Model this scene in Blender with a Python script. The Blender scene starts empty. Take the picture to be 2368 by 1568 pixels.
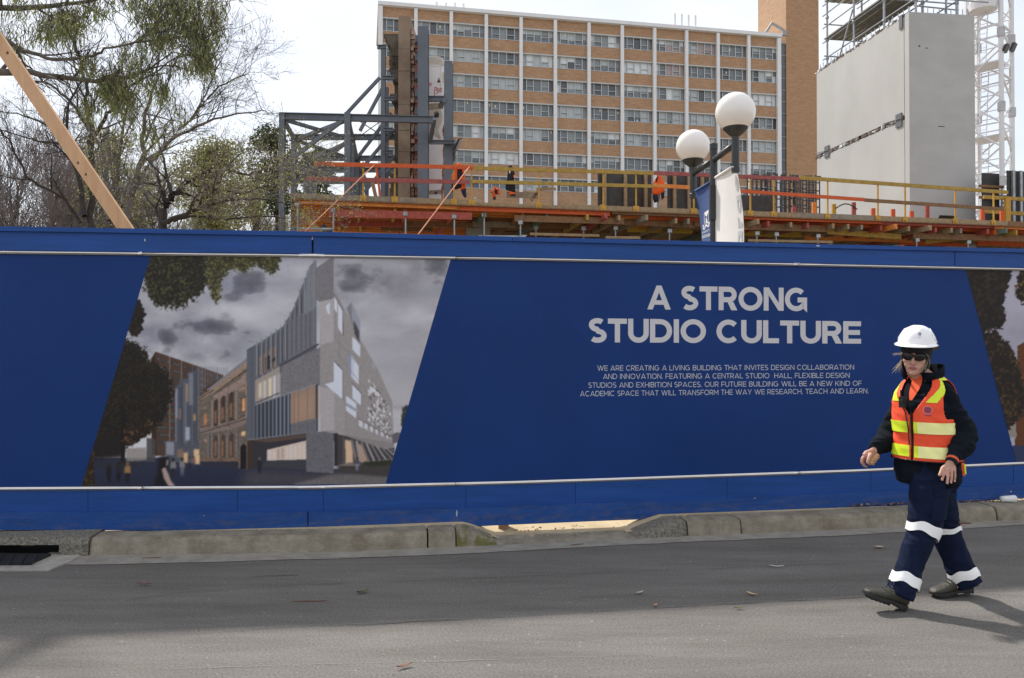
import bpy, bmesh, math, random
import numpy as np
from mathutils import Vector, Matrix, Quaternion, noise as mnoise

sc = bpy.context.scene
COL = sc.collection
R = math.radians
PI = math.pi

# ------------------------------------------------------------------ camera, sky, sun, exposure
F, CX, CY, HOR = 1805.0, 1183.5, 784.0, 805.0      # photograph measured at 2367 x 1568
EYE = 1.6
PITCH = math.atan((HOR - CY) / F)
cam_d = bpy.data.cameras.new("camera")
cam = bpy.data.objects.new("camera", cam_d)
COL.objects.link(cam)
cam.location = (0, 0, EYE)
cam.rotation_euler = (PI / 2 + PITCH, 0, 0)
cam_d.sensor_width = 36.0
cam_d.lens = F / 2367.0 * 36.0
cam_d.clip_start, cam_d.clip_end = 0.05, 3000
sc.camera = cam

SUN_EL = R(48)
SUN_H = Vector((-0.56, 0.83, 0)).normalized()
SUN_DIR = (SUN_H * math.cos(SUN_EL) + Vector((0, 0, math.sin(SUN_EL)))).normalized()
world = bpy.data.worlds.new("World")
sc.world = world
world.use_nodes = True
wn, wl = world.node_tree.nodes, world.node_tree.links
wn.clear()
w_out = wn.new("ShaderNodeOutputWorld")
w_bg = wn.new("ShaderNodeBackground")
w_sky = wn.new("ShaderNodeTexSky")
w_sky.sky_type = 'NISHITA'
w_sky.sun_disc = False
w_sky.sun_elevation = SUN_EL
w_sky.sun_rotation = math.atan2(SUN_H.x, SUN_H.y)
w_tc = wn.new("ShaderNodeTexCoord")
w_map = wn.new("ShaderNodeMapping")
w_map.inputs['Scale'].default_value = (1.0, 1.0, 2.6)
w_noise = wn.new("ShaderNodeTexNoise")
w_noise.inputs['Scale'].default_value = 2.3
w_noise.inputs['Detail'].default_value = 7
w_noise.inputs['Roughness'].default_value = 0.55
w_ramp = wn.new("ShaderNodeValToRGB")
w_ramp.color_ramp.elements[0].position = 0.36
w_ramp.color_ramp.elements[0].color = (0.66, 0.66, 0.66, 1)
w_ramp.color_ramp.elements[1].position = 0.62
w_ramp.color_ramp.elements[1].color = (1, 1, 1, 1)
w_mix = wn.new("ShaderNodeMix")
w_mix.data_type = 'RGBA'
w_mix.inputs[7].default_value = (5.75, 5.9, 6.2, 1)
wl.new(w_tc.outputs['Generated'], w_map.inputs[0])
wl.new(w_map.outputs[0], w_noise.inputs['Vector'])
wl.new(w_noise.outputs[0], w_ramp.inputs[0])
wl.new(w_ramp.outputs[0], w_mix.inputs[0])
wl.new(w_sky.outputs[0], w_mix.inputs[6])
wl.new(w_mix.outputs[2], w_bg.inputs[0])
w_bg.inputs[1].default_value = 0.12
wl.new(w_bg.outputs[0], w_out.inputs[0])

sun_d = bpy.data.lights.new("sun", 'SUN')
sun_d.energy = 3.5
sun_d.angle = R(2.2)
sun_d.color = (1.0, 0.945, 0.87)
sun = bpy.data.objects.new("sun", sun_d)
COL.objects.link(sun)
sun.location = SUN_DIR * 60
sun.rotation_euler = SUN_DIR.to_track_quat('Z', 'Y').to_euler()

sc.view_settings.view_transform = 'Standard'
sc.view_settings.look = 'None'
sc.view_settings.gamma = 1
sc.view_settings.exposure = 0.58

# ------------------------------------------------------------------ measuring helpers
_c, _s = math.cos(PITCH), math.sin(PITCH)
def ray(px, py):
    u, v = (px - CX) / F, -(py - CY) / F
    return Vector((u, _c - v * _s, _s + v * _c))
def P(px, py, Y):
    d = ray(px, py)
    return Vector((0, 0, EYE)) + d * (Y / d.y)
def G(px, py, z=0.0):
    d = ray(px, py)
    return Vector((0, 0, EYE)) + d * ((z - EYE) / d.z)
def line_hit(px, X0, Y0, s):
    """plan point where the sight line of column px meets the line through (X0,Y0) of slope s"""
    t = (px - CX) / F
    Y = (Y0 - s * X0) / (1 - s * t)
    return Vector((t * Y, Y, 0))
def lerp(a, b, t):
    return a + (b - a) * t
def pw(pts, x):
    """piecewise linear through sorted (x, y) points, extrapolated"""
    i = 0
    while i < len(pts) - 2 and x > pts[i + 1][0]:
        i += 1
    (x0, y0), (x1, y1) = pts[i], pts[i + 1]
    return y0 + (y1 - y0) * (x - x0) / (x1 - x0)
def lin(c):
    """sRGB 0-255 to linear"""
    o = []
    for v in c[:3]:
        v = v / 255.0
        o.append(v / 12.92 if v <= 0.04045 else ((v + 0.055) / 1.055) ** 2.4)
    return tuple(o)

# ------------------------------------------------------------------ materials
MATS = {}
def mat(name, col, rough=0.6, var=0.12, scale=6.0, bump=0.0, bscale=60.0, metal=0.0, spec=0.5,
        col2=None, sheen=0.0, trans=0.0, coat=0.0, streak=None):
    """Principled material whose colour drifts between two tones with object-space noise"""
    if name in MATS:
        return MATS[name]
    m = bpy.data.materials.new(name)
    m.use_nodes = True
    n, l = m.node_tree.nodes, m.node_tree.links
    b = n['Principled BSDF']
    b.inputs['Roughness'].default_value = rough
    b.inputs['Metallic'].default_value = metal
    b.inputs['Specular IOR Level'].default_value = spec
    if sheen:
        b.inputs['Sheen Weight'].default_value = sheen
    if coat:
        b.inputs['Coat Weight'].default_value = coat
    if trans:
        b.inputs['Transmission Weight'].default_value = trans
    tc = n.new('ShaderNodeTexCoord')
    mp = n.new('ShaderNodeMapping')
    if streak:
        mp.inputs['Scale'].default_value = streak
    l.new(tc.outputs['Object'], mp.inputs[0])
    nz = n.new('ShaderNodeTexNoise')
    nz.inputs['Scale'].default_value = scale
    nz.inputs['Detail'].default_value = 6
    nz.inputs['Roughness'].default_value = 0.62
    l.new(mp.outputs[0], nz.inputs['Vector'])
    rp = n.new('ShaderNodeValToRGB')
    a = tuple(max(0.0, v * (1 - var)) for v in col[:3]) if col2 is None else col
    c = tuple(min(1.0, v * (1 + var)) for v in col[:3]) if col2 is None else col2
    rp.color_ramp.elements[0].position = 0.32
    rp.color_ramp.elements[1].position = 0.68
    rp.color_ramp.elements[0].color = (*a[:3], 1)
    rp.color_ramp.elements[1].color = (*c[:3], 1)
    l.new(nz.outputs[0], rp.inputs[0])
    l.new(rp.outputs[0], b.inputs['Base Color'])
    if bump:
        n2 = n.new('ShaderNodeTexNoise')
        n2.inputs['Scale'].default_value = bscale
        n2.inputs['Detail'].default_value = 5
        l.new(mp.outputs[0], n2.inputs['Vector'])
        bp = n.new('ShaderNodeBump')
        bp.inputs['Strength'].default_value = bump
        bp.inputs['Distance'].default_value = 0.02
        l.new(n2.outputs[0], bp.inputs['Height'])
        l.new(bp.outputs[0], b.inputs['Normal'])
    MATS[name] = m
    return m

# ------------------------------------------------------------------ mesh building
class MB:
    def __init__(s):
        s.v, s.f, s.m = [], [], []
    def add(s, verts, faces, mi=0):
        o = len(s.v)
        s.v.extend([tuple(p) for p in verts])
        for f in faces:
            s.f.append(tuple(i + o for i in f))
            s.m.append(mi)
    def hexa(s, c, mi=0):
        """8 corners: bottom ring 0-3, top ring 4-7"""
        s.add(c, [(3, 2, 1, 0), (4, 5, 6, 7), (0, 1, 5, 4), (1, 2, 6, 5), (2, 3, 7, 6), (3, 0, 4, 7)], mi)
    def box(s, lo, hi, mi=0):
        x0, y0, z0 = lo; x1, y1, z1 = hi
        s.hexa([(x0, y0, z0), (x1, y0, z0), (x1, y1, z0), (x0, y1, z0), (x0, y0, z1), (x1, y0, z1), (x1, y1, z1), (x0, y1, z1)], mi)
    def obox(s, c, ax, ay, az, mi=0):
        """oriented box: centre and three half-axis vectors"""
        c, ax, ay, az = Vector(c), Vector(ax), Vector(ay), Vector(az)
        s.hexa([c - ax - ay - az, c + ax - ay - az, c + ax + ay - az, c - ax + ay - az,
                c - ax - ay + az, c + ax - ay + az, c + ax + ay + az, c - ax + ay + az], mi)
    def beam(s, p, q, w, h, mi=0, up=(0, 0, 1)):
        p, q = Vector(p), Vector(q)
        d = (q - p)
        L = d.length
        d = d / L
        sd = d.cross(Vector(up))
        if sd.length < 1e-4:
            sd = d.cross(Vector((0, 1, 0)))
        sd.normalize()
        u = sd.cross(d).normalized()
        s.obox((p + q) / 2, d * L / 2, sd * w / 2, u * h / 2, mi)
    def ibeam(s, p, q, w, h, t=0.02, mi=0, up=(0, 0, 1)):
        p, q = Vector(p), Vector(q)
        d = (q - p); L = d.length; d /= L
        sd = d.cross(Vector(up))
        if sd.length < 1e-4:
            sd = d.cross(Vector((0, 1, 0)))
        sd.normalize(); u = sd.cross(d).normalized(); c = (p + q) / 2
        s.obox(c + u * (h / 2 - t / 2), d * L / 2, sd * w / 2, u * t / 2, mi)
        s.obox(c - u * (h / 2 - t / 2), d * L / 2, sd * w / 2, u * t / 2, mi)
        s.obox(c, d * L / 2, sd * t / 2, u * (h / 2 - t), mi)
    def tube(s, pts, rad, n=8, mi=0, caps=True, up=None):
        """swept ring; rad: number, list, or list of (a, b)"""
        pts = [Vector(p) for p in pts]
        k = len(pts)
        if not isinstance(rad, (list, tuple)):
            rad = [rad] * k
        ring = []
        prev = None
        for i in range(k):
            d = (pts[min(i + 1, k - 1)] - pts[max(i - 1, 0)])
            if d.length < 1e-9:
                d = Vector((0, 0, 1))
            d.normalize()
            if prev is None:
                ref = Vector(up) if up else (Vector((0, 0, 1)) if abs(d.z) < 0.9 else Vector((1, 0, 0)))
                a = ref - d * ref.dot(d)
            else:
                a = prev - d * prev.dot(d)
            if a.length < 1e-6:
                a = d.orthogonal()
            a.normalize()
            prev = a
            b = d.cross(a)
            r = rad[i]
            ra, rb = r if isinstance(r, (list, tuple)) else (r, r)
            ring.append([pts[i] + a * (ra * math.cos(2 * PI * j / n)) + b * (rb * math.sin(2 * PI * j / n)) for j in range(n)])
        vs = [p for rg in ring for p in rg]
        fs = []
        for i in range(k - 1):
            for j in range(n):
                j2 = (j + 1) % n
                fs.append((i * n + j, i * n + j2, (i + 1) * n + j2, (i + 1) * n + j))
        if caps:
            fs.append(tuple(range(n - 1, -1, -1)))
            fs.append(tuple((k - 1) * n + j for j in range(n)))
        s.add(vs, fs, mi)
    def lathe(s, c, prof, n=24, mi=0, axis=(0, 0, 1), caps=True):
        c, ax = Vector(c), Vector(axis).normalized()
        a = ax.orthogonal().normalized(); b = ax.cross(a)
        vs = [c + ax * z + (a * math.cos(2 * PI * j / n) + b * math.sin(2 * PI * j / n)) * max(r, 1e-4) for r, z in prof for j in range(n)]
        k = len(prof)
        fs = [(i * n + j, i * n + (j + 1) % n, (i + 1) * n + (j + 1) % n, (i + 1) * n + j) for i in range(k - 1) for j in range(n)]
        if caps:
            fs += [tuple(range(n - 1, -1, -1)), tuple((k - 1) * n + j for j in range(n))]
        s.add(vs, fs, mi)
    def ball(s, c, r, n=12, mi=0):
        rx, ry, rz = r if isinstance(r, (tuple, list)) else (r, r, r)
        c = Vector(c)
        vs, fs = [], []
        m = max(5, n // 2 + 1)
        for i in range(m + 1):
            th = PI * i / m
            for j in range(n):
                vs.append(c + Vector((rx * math.sin(th) * math.cos(2 * PI * j / n), ry * math.sin(th) * math.sin(2 * PI * j / n), rz * math.cos(th))))
        for i in range(m):
            for j in range(n):
                fs.append(((i + 1) * n + j, (i + 1) * n + (j + 1) % n, i * n + (j + 1) % n, i * n + j))
        s.add(vs, fs, mi)
    def slab(s, poly, thick, mi=0):
        """polygon given in 3-D, extruded by the vector thick"""
        poly = [Vector(p) for p in poly]; t = Vector(thick); n = len(poly)
        fs = [tuple(range(n)), tuple(range(2 * n - 1, n - 1, -1))] + [(i, i + n, (i + 1) % n + n, (i + 1) % n) for i in range(n)]
        s.add(poly + [p + t for p in poly], fs, mi)
    def build(s, name, mats, parent=None, smooth=False, loc=None, fix=True):
        me = bpy.data.meshes.new(name)
        base = Vector((0, 0, 0))
        if parent is not None:
            base = world_loc(parent)
            if loc is None:
                off = Vector((0, 0, 0))
            else:
                off = Vector(loc) - base
        else:
            off = Vector(loc) if loc is not None else base_point(s.v)
        org = base + off
        me.from_pydata([(x - org.x, y - org.y, z - org.z) for x, y, z in s.v], [], s.f)
        if not isinstance(mats, (list, tuple)):
            mats = [mats]
        for m in mats:
            me.materials.append(m)
        me.polygons.foreach_set('material_index', s.m)
        if smooth:
            me.polygons.foreach_set('use_smooth', [True] * len(me.polygons))
        me.update()
        if fix:
            bm = bmesh.new(); bm.from_mesh(me)
            bmesh.ops.recalc_face_normals(bm, faces=bm.faces[:])
            bm.to_mesh(me); bm.free()
        o = bpy.data.objects.new(name, me)
        COL.objects.link(o)
        if parent is not None:
            o.parent = parent
        o.location = off
        return o
def base_point(vs):
    a = np.array(vs, dtype=float)
    lo, hi = a.min(0), a.max(0)
    return Vector(((lo[0] + hi[0]) / 2, (lo[1] + hi[1]) / 2, lo[2]))
def world_loc(o):
    v = Vector(o.location)
    while o.parent is not None:
        o = o.parent
        v = v + Vector(o.location)
    return v
def thing(name, label, cat, loc, group=None):
    o = bpy.data.objects.new(name, None)
    o.empty_display_size = 0.2
    COL.objects.link(o)
    o.location = Vector(loc)
    return tag(o, label, cat, group)
def tag(o, label, cat, group=None):
    o['label'] = label
    o['category'] = cat
    if group:
        o['group'] = group
    return o
def structure(o, label=None, cat=None):
    o['kind'] = 'structure'
    if label:
        o['label'] = label
    if cat:
        o['category'] = cat
    return o
ORD = ['first', 'second', 'third', 'fourth', 'fifth', 'sixth', 'seventh', 'eighth', 'ninth', 'tenth', 'eleventh', 'twelfth',
       'thirteenth', 'fourteenth', 'fifteenth', 'sixteenth', 'seventeenth', 'eighteenth']
# ================================================================== GROUND, ROAD, KERB
rng = random.Random(7)
HL = dict(X0=-1.66, Y0=6.53, s=0.112)
HR = dict(X0=-1.66, Y0=6.53, s=0.167)
JOINT = 725.0
def hoard(px, off=0.0):
    """plan point of the hoarding face in column px; off > 0 towards the road"""
    s = HL if px < JOINT else HR
    p = line_hit(px, **s)
    nrm = Vector((s['s'], -1, 0)).normalized()
    return p + nrm * off
def onhoard(px, py, off=0.0):
    b = hoard(px)
    w = P(px, py, b.y)
    s = HL if px < JOINT else HR
    return w + Vector((s['s'], -1, 0)).normalized() * off

KERB = [(-700, 1287), (0, 1287), (205, 1286), (500, 1282), (809, 1277), (989, 1269), (1300, 1256), (1584, 1242), (1965, 1225), (2220, 1210.5), (2367, 1203), (3000, 1170)]
ASPH = [(-700, 1306), (0, 1306), (205, 1304), (500, 1298), (809, 1289), (989, 1283), (1300, 1267), (1584, 1252), (1965, 1237), (2220, 1221), (2367, 1212), (3000, 1177)]
def kerb_pt(px, off=0.0, z=0.0):
    g = G(px, pw(KERB, px))
    return Vector((g.x - 0.15 * off, g.y + 0.989 * off, z))
def rise(px):
    """kerb height along the street: 1 = full, low at the vehicle crossing"""
    if px < 1075 or px > 1555: return 1.0
    if px < 1150: return lerp(1.0, 0.12, ((px - 1075) / 75) ** 1.5)
    if px < 1475: return 0.12
    return lerp(0.12, 1.0, min(1, ((px - 1475) / 80) ** 0.9))

def asphalt_material():
    m = bpy.data.materials.new('asphalt')
    m.use_nodes = True
    n, l = m.node_tree.nodes, m.node_tree.links
    b = n['Principled BSDF']
    b.inputs['Roughness'].default_value = 0.82
    b.inputs['Specular IOR Level'].default_value = 0.35
    tc = n.new('ShaderNodeTexCoord')
    def nz(scale, detail, rough=0.6, mp=None):
        t = n.new('ShaderNodeTexNoise')
        t.inputs['Scale'].default_value = scale; t.inputs['Detail'].default_value = detail; t.inputs['Roughness'].default_value = rough
        src = tc.outputs['Object']
        if mp:
            q = n.new('ShaderNodeMapping'); q.inputs['Scale'].default_value = mp
            q.inputs['Rotation'].default_value = (0, 0, R(-9))
            l.new(src, q.inputs[0]); src = q.outputs[0]
        l.new(src, t.inputs['Vector'])
        return t
    def ramp(src, p0, c0, p1, c1):
        r = n.new('ShaderNodeValToRGB')
        r.color_ramp.elements[0].position = p0; r.color_ramp.elements[0].color = (*c0, 1)
        r.color_ramp.elements[1].position = p1; r.color_ramp.elements[1].color = (*c1, 1)
        l.new(src, r.inputs[0]); return r
    def mul(a, c, f=1.0, bt='MULTIPLY'):
        x = n.new('ShaderNodeMix'); x.data_type = 'RGBA'; x.blend_type = bt; x.inputs[0].default_value = f
        l.new(a, x.inputs[6]); l.new(c, x.inputs[7]); return x
    base = ramp(nz(0.7, 5, 0.6, (0.55, 1.5, 1)).outputs[0], 0.3, (0.150, 0.142, 0.133), 0.7, (0.194, 0.184, 0.172))
    streak = ramp(nz(2.2, 6, 0.7, (0.35, 2.2, 1)).outputs[0], 0.36, (0.80, 0.79, 0.78), 0.64, (1.08, 1.08, 1.08))
    grit = ramp(nz(75, 4, 0.8).outputs[0], 0.3, (0.45, 0.45, 0.45), 0.72, (1.5, 1.48, 1.44))
    vor = n.new('ShaderNodeTexVoronoi'); vor.inputs['Scale'].default_value = 85
    l.new(tc.outputs['Object'], vor.inputs['Vector'])
    stone = ramp(vor.outputs['Color'], 0.93, (0, 0, 0), 0.97, (0.16, 0.15, 0.14))
    x = mul(base.outputs[0], streak.outputs[0]); x = mul(x.outputs[2], grit.outputs[0]); x = mul(x.outputs[2], stone.outputs[0], 0.8, 'ADD')
    l.new(x.outputs[2], b.inputs['Base Color'])
    bn = nz(85, 5, 0.8)
    bp = n.new('ShaderNodeBump'); bp.inputs['Strength'].default_value = 0.9; bp.inputs['Distance'].default_value = 0.009
    l.new(bn.outputs[0], bp.inputs['Height']); l.new(bp.outputs[0], b.inputs['Normal'])
    return m
M_ASPH = asphalt_material()
M_CONC = mat('kerb_concrete', (0.20, 0.168, 0.118), 0.85, scale=7, bump=0.8, bscale=110, col2=(0.37, 0.33, 0.26))
M_GUT = mat('gutter_concrete', (0.22, 0.20, 0.17), 0.85, scale=7, bump=0.3, bscale=120, col2=(0.33, 0.31, 0.275))
M_OLDC = mat('old_kerb_aggregate', (0.085, 0.078, 0.064), 0.9, scale=48, bump=0.8, bscale=80, col2=(0.30, 0.275, 0.225))
M_SAND = mat('sandy_footpath', (0.42, 0.33, 0.20), 0.9, scale=3, bump=0.3, bscale=70, col2=(0.58, 0.47, 0.31))
M_DIRT = mat('site_earth', (0.20, 0.16, 0.11), 0.95, scale=0.6, bump=0.2, bscale=10, col2=(0.30, 0.25, 0.18))
M_DARK = mat('black_rubber', (0.012, 0.012, 0.013), 0.6, var=0.4)
M_TAR = mat('tar_crack', (0.055, 0.052, 0.048), 0.9, var=0.3, scale=30)

mb = MB(); mb.add([(-900, -300, -0.3), (900, -300, -0.3), (900, 1500, -0.3), (-900, 1500, -0.3)], [(0, 1, 2, 3)])
structure(mb.build('ground', M_DIRT, fix=False))
xs = list(range(-700, 3001, 60))
mb = MB()
road = [G(p, pw(ASPH, p)) for p in xs]
road = [Vector((-60, road[0].y - 3.0, 0))] + road + [Vector((60, road[-1].y + 9, 0))]
vs = [p for p in road] + [Vector((p.x, -25, 0)) for p in road]
k = len(road)
mb.add(vs, [(i, i + k, i + 1 + k, i + 1) for i in range(k - 1)])
structure(mb.build('road', M_ASPH, fix=False))
mb = MB()
a = [G(p, pw(ASPH, p), 0.004) for p in xs]; bb = [kerb_pt(p, 0.03, 0.004) for p in xs]
a = [Vector((q.x + 0.008 * rng.uniform(-1, 1), q.y - 0.012 + 0.012 * rng.uniform(-1, 1), 0.004)) for q in a]
k = len(xs)
mb.add(a + bb, [(i, i + 1, i + 1 + k, i + k) for i in range(k - 1)])
structure(mb.build('gutter', M_GUT, fix=False))

# footpath behind the kerb, dipping at the crossing
offs = [0.20, 0.30, 0.42, 0.55, 0.75, 1.1, 1.8, 3.0]
xs2 = list(range(-700, 3001, 20))
vs = []
for p in xs2:
    for o_ in offs:
        full = 0.116
        z = lerp(full * rise(p), full, min(1, max(0, (o_ - 0.45) / 1.2)))
        vs.append(kerb_pt(p, o_, z))
k = len(offs)
mb = MB()
mb.add(vs, [(i * k + j, (i + 1) * k + j, (i + 1) * k + j + 1, i * k + j + 1) for i in range(len(xs2) - 1) for j in range(k - 1)])
structure(mb.build('footpath', M_SAND, smooth=True, fix=False))
mb = MB()
mb.add([(-500, 7.5, 0.08), (500, 15, 0.08), (500, 900, 0.08), (-500, 900, 0.08)], [(0, 1, 2, 3)])
structure(mb.build('site_ground', M_DIRT, fix=False))

def kerb_run(p0, p1, material, moss=False):
    prof = [(0.0, -0.05), (0.014, 0.055), (0.024, 0.100), (0.034, 0.119), (0.052, 0.129), (0.10, 0.132), (0.24, 0.133), (0.24, -0.05)]
    n_ = max(2, int((p1 - p0) / 5))
    mb = MB(); k = len(prof); vs = []
    for i in range(n_ + 1):
        p = lerp(p0, p1, i / n_)
        h = rise(p)
        inset = 0.012 if i in (0, n_) else 0.0
        for o_, z in prof:
            zz = z * h if z > 0 else z
            ch = 1 if z > 0.05 else 0; o_ += ch * .006 * mnoise.noise(Vector((p * .11, z * 30, 2))); zz += ch * .005 * mnoise.noise(Vector((p * .17, z * 30, 7))) - ch * max(0, mnoise.noise(Vector((p * .06, 3, o_ * 9))) - .42) * .05
            vs.append(kerb_pt(p, o_ + inset * 0.6 + (0.05 * (1 - h) if z > 0.06 else 0), zz - (inset * 0.5 if z > 0.1 else 0)))
    fs = [(i * k + j, (i + 1) * k + j, (i + 1) * k + j + 1, i * k + j + 1) for i in range(n_) for j in range(k - 1)]
    fs += [tuple(range(k)), tuple(n_ * k + j for j in range(k - 1, -1, -1))]
    mb.add(vs, fs)
    o = mb.build('kerb', material, smooth=False)
    return structure(o)
def moss_material():
    m = M_CONC.copy(); m.name = 'mossy_kerb_concrete'
    n, l = m.node_tree.nodes, m.node_tree.links
    b = n['Principled BSDF']
    src = b.inputs['Base Color'].links[0].from_socket
    tc = n.new('ShaderNodeTexCoord'); t = n.new('ShaderNodeTexNoise'); t.inputs['Scale'].default_value = 9; t.inputs['Detail'].default_value = 6
    l.new(tc.outputs['Object'], t.inputs['Vector'])
    r = n.new('ShaderNodeValToRGB'); r.color_ramp.elements[0].position = 0.46; r.color_ramp.elements[1].position = 0.58
    l.new(t.outputs[0], r.inputs[0])
    x = n.new('ShaderNodeMix'); x.data_type = 'RGBA'; x.inputs[7].default_value = (0.15, 0.145, 0.05, 1)
    l.new(r.outputs[0], x.inputs[0]); l.new(src, x.inputs[6]); l.new(x.outputs[2], b.inputs['Base Color'])
    return m
for p0, p1, m_ in [(205, 987, M_CONC), (991, 1053, M_CONC), (1056, 1150, moss_material()), (1150, 1470, M_CONC), (1470, 1589, M_OLDC), (1593, 1714, M_CONC),
                   (1717, 2306, M_CONC), (2310, 3000, M_CONC), (-700, -160, M_CONC)]:
    kerb_run(p0, p1, m_)

# storm drain let into the kerb at the left
t = thing('storm_drain', 'kerbside storm drain with a dark slot under an old speckled concrete lintel', 'drain', kerb_pt(60, 0, 0))
mb = MB()
def kb(p0, p1, o0, o1, z0, z1, q=0.0):
    a, b_ = kerb_pt(p0, o0, z0), kerb_pt(p1, o0, z0); c, d = kerb_pt(p1, o1, z0), kerb_pt(p0, o1, z0)
    up = Vector((0, 0, z1 - z0))
    mb.hexa([a, b_, c, d, a + up + Vector((0, q, 0)), b_ + up + Vector((0, q, 0)), c + up, d + up])
kb(-160, 203, -0.005, 0.36, 0.088, 0.142, 0.02)
kb(136, 203, 0.0, 0.36, -0.05, 0.087, 0.0)
kb(-160, -110, 0.0, 0.36, -0.05, 0.087, 0.0)
mb.build('lintel', M_OLDC, t)
mb = MB(); kb(-112, 137, 0.34, 0.38, -0.2, 0.087); kb(-112, 137, 0.02, 0.34, -0.21, -0.18); mb.build('drain_chamber', M_DARK, t)
mb = MB()
def gpoly(pts, z0, z1):
    mb.slab([G(x, y, z0) for x, y in pts], (0, 0, z1 - z0))
gpoly([(-150, 1281), (118, 1285), (67, 1307), (-150, 1307)], 0.012, 0.03)
for i in range(9):
    x = -130 + i * 27
    mb.beam(G(x, 1283, 0.034), G(x - 14, 1306, 0.034), 0.012, 0.008)
mb.build('grate', M_DARK, t)
mb = MB(); gpoly([(118, 1285), (196, 1287.5), (164, 1306), (113, 1327), (-150, 1327.6), (-150, 1309), (67, 1308.5)], -0.02, 0.010)
mb.build('apron', mat('apron_concrete', (0.30, 0.28, 0.25), 0.85, scale=9, bump=0.3, bscale=110, col2=(0.42, 0.39, 0.35)), t)

# road cracks and seams: thin tar-dark slivers in the asphalt surface
def crack(pts, w, name='road_crack', m_=None):
    q = [G(x, y, 0.004) for x, y in pts]
    fine = []
    for i in range(len(q) - 1):
        m = max(2, int((q[i + 1] - q[i]).length / 0.03))
        for j in range(m):
            f = q[i].lerp(q[i + 1], j / m)
            fine.append(f + Vector((0, 0.012 * mnoise.noise(f * 4) + 0.006 * rng.uniform(-1, 1), 0)))
    vs, fs = [], []
    for i, p in enumerate(fine):
        e = w * (0.25 + 0.75 * abs(mnoise.noise(p * 2.3) * 1.8)) * min(1, 6 * i / len(fine) + .1, 6 * (1 - i / len(fine)) + .1)
        vs += [p - Vector((0, e, 0)), p + Vector((0, e, 0))]
    fs = [(2 * i, 2 * i + 2, 2 * i + 3, 2 * i + 1) for i in range(len(fine) - 1)]
    c = MB(); c.add(vs, fs)
    structure(c.build(name, m_ or M_TAR, fix=False))
crack([(330, 1471), (500, 1461), (620, 1452), (740, 1446), (900, 1441), (1060, 1432), (1260, 1420), (1480, 1408), (1760, 1392), (2090, 1376), (2367, 1362)], 0.0045)
crack([(250, 1398), (310, 1384), (420, 1369), (560, 1359), (700, 1352), (830, 1347)], 0.0035)
crack([(830, 1347), (1130, 1335), (1500, 1320), (1800, 1308), (2100, 1296)], 0.003)
crack([(560, 1285.5), (750, 1290), (930, 1287)], 0.006)
crack([(570, 1335), (620, 1331), (700, 1329)], 0.004)
M_PALE = mat('pale_road_scuff', (0.225, 0.22, 0.205), 0.8, var=0.15, scale=20)
crack([(300, 1548), (700, 1536), (1060, 1527), (1400, 1516), (1700, 1500)], 0.003, 'road_scuff', M_PALE)

# small litter on the road: every leaf and twig a thing
def leaf_obj(px, py, L, W, ang, col, label, curl=0.35, name='leaf', cat='leaf', group='leaves and twigs fallen on the road'):
    c = G(px, py, 0.006)
    d = Vector((math.cos(ang), math.sin(ang), 0)); n_ = Vector((-d.y, d.x, 0))
    mb = MB(); vs = []
    for i in range(7):
        u = i / 6
        w = W * math.sin(PI * min(1, u * 0.94 + 0.03)) ** 0.8
        z = curl * L * (u - 0.5) ** 2 + 0.003
        for k_ in (-1, 0, 1):
            vs.append(c + d * (L * (u - 0.5)) + n_ * (w * k_ / 2) + Vector((0, 0, z + abs(k_) * W * 0.25)))
    mb.add(vs, [(i * 3 + j, i * 3 + 3 + j, i * 3 + 4 + j, i * 3 + 1 + j) for i in range(6) for j in range(2)])
    o = mb.build(name, mat('leaf_' + '_'.join(str(int(v * 99)) for v in col), col, 0.6, var=0.3, scale=30), fix=False)
    return tag(o, label, cat, group)
leaf_obj(838, 1370, .085, .03, .7, (.07, .10, .03), 'curled green leaf lying alone on the shaded road left of centre')
leaf_obj(1795, 1311, .10, .018, -.2, (.55, .55, .52), 'thin white paper scrap on the road left of the walking worker', name='paper_scrap', cat='litter')
leaf_obj(1477, 1372, .075, .02, .5, (.45, .38, .28), 'pale dry leaf on the shaded road below the end of the lettering')
leaf_obj(1738, 1375, .08, .024, -.9, (.48, .37, .22), 'tan dry leaf at the edge of the fence shadow left of the worker')
leaf_obj(2032, 1267, .075, .04, 0, (.46, .34, .25), 'broad beige leaf on the road just behind the front leg of the worker', curl=.1)
leaf_obj(1708, 1407, .06, .016, .1, (.10, .13, .03), 'small olive leaf on the sunny road left of the front boot')
leaf_obj(935, 1542, .09, .02, .6, (.25, .11, .06), 'red brown leaf near the bottom edge of the road left of centre')
leaf_obj(334, 1352, .10, .016, .0, (.16, .05, .035), 'dark red leaf on the shaded road below the storm drain')
leaf_obj(1515, 1401, .05, .02, .9, (.40, .22, .12), 'tiny orange brown leaf on the sunny road below the fence shadow edge')
def twig(px, py, L, ang, label, r=.004, col=(.10, .06, .04)):
    c = G(px, py, r + 0.003); d = Vector((math.cos(ang), math.sin(ang), 0)); n_ = Vector((-d.y, d.x, 0))
    mb = MB(); mb.tube([c - d * L / 2, c - d * L * .15 + n_ * L * .04, c + d * L * .2 + n_ * L * .02, c + d * L / 2 + n_ * L * .05], [r * .6, r, r, r * .5], 5)
    o = mb.build('twig', mat('twig_bark', col, 0.9, var=0.3))
    return tag(o, label, 'twig', 'leaves and twigs fallen on the road')
twig(716, 1390, .22, .02, 'long thin red brown twig lying on the shaded road in the middle', .003, (.16, .07, .04))
twig(2226, 1210, .16, .05, 'dark stick lying in the gutter behind the legs of the worker', .007)
twig(1335, 1259, .12, .3, 'short dark twig in the gutter at the dropped kerb')
twig(350, 1290, .14, .1, 'little brown twig in the gutter beside the storm drain')

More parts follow.
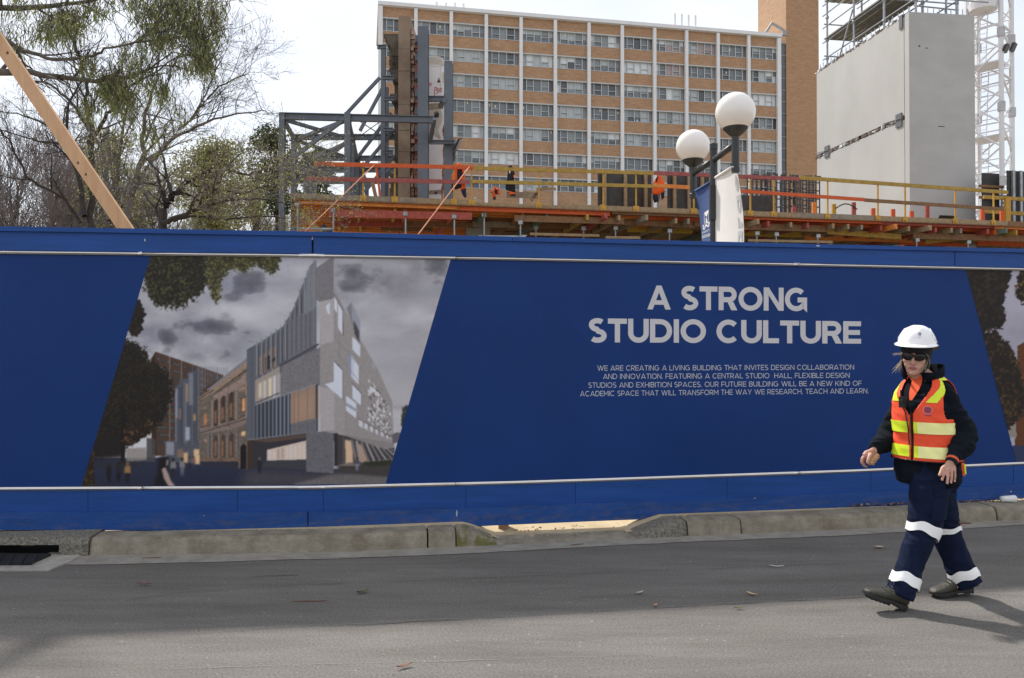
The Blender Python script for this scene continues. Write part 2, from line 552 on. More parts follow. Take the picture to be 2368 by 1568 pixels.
# crumpled white cup on the kerb at the right
mb = MB(); c = P(2330, 1153, 7.45) ; c.z = 0.165
ax = Vector((1, .1, 0)).normalized()
mb.lathe(c - ax * .07, [(.0, 0), (.026, 0), (.029, .04), (.033, .10), (.035, .14), (.030, .142), (.02, .12)], 16, axis=ax)
tag(mb.build('paper_cup', mat('white_paper', (.75, .75, .74), .6, var=.06), smooth=True), 'white paper cup lying on the kerb at the foot of the hoarding', 'cup')
# leaf litter strip along the foot of the hoarding, right of the worker
mb = MB()
for i in range(420):
    p = rng.uniform(1960, 2367); b_ = hoard(p, rng.uniform(0.0, .09)); z = .135 + rng.uniform(0, .012)
    a_ = rng.uniform(0, 6.3); L = rng.uniform(.008, .03); d = Vector((math.cos(a_), math.sin(a_), rng.uniform(-.4, .4))) * L; e = Vector((-d.y, d.x, .003)) * .4
    q = Vector((b_.x, b_.y, z)); mb.add([q - d, q + e, q + d, q - e], [(0, 1, 2, 3)], i % 3)
for i in range(46):
    p = rng.uniform(1170, 1460); b_ = hoard(p, rng.uniform(0.02, .16)); a_ = rng.uniform(0, 6.3); L = rng.uniform(.008, .02)
    d = Vector((math.cos(a_), math.sin(a_), .3)) * L; e = Vector((-d.y, d.x, .002)) * .5; q = Vector((b_.x, b_.y, .045)); mb.add([q - d, q + e, q + d, q - e], [(0, 1, 2, 3)], 0)
o = mb.build('leaf_litter', [mat('dead_leaf_brown', (.16, .08, .04), .8, var=.4), mat('dead_leaf_tan', (.42, .31, .18), .8, var=.3), mat('dead_leaf_dark', (.05, .035, .025), .8)], fix=False)
o['kind'] = 'stuff'; tag(o, 'dry leaf crumbs scattered along the foot of the blue hoarding', 'leaf litter')

# ================================================================== HOARDING
M_BOARD = mat('royal_blue_paint', (0.010, 0.064, 0.265), 0.45, var=0.16, scale=3, bump=0.12, bscale=45, streak=(0.5, 0.5, 6), spec=0.3)
M_PRINT = mat('navy_print', (0.010, 0.040, 0.170), 0.42, var=0.07, scale=1.3, spec=0.14, bump=.06, bscale=1.6)
M_ALU = mat('aluminium_trim', (0.72, 0.69, 0.67), 0.28, var=0.05, metal=1.0, scale=8)
M_LETTER = mat('pale_grey_print', (0.60, 0.585, 0.605), 0.45, var=0.03, spec=0.2)
M_LETTER2 = mat('pale_blue_print', (0.52, 0.53, 0.59), 0.35, var=0.03)
M_SCREW = mat('brass_screw', (0.45, 0.33, 0.08), 0.35, metal=1.0)
hd = thing('hoarding', 'long blue timber hoarding with printed slogan panels along the street', 'fence', Vector((hoard(JOINT).x, hoard(JOINT).y, 0.15)))
TOP = [(-700, 513.5), (0, 525), (725, 537), (1183, 549), (1800, 563.5), (2367, 577), (3000, 592.5)]
CAPB = [(p, y + pw([(-700, 11), (0, 10.5), (1183, 10), (2367, 8.5), (3000, 8)], p)) for p, y in TOP]
RT = [(-700, 571), (0, 579), (725, 587.5), (1183, 595), (1800, 607.5), (2367, 619.5), (3000, 633)]
RTB = [(p, y + pw([(-700, 9), (0, 8.5), (2367, 6.8), (3000, 6)], p)) for p, y in RT]
RB = [(-700, 1135), (0, 1126), (725, 1122.5), (1183, 1112), (1420, 1104.5), (1965, 1085.5), (2367, 1067.5), (3000, 1040)]
RBB = [(p, y + pw([(-700, 9), (0, 8.5), (2367, 6.8), (3000, 6)], p)) for p, y in RB]
PLK = [(-700, 1184), (0, 1181), (725, 1181.8), (1054, 1173.7), (1391, 1161), (1740, 1149), (1965, 1137.5), (2367, 1117), (3000, 1084)]
BOT = [(-700, 1229), (0, 1223), (725, 1225), (989, 1221), (1139, 1213), (1407, 1201.6), (1584, 1195), (1965, 1177.5), (2367, 1150), (3000, 1107)]
def strip(name, tf, bf, p0, p1, front, back, material, parent, step=60, skew=0.0, label=None):
    p = [p0]
    while p[-1] + step < p1: p.append(p[-1] + step)
    p.append(p1)
    if p0 < JOINT < p1: p = sorted(set(p + [JOINT]))
    mb = MB(); vs = []
    for x in p:
        yt, yb = pw(tf, x), pw(bf, x)
        vs += [onhoard(x, yb, front), onhoard(x, yt, front)]
        a_, b_ = onhoard(x, yt, 0), onhoard(x, yb, 0)
        n_ = hoard(x, 1) - hoard(x, 0)
        # back edge at the same world heights
        vs += [Vector((hoard(x, back).x, hoard(x, back).y, vs[-1].z)), Vector((hoard(x, back).x, hoard(x, back).y, vs[-2].z))]
    n_ = len(p)
    fs = [(i * 4 + j, (i + 1) * 4 + j, (i + 1) * 4 + (j + 1) % 4, i * 4 + (j + 1) % 4) for i in range(n_ - 1) for j in range(4)]
    fs += [(0, 1, 2, 3), ((n_ - 1) * 4 + 3, (n_ - 1) * 4 + 2, (n_ - 1) * 4 + 1, (n_ - 1) * 4)]
    mb.add(vs, fs)
    o = mb.build(name, material, parent)
    if label: o['label'] = label
    return o
def dirty(m):
    n, l = m.node_tree.nodes, m.node_tree.links
    b = n['Principled BSDF']; src = b.inputs['Base Color'].links[0].from_socket
    ge = n.new('ShaderNodeNewGeometry'); sx = n.new('ShaderNodeSeparateXYZ'); l.new(ge.outputs['Position'], sx.inputs[0])
    mr = n.new('ShaderNodeMapRange'); mr.inputs[1].default_value = .34; mr.inputs[2].default_value = .10; l.new(sx.outputs[2], mr.inputs[0])
    tc = n.new('ShaderNodeTexCoord'); t = n.new('ShaderNodeTexNoise'); t.inputs['Scale'].default_value = 14; t.inputs['Detail'].default_value = 8; t.inputs['Roughness'].default_value = .75
    mp = n.new('ShaderNodeMapping'); mp.inputs['Scale'].default_value = (.5, .5, 1.6); l.new(tc.outputs['Object'], mp.inputs[0]); l.new(mp.outputs[0], t.inputs['Vector'])
    r = n.new('ShaderNodeValToRGB'); r.color_ramp.elements[0].position = .48; r.color_ramp.elements[1].position = .72; l.new(t.outputs[0], r.inputs[0])
    mu = n.new('ShaderNodeMath'); mu.operation = 'MULTIPLY'; l.new(r.outputs[0], mu.inputs[0]); l.new(mr.outputs[0], mu.inputs[1])
    m2 = n.new('ShaderNodeMath'); m2.operation = 'MULTIPLY'; m2.inputs[1].default_value = .55; l.new(mu.outputs[0], m2.inputs[0])
    x = n.new('ShaderNodeMix'); x.data_type = 'RGBA'; x.inputs[7].default_value = (.17, .135, .10, 1)
    l.new(m2.outputs[0], x.inputs[0]); l.new(src, x.inputs[6]); l.new(x.outputs[2], b.inputs['Base Color'])
    return m
M_KICK = dirty(mat('royal_blue_paint_dusty', (0.010, 0.060, 0.245), 0.5, var=0.16, scale=3, bump=0.12, bscale=45, streak=(0.5, 0.5, 6), spec=0.3))
JO = [-330, 723, 1203, 2204, 3000]
for a_, b_ in [(-700, 721), (725.5, 2203), (2205, 3000)]:
    strip('fascia_board', CAPB, RT, a_, b_, 0.018, -0.02, M_BOARD, hd)
for a_, b_ in [(-700, 1182.5), (1183.5, 1886), (1889, 3000)]:
    strip('cap_rail', TOP, CAPB, a_, b_, 0.040, -0.06, M_BOARD, hd)
strip('print_panel', RTB, RB, -700, 3000, 0.0, -0.015, M_PRINT, hd)
for a_, b_ in [(-700, 204.2), (205, 549.2), (550, 747.2), (748, 1076.2), (1077, 1329.2), (1330, 1679.2), (1680, 2011.2), (2012, 2340), (2341, 3000)]:
    strip('backing_board', RBB, PLK, a_, b_, 0.010, -0.02, M_BOARD, hd)
strip('backing_board', CAPB, [(p, y - 2) for p, y in BOT], -700, 3000, -0.021, -0.03, mat('shadow_grey_ply', (.05, .05, .06), .8), hd)  # dark sheet added behind the boards so no light shows through the joints
for a_, b_ in [(-700, 712), (714.5, 2201), (2205, 3000)]:
    strip('kick_board', PLK, BOT, a_, b_, 0.036, 0.009, M_KICK, hd)
def trim(tf, bf):
    for a_, b_ in [(-700, 330), (331, 1052), (1053, 1846), (1847, 2420), (2421, 3000)]:
        o = strip('metal_trim', tf, bf, a_, b_, 0.022, 0.0005, M_ALU, hd)
        bm = bmesh.new(); bm.from_mesh(o.data)
        bmesh.ops.bevel(bm, geom=[e for e in bm.edges if e.calc_length() > 0.15], offset=0.008, segments=3, affect='EDGES', clamp_overlap=True)
        for f in bm.faces: f.smooth = True
        bm.to_mesh(o.data); bm.free()
trim(RT, RTB); trim(RB, RBB)
# screws in the trims, and nail heads in the boards
mb = MB()
for p in [-160, 20, 190, 310, 453, 624, 812, 912, 1035, 1190, 1340, 1500, 1620, 1745, 1880, 2010, 2150, 2285, 2430]:
    for tf, bf in ((RT, RTB), (RB, RBB)):
        c = onhoard(p + rng.uniform(-8, 8), (pw(tf, p) + pw(bf, p)) / 2 + 2.2, 0.018)
        mb.lathe(c + Vector((-.001, .008, 0)), [(.006, 0), (.006, .008), (.003, .0105)], 8, axis=(0.16, -1, 0))
mb.build('trim_screw', M_SCREW, hd)['kind'] = 'stuff'
mb = MB()
for p in range(-100, 2500, 55):
    for yy in (pw(CAPB, p) + rng.uniform(6, 40), pw(RBB, p) + rng.uniform(12, 45), pw(PLK, p) + rng.uniform(10, 34)):
        if rng.random() < 0.5: continue
        q = p + rng.uniform(-20, 20); f = 0.019 if yy < 640 else (0.037 if yy > pw(PLK, p) else 0.011)
        mb.lathe(onhoard(q, yy, f - 0.004), [(.0045, 0), (.0045, .0045), (.001, .0055)], 6, axis=(0.16, -1, 0))
mb.build('nail_head', mat('dull_nail', (.05, .05, .06), .5), hd)['kind'] = 'stuff'
# scuffs where the paint is chipped to the primer, and the pale filler in the board joint
mb = MB()
for (x, y, w, h, f) in [(1055, 1184, 2, 9, .037), (722.9, 545, 2.2, 7, .012), (722.9, 552, 2.6, 5, .013), (337, 556, 2, 4, .019), (1885, 570, 6, 2, .041), (1210, 546, 9, 1.4, .041), (2330, 1135, 2, 2, .037), (1740, 1150, 4, 1, .037), (475, 1190, 1.6, 1.2, .037)]:
    vs = [onhoard(x + w * math.cos(a) * rng.uniform(.6, 1), y + h * math.sin(a) * rng.uniform(.6, 1), f + .0008) for a in [i * PI / 5 for i in range(10)]]
    mb.add(vs, [tuple(range(10))])
mb.build('paint_chip', mat('bare_primer', (.45, .45, .47), .6, var=.2, scale=40), hd, fix=False)['kind'] = 'stuff'
# timber posts behind, one foot showing at the crossing
for p in (60, 500, 950, 1168, 1640, 2100, 2330):
    mb = MB(); b_ = hoard(p, -0.10)
    mb.box((b_.x - .045, b_.y - .045, 0.0), (b_.x + .045, b_.y + .045, 2.45))
    mb.build('post', mat('raw_pine', (.36, .20, .09), .7, scale=4, col2=(.5, .31, .16), streak=(3, 3, .5)), hd)

# ------------------------------------------------------------------ geometric sans lettering, drawn as strokes
def arc(cx, cy, rx, ry, a0, a1, n=14):
    return [(cx + rx * math.cos(R(lerp(a0, a1, i / n))), cy + ry * math.sin(R(lerp(a0, a1, i / n)))) for i in range(n + 1)]
def glyph(ch, t):
    """list of (kind, points, closed); cap height 1, stroke t; returns shapes and advance width"""
    h = t / 2
    S, Pg = 'S', 'P'
    if ch == 'A':
        w = 0.98 + t * .3; a = t * .56
        f = lambda y: (w / 2 - a) * y
        lo, hi = .2, .2 + t * .85
        return [(Pg, [(0, 0), (2 * a, 0), (w / 2 + a * .9, 1), (w / 2 - a * .9, 1)]), (Pg, [(w, 0), (w - 2 * a, 0), (w / 2 - a * .9, 1), (w / 2 + a * .9, 1)]),
                (Pg, [(f(lo) + a, lo), (w - f(lo) - a, lo), (w - f(hi) - a, hi), (f(hi) + a, hi)])], w
    if ch == 'B':
        w = .72 + t * .4
        return [(S, [(h, 0), (h, 1)]), (S, [(h, 1 - h), (w * .55, 1 - h)] + arc(w * .55, .76 - h * .45, w * .45 - h - .03, .24 - h * .55, 90, -90) + [(h, .52)]),
                (S, [(w * .58, .52)] + arc(w * .58, .26 + h * .5, w * .42 - h, .26 - h * .5, 90, -90) + [(h, h)])], w
    if ch == 'C':
        w = .92 + t * .3
        return [(S, arc(.5, .5, .5 - h, .5 + .012 - h, 44, 316, 26))], w
    if ch == 'D':
        w = .86 + t * .3
        return [(S, [(h, 0), (h, 1)]), (S, [(h, 1 - h), (w - .5, 1 - h)] + arc(w - .5, .5, .5 - h, .5 - h, 90, -90, 20) + [(h, h)])], w
    if ch == 'E':
        w = .68 + t * .3
        return [(S, [(h, 0), (h, 1)]), (S, [(h, 1 - h), (w, 1 - h)]), (S, [(h, .5), (w * .94, .5)]), (S, [(h, h), (w, h)])], w
    if ch == 'F':
        w = .66 + t * .3
        return [(S, [(h, 0), (h, 1)]), (S, [(h, 1 - h), (w, 1 - h)]), (S, [(h, .46), (w * .92, .46)])], w
    if ch == 'G':
        w = 1.0 + t * .2
        return [(S, arc(.5, .5, .5 - h, .512 - h, 46, 322, 26) + [(w - h - .06, .5 - .31), (w - h - .06, .48)]), (S, [(.56, .48), (w - .06, .48)])], w
    if ch == 'H':
        w = .80 + t * .3
        return [(S, [(h, 0), (h, 1)]), (S, [(w - h, 0), (w - h, 1)]), (S, [(h, .5), (w - h, .5)])], w
    if ch == 'I':
        return [(S, [(h + .02, 0), (h + .02, 1)])], t + .04
    if ch == 'K':
        w = .78 + t * .4
        return [(S, [(h, 0), (h, 1)]), (Pg, [(h, .30), (h, .30 + t * 1.4), (w - t * 1.3, 1), (w - .02, 1)]), (Pg, [(.28, .45), (.28 + t, .45 + t * .9), (w, 0), (w - t * 1.3, 0)])], w
    if ch == 'L':
        w = .60 + t * .3
        return [(S, [(h, 0), (h, 1)]), (S, [(h, h), (w, h)])], w
    if ch == 'M':
        w = .92 + t * .4; a = t * 1.05
        return [(S, [(h, 0), (h, 1)]), (S, [(w - h, 0), (w - h, 1)]), (Pg, [(0, 1), (a, 1), (w / 2 + a * .45, .26), (w / 2 - a * .45, .26)]), (Pg, [(w, 1), (w - a, 1), (w / 2 - a * .45, .26), (w / 2 + a * .45, .26)])], w
    if ch == 'N':
        w = .82 + t * .3
        return [(S, [(h, 0), (h, 1)]), (S, [(w - h, 0), (w - h, 1)]), (Pg, [(0, 1), (t * 1.05, 1), (w, 0), (w - t * 1.05, 0)])], w
    if ch == 'O':
        return [(S, arc(.53, .5, .53 - h, .512 - h, 0, 360, 40))], 1.06
    if ch == 'P':
        w = .70 + t * .35
        return [(S, [(h, 0), (h, 1)]), (S, [(h, 1 - h), (w - .32, 1 - h)] + arc(w - .32, .66, .32 - h, .34 - h, 90, -90) + [(h, .32 + h)])], w
    if ch == 'R':
        w = .74 + t * .4
        return [(S, [(h, 0), (h, 1)]), (S, [(h, 1 - h), (w - .36, 1 - h)] + arc(w - .36, .67, .33 - h, .33 - h, 90, -90) + [(h, .34 + h)]),
                (Pg, [(w - .42 - t * .1, .36), (w - .42 + t * 1.1, .36), (w, 0), (w - t * 1.25, 0)])], w
    if ch == 'S':
        w = .70 + t * .3
        q = arc(w / 2, .735, w / 2 - h - .02, .265 - h * .9, 42, 180, 12) + arc(w / 2, .735 , w / 2 - h - .02, .235 - h * .4, 180, 262, 6)
        q2 = arc(w / 2, .27, w / 2 - h, .235 - h * .4, 82, 0, 6) + arc(w / 2, .27, w / 2 - h, .28 - h * .9, 0, -142, 12)[1:]
        return [(S, q + q2)], w
    if ch == 'T':
        w = .72 + t * .35
        return [(S, [(0, 1 - h), (w, 1 - h)]), (S, [(w / 2, 0), (w / 2, 1 - h)])], w
    if ch == 'U':
        w = .80 + t * .3
        return [(S, [(h, 1), (h, .40)] + arc(w / 2, .40, w / 2 - h, .41 - h, 180, 360, 18) + [(w - h, 1)])], w
    if ch == 'V':
        w = .92 + t * .3; a = t * .56
        return [(Pg, [(0, 1), (2 * a, 1), (w / 2 + a * .9, 0), (w / 2 - a * .9, 0)]), (Pg, [(w, 1), (w - 2 * a, 1), (w / 2 - a * .9, 0), (w / 2 + a * .9, 0)])], w
    if ch == 'W':
        w = 1.36 + t * .4; a = t * .52; q = w * .30; m = w / 2
        return [(Pg, [(0, 1), (2 * a, 1), (q + a, 0), (q - a, 0)]), (Pg, [(m - a, 1), (m + a, 1), (q + a, 0), (q - a, 0)]),
                (Pg, [(m - a, 1), (m + a, 1), (w - q + a, 0), (w - q - a, 0)]), (Pg, [(w, 1), (w - 2 * a, 1), (w - q - a, 0), (w - q + a, 0)])], w
    if ch == 'X':
        w = .84 + t * .3; a = t * .62
        return [(Pg, [(0, 0), (2 * a, 0), (w - .02, 1), (w - 2 * a - .02, 1)]), (Pg, [(w, 0), (w - 2 * a, 0), (.02, 1), (2 * a + .02, 1)])], w
    if ch == 'Y':
        w = .84 + t * .3; a = t * .58
        return [(S, [(w / 2, 0), (w / 2, .42)]), (Pg, [(0, 1), (2 * a, 1), (w / 2 + h, .40), (w / 2 - h, .40)]), (Pg, [(w, 1), (w - 2 * a, 1), (w / 2 - h, .40), (w / 2 + h, .40)])], w
    if ch == '.':
        return [(Pg, [(.02, 0), (.02 + t * 1.1, 0), (.02 + t * 1.1, t * 1.1), (.02, t * 1.1)])], t + .06
    if ch == ',':
        return [(Pg, [(.02, -t), (.02 + t * .5, -t), (.02 + t * 1.2, t * 1.1), (.02, t * 1.1)])], t + .06
    if ch == 'e_':
        return [], .3
    return [], .34
def stroke_mesh(pts, t, closed=False):
    h = t / 2; n = len(pts); L, Rr = [], []
    closed = closed or (abs(pts[0][0] - pts[-1][0]) < 1e-6 and abs(pts[0][1] - pts[-1][1]) < 1e-6 and n > 6)
    pts = [Vector((x, y)) for x, y in pts]
    q = [pts[0]]
    for p in pts[1:]:
        if (p - q[-1]).length > 1e-5: q.append(p)
    pts = q; n = len(pts)
    for i in range(n):
        if closed: a, b = pts[(i - 1) % (n - 1)], pts[(i + 1) % (n - 1)]
        else: a, b = pts[max(i - 1, 0)], pts[min(i + 1, n - 1)]
        d1 = (pts[i] - a).normalized() if (pts[i] - a).length > 1e-7 else (b - pts[i]).normalized()
        d2 = (b - pts[i]).normalized() if (b - pts[i]).length > 1e-7 else d1
        n1 = Vector((-d1.y, d1.x)); n2 = Vector((-d2.y, d2.x))
        m = n1 + n2
        m = m.normalized() if m.length > 1e-5 else n1
        k = h / max(.4, m.dot(n1))
        L.append(pts[i] + m * k); Rr.append(pts[i] - m * k)
    vs = L + Rr
    return vs, [(i, i + 1, n + i + 1, n + i) for i in range(n - 1)]
def text_width(s, t, track):
    return sum(glyph(c, t)[1] + track for c in s) - track
def lay_text(mb, s, t, track, place, mi=0, fit=None):
    """place(u, v, layer): u in 0..width, v in cap heights"""
    u = 0.0
    for c in s:
        sh, w = glyph(c, t)
        for k_, item in enumerate(sh):
            if item[0] == 'S': vs, fs = stroke_mesh(item[1], t)
            else: vs, fs = [Vector(p) for p in item[1]], [tuple(range(len(item[1])))]
            mb.add([place(u + v.x, v.y, k_) for v in vs], fs, mi)
        u += w + track
def hoard_line(mb, s, t, track, x0, y0, x1, y1, cap0, cap1, off=0.0015):
    W = text_width(s, t, track)
    def place(u, v, k_):
        f = u / W
        return onhoard(lerp(x0, x1, f), lerp(y0, y1, f) - v * lerp(cap0, cap1, f), off + .0004 * k_)
    lay_text(mb, s, t, track, place)
mb = MB()
hoard_line(mb, 'A STRONG', .218, .055, 1496, 715.5, 1868.5, 719.5, 55.5, 53)
hoard_line(mb, 'STUDIO CULTURE', .218, .05, 1360, 791.5, 1990, 794.8, 55.5, 51.5)
mb.build('headline', M_LETTER, hd, fix=False)
mb = MB()
for s, a_ in [('WE ARE CREATING A LIVING BUILDING THAT INVITES DESIGN COLLABORATION', (1380.5, 857.4, 1974, 854.7)),
              ('AND INNOVATION. FEATURING A CENTRAL STUDIO  HALL, FLEXIBLE DESIGN', (1393.8, 876.6, 1963.5, 873.6)),
              ('STUDIOS AND EXHIBITION SPACES. OUR FUTURE BUILDING WILL BE A NEW KIND OF', (1359.8, 896.8, 1991.5, 892)),
              ('ACADEMIC SPACE THAT WILL TRANSFORM THE WAY WE RESEARCH, TEACH AND LEARN.', (1340.8, 916.5, 2007.6, 909.3))]:
    mb = MB(); hoard_line(mb, s, .118, .13, *a_, 12.2, 11.6)
    mb.build('text_line', M_LETTER2, hd, fix=False)
# ================================================================== PRINTED PICTURES ON THE HOARDING
class Paint:
    """a small painter: fills polygons and foliage masks into an array; units are picture units, step q"""
    def __init__(s, x0, y0, x1, y1, q, seed):
        s.x0, s.y0, s.q = x0, y0, q
        s.w, s.h = int((x1 - x0) / q), int((y1 - y0) / q)
        s.a = np.zeros((s.h, s.w, 3))
        s.r = np.random.RandomState(seed)
        s.X, s.Y = np.meshgrid(x0 + (np.arange(s.w) + .5) * q, y0 + (np.arange(s.h) + .5) * q)
    def fbm(s, size, oct=5, aspect=1.0):
        """0..1 cloud noise with features of the given size"""
        out = np.zeros((s.h, s.w)); amp, tot = 1.0, 0.0
        for o in range(oct):
            c = max(1.0, size / s.q / 2 ** o)
            gw, gh = int(s.w / (c * aspect)) + 3, int(s.h / c) + 3
            g = s.r.rand(gh, gw)
            yy = np.arange(s.h) / c; xx = np.arange(s.w) / (c * aspect)
            yi, xi = yy.astype(int), xx.astype(int)
            fy, fx = yy - yi, xx - xi
            fy, fx = (fy * fy * (3 - 2 * fy))[:, None], (fx * fx * (3 - 2 * fx))[None, :]
            a, b = g[yi][:, xi], g[yi][:, xi + 1]; c_, d = g[yi + 1][:, xi], g[yi + 1][:, xi + 1]
            out += amp * ((a * (1 - fx) + b * fx) * (1 - fy) + (c_ * (1 - fx) + d * fx) * fy)
            tot += amp; amp *= 0.55
        return out / tot
    def mask(s, pts):
        m = np.zeros((s.h, s.w), bool); n = len(pts)
        for i in range(n):
            (x1, y1), (x2, y2) = pts[i], pts[(i + 1) % n]
            if y1 == y2: continue
            c = ((y1 <= s.Y) & (s.Y < y2)) | ((y2 <= s.Y) & (s.Y < y1))
            m ^= c & (s.X < (x2 - x1) * (s.Y - y1) / (y2 - y1) + x1)
        return m
    def blur(s, m, r):
        k = max(1, int(r / s.q)); a = m.astype(float)
        for ax in (0, 1):
            for _ in range(2):
                p = np.pad(a, [(k, k) if i == ax else (0, 0) for i in (0, 1)], mode='edge')
                c = np.cumsum(p, axis=ax)
                n = a.shape[ax]
                hi = np.take(c, range(2 * k, 2 * k + n), axis=ax); lo = np.concatenate([np.zeros_like(np.take(c, [0], axis=ax)), np.take(c, range(0, n - 1), axis=ax)], axis=ax)
                a = (hi - lo) / (2 * k + 1)
        return a
    def put(s, m, col, alpha=1.0):
        m = (m.astype(float) * alpha)[..., None]
        c = np.array(col, float)
        if c.ndim == 1: c = c[None, None, :]
        s.a = s.a * (1 - m) + c * m
    def poly(s, pts, col, alpha=1.0, soft=0, grain=0.0, to=None):
        """to: second colour reached at the bottom of the polygon"""
        m = s.mask(pts).astype(float)
        if soft: m = s.blur(m, soft)
        c = np.array(col, float)[None, None, :] * np.ones((s.h, s.w, 1))
        if to is not None:
            ys = [p[1] for p in pts]; f = np.clip((s.Y - min(ys)) / (max(ys) - min(ys) + 1e-6), 0, 1)[..., None]
            c = c * (1 - f) + np.array(to, float) * f
        if grain: c = c * (1 + grain * (s.r.rand(s.h, s.w, 1) - .5) * 2)
        s.put(m, c, alpha)
    def blob(s, cx, cy, rx, ry, col, alpha=.8, rough=.5, size=90):
        d = ((s.X - cx) / rx) ** 2 + ((s.Y - cy) / ry) ** 2
        n = s.fbm(size, 5, 1.5)
        m = np.clip(np.exp(-d) * (1 - rough) + (n - .5) * 1.6 * rough * np.exp(-d * .6) * 2, 0, 1)
        s.put(m, col, alpha)
    def leaves(s, pts, dark, light, spread=22, size=16, hole=.42, glow=.3, big=70):
        m = s.blur(s.mask(pts), spread)
        n = s.fbm(size, 3); N = s.fbm(big, 4)
        mk = np.clip((m + (n - .5) * 1.1 - hole) * 9, 0, 1)
        f = np.clip((s.fbm(size * .8, 3) - .5) * 4 * N * 2 + glow * (N - .35) * 3, 0, 1)[..., None]
        c = np.array(dark, float) * (1 - f) + np.array(light, float) * f
        s.put(mk, c)
    def line(s, x0, y0, x1, y1, w, col, alpha=1.0):
        dx, dy = x1 - x0, y1 - y0; L = math.hypot(dx, dy) + 1e-6
        nx, ny = -dy / L * w / 2, dx / L * w / 2
        s.poly([(x0 + nx, y0 + ny), (x1 + nx, y1 + ny), (x1 - nx, y1 - ny), (x0 - nx, y0 - ny)], col, alpha)
    def sample(s, x, y):
        fx = np.clip((x - s.x0) / s.q - .5, 0, s.w - 1.001); fy = np.clip((y - s.y0) / s.q - .5, 0, s.h - 1.001)
        xi, yi = fx.astype(int), fy.astype(int); fx, fy = (fx - xi)[..., None], (fy - yi)[..., None]
        A = s.a
        return (A[yi, xi] * (1 - fx) + A[yi, xi + 1] * fx) * (1 - fy) + (A[yi + 1, xi] * (1 - fx) + A[yi + 1, xi + 1] * fx) * fy

def person_mark(p, x, y, h, top, leg, head=(35, 28, 26)):
    p.poly([(x - .13 * h, y - .82 * h), (x + .13 * h, y - .82 * h), (x + .15 * h, y - .45 * h), (x - .15 * h, y - .45 * h)], top, soft=1)
    p.poly([(x - .10 * h, y - .47 * h), (x + .10 * h, y - .47 * h), (x + .08 * h, y), (x + .03 * h, y), (x, y - .3 * h), (x - .04 * h, y), (x - .09 * h, y)], leg, soft=1)
    p.poly([(x + .075 * h * math.cos(a), y - .91 * h + .09 * h * math.sin(a)) for a in [i * PI / 4 for i in range(8)]], head, soft=1)

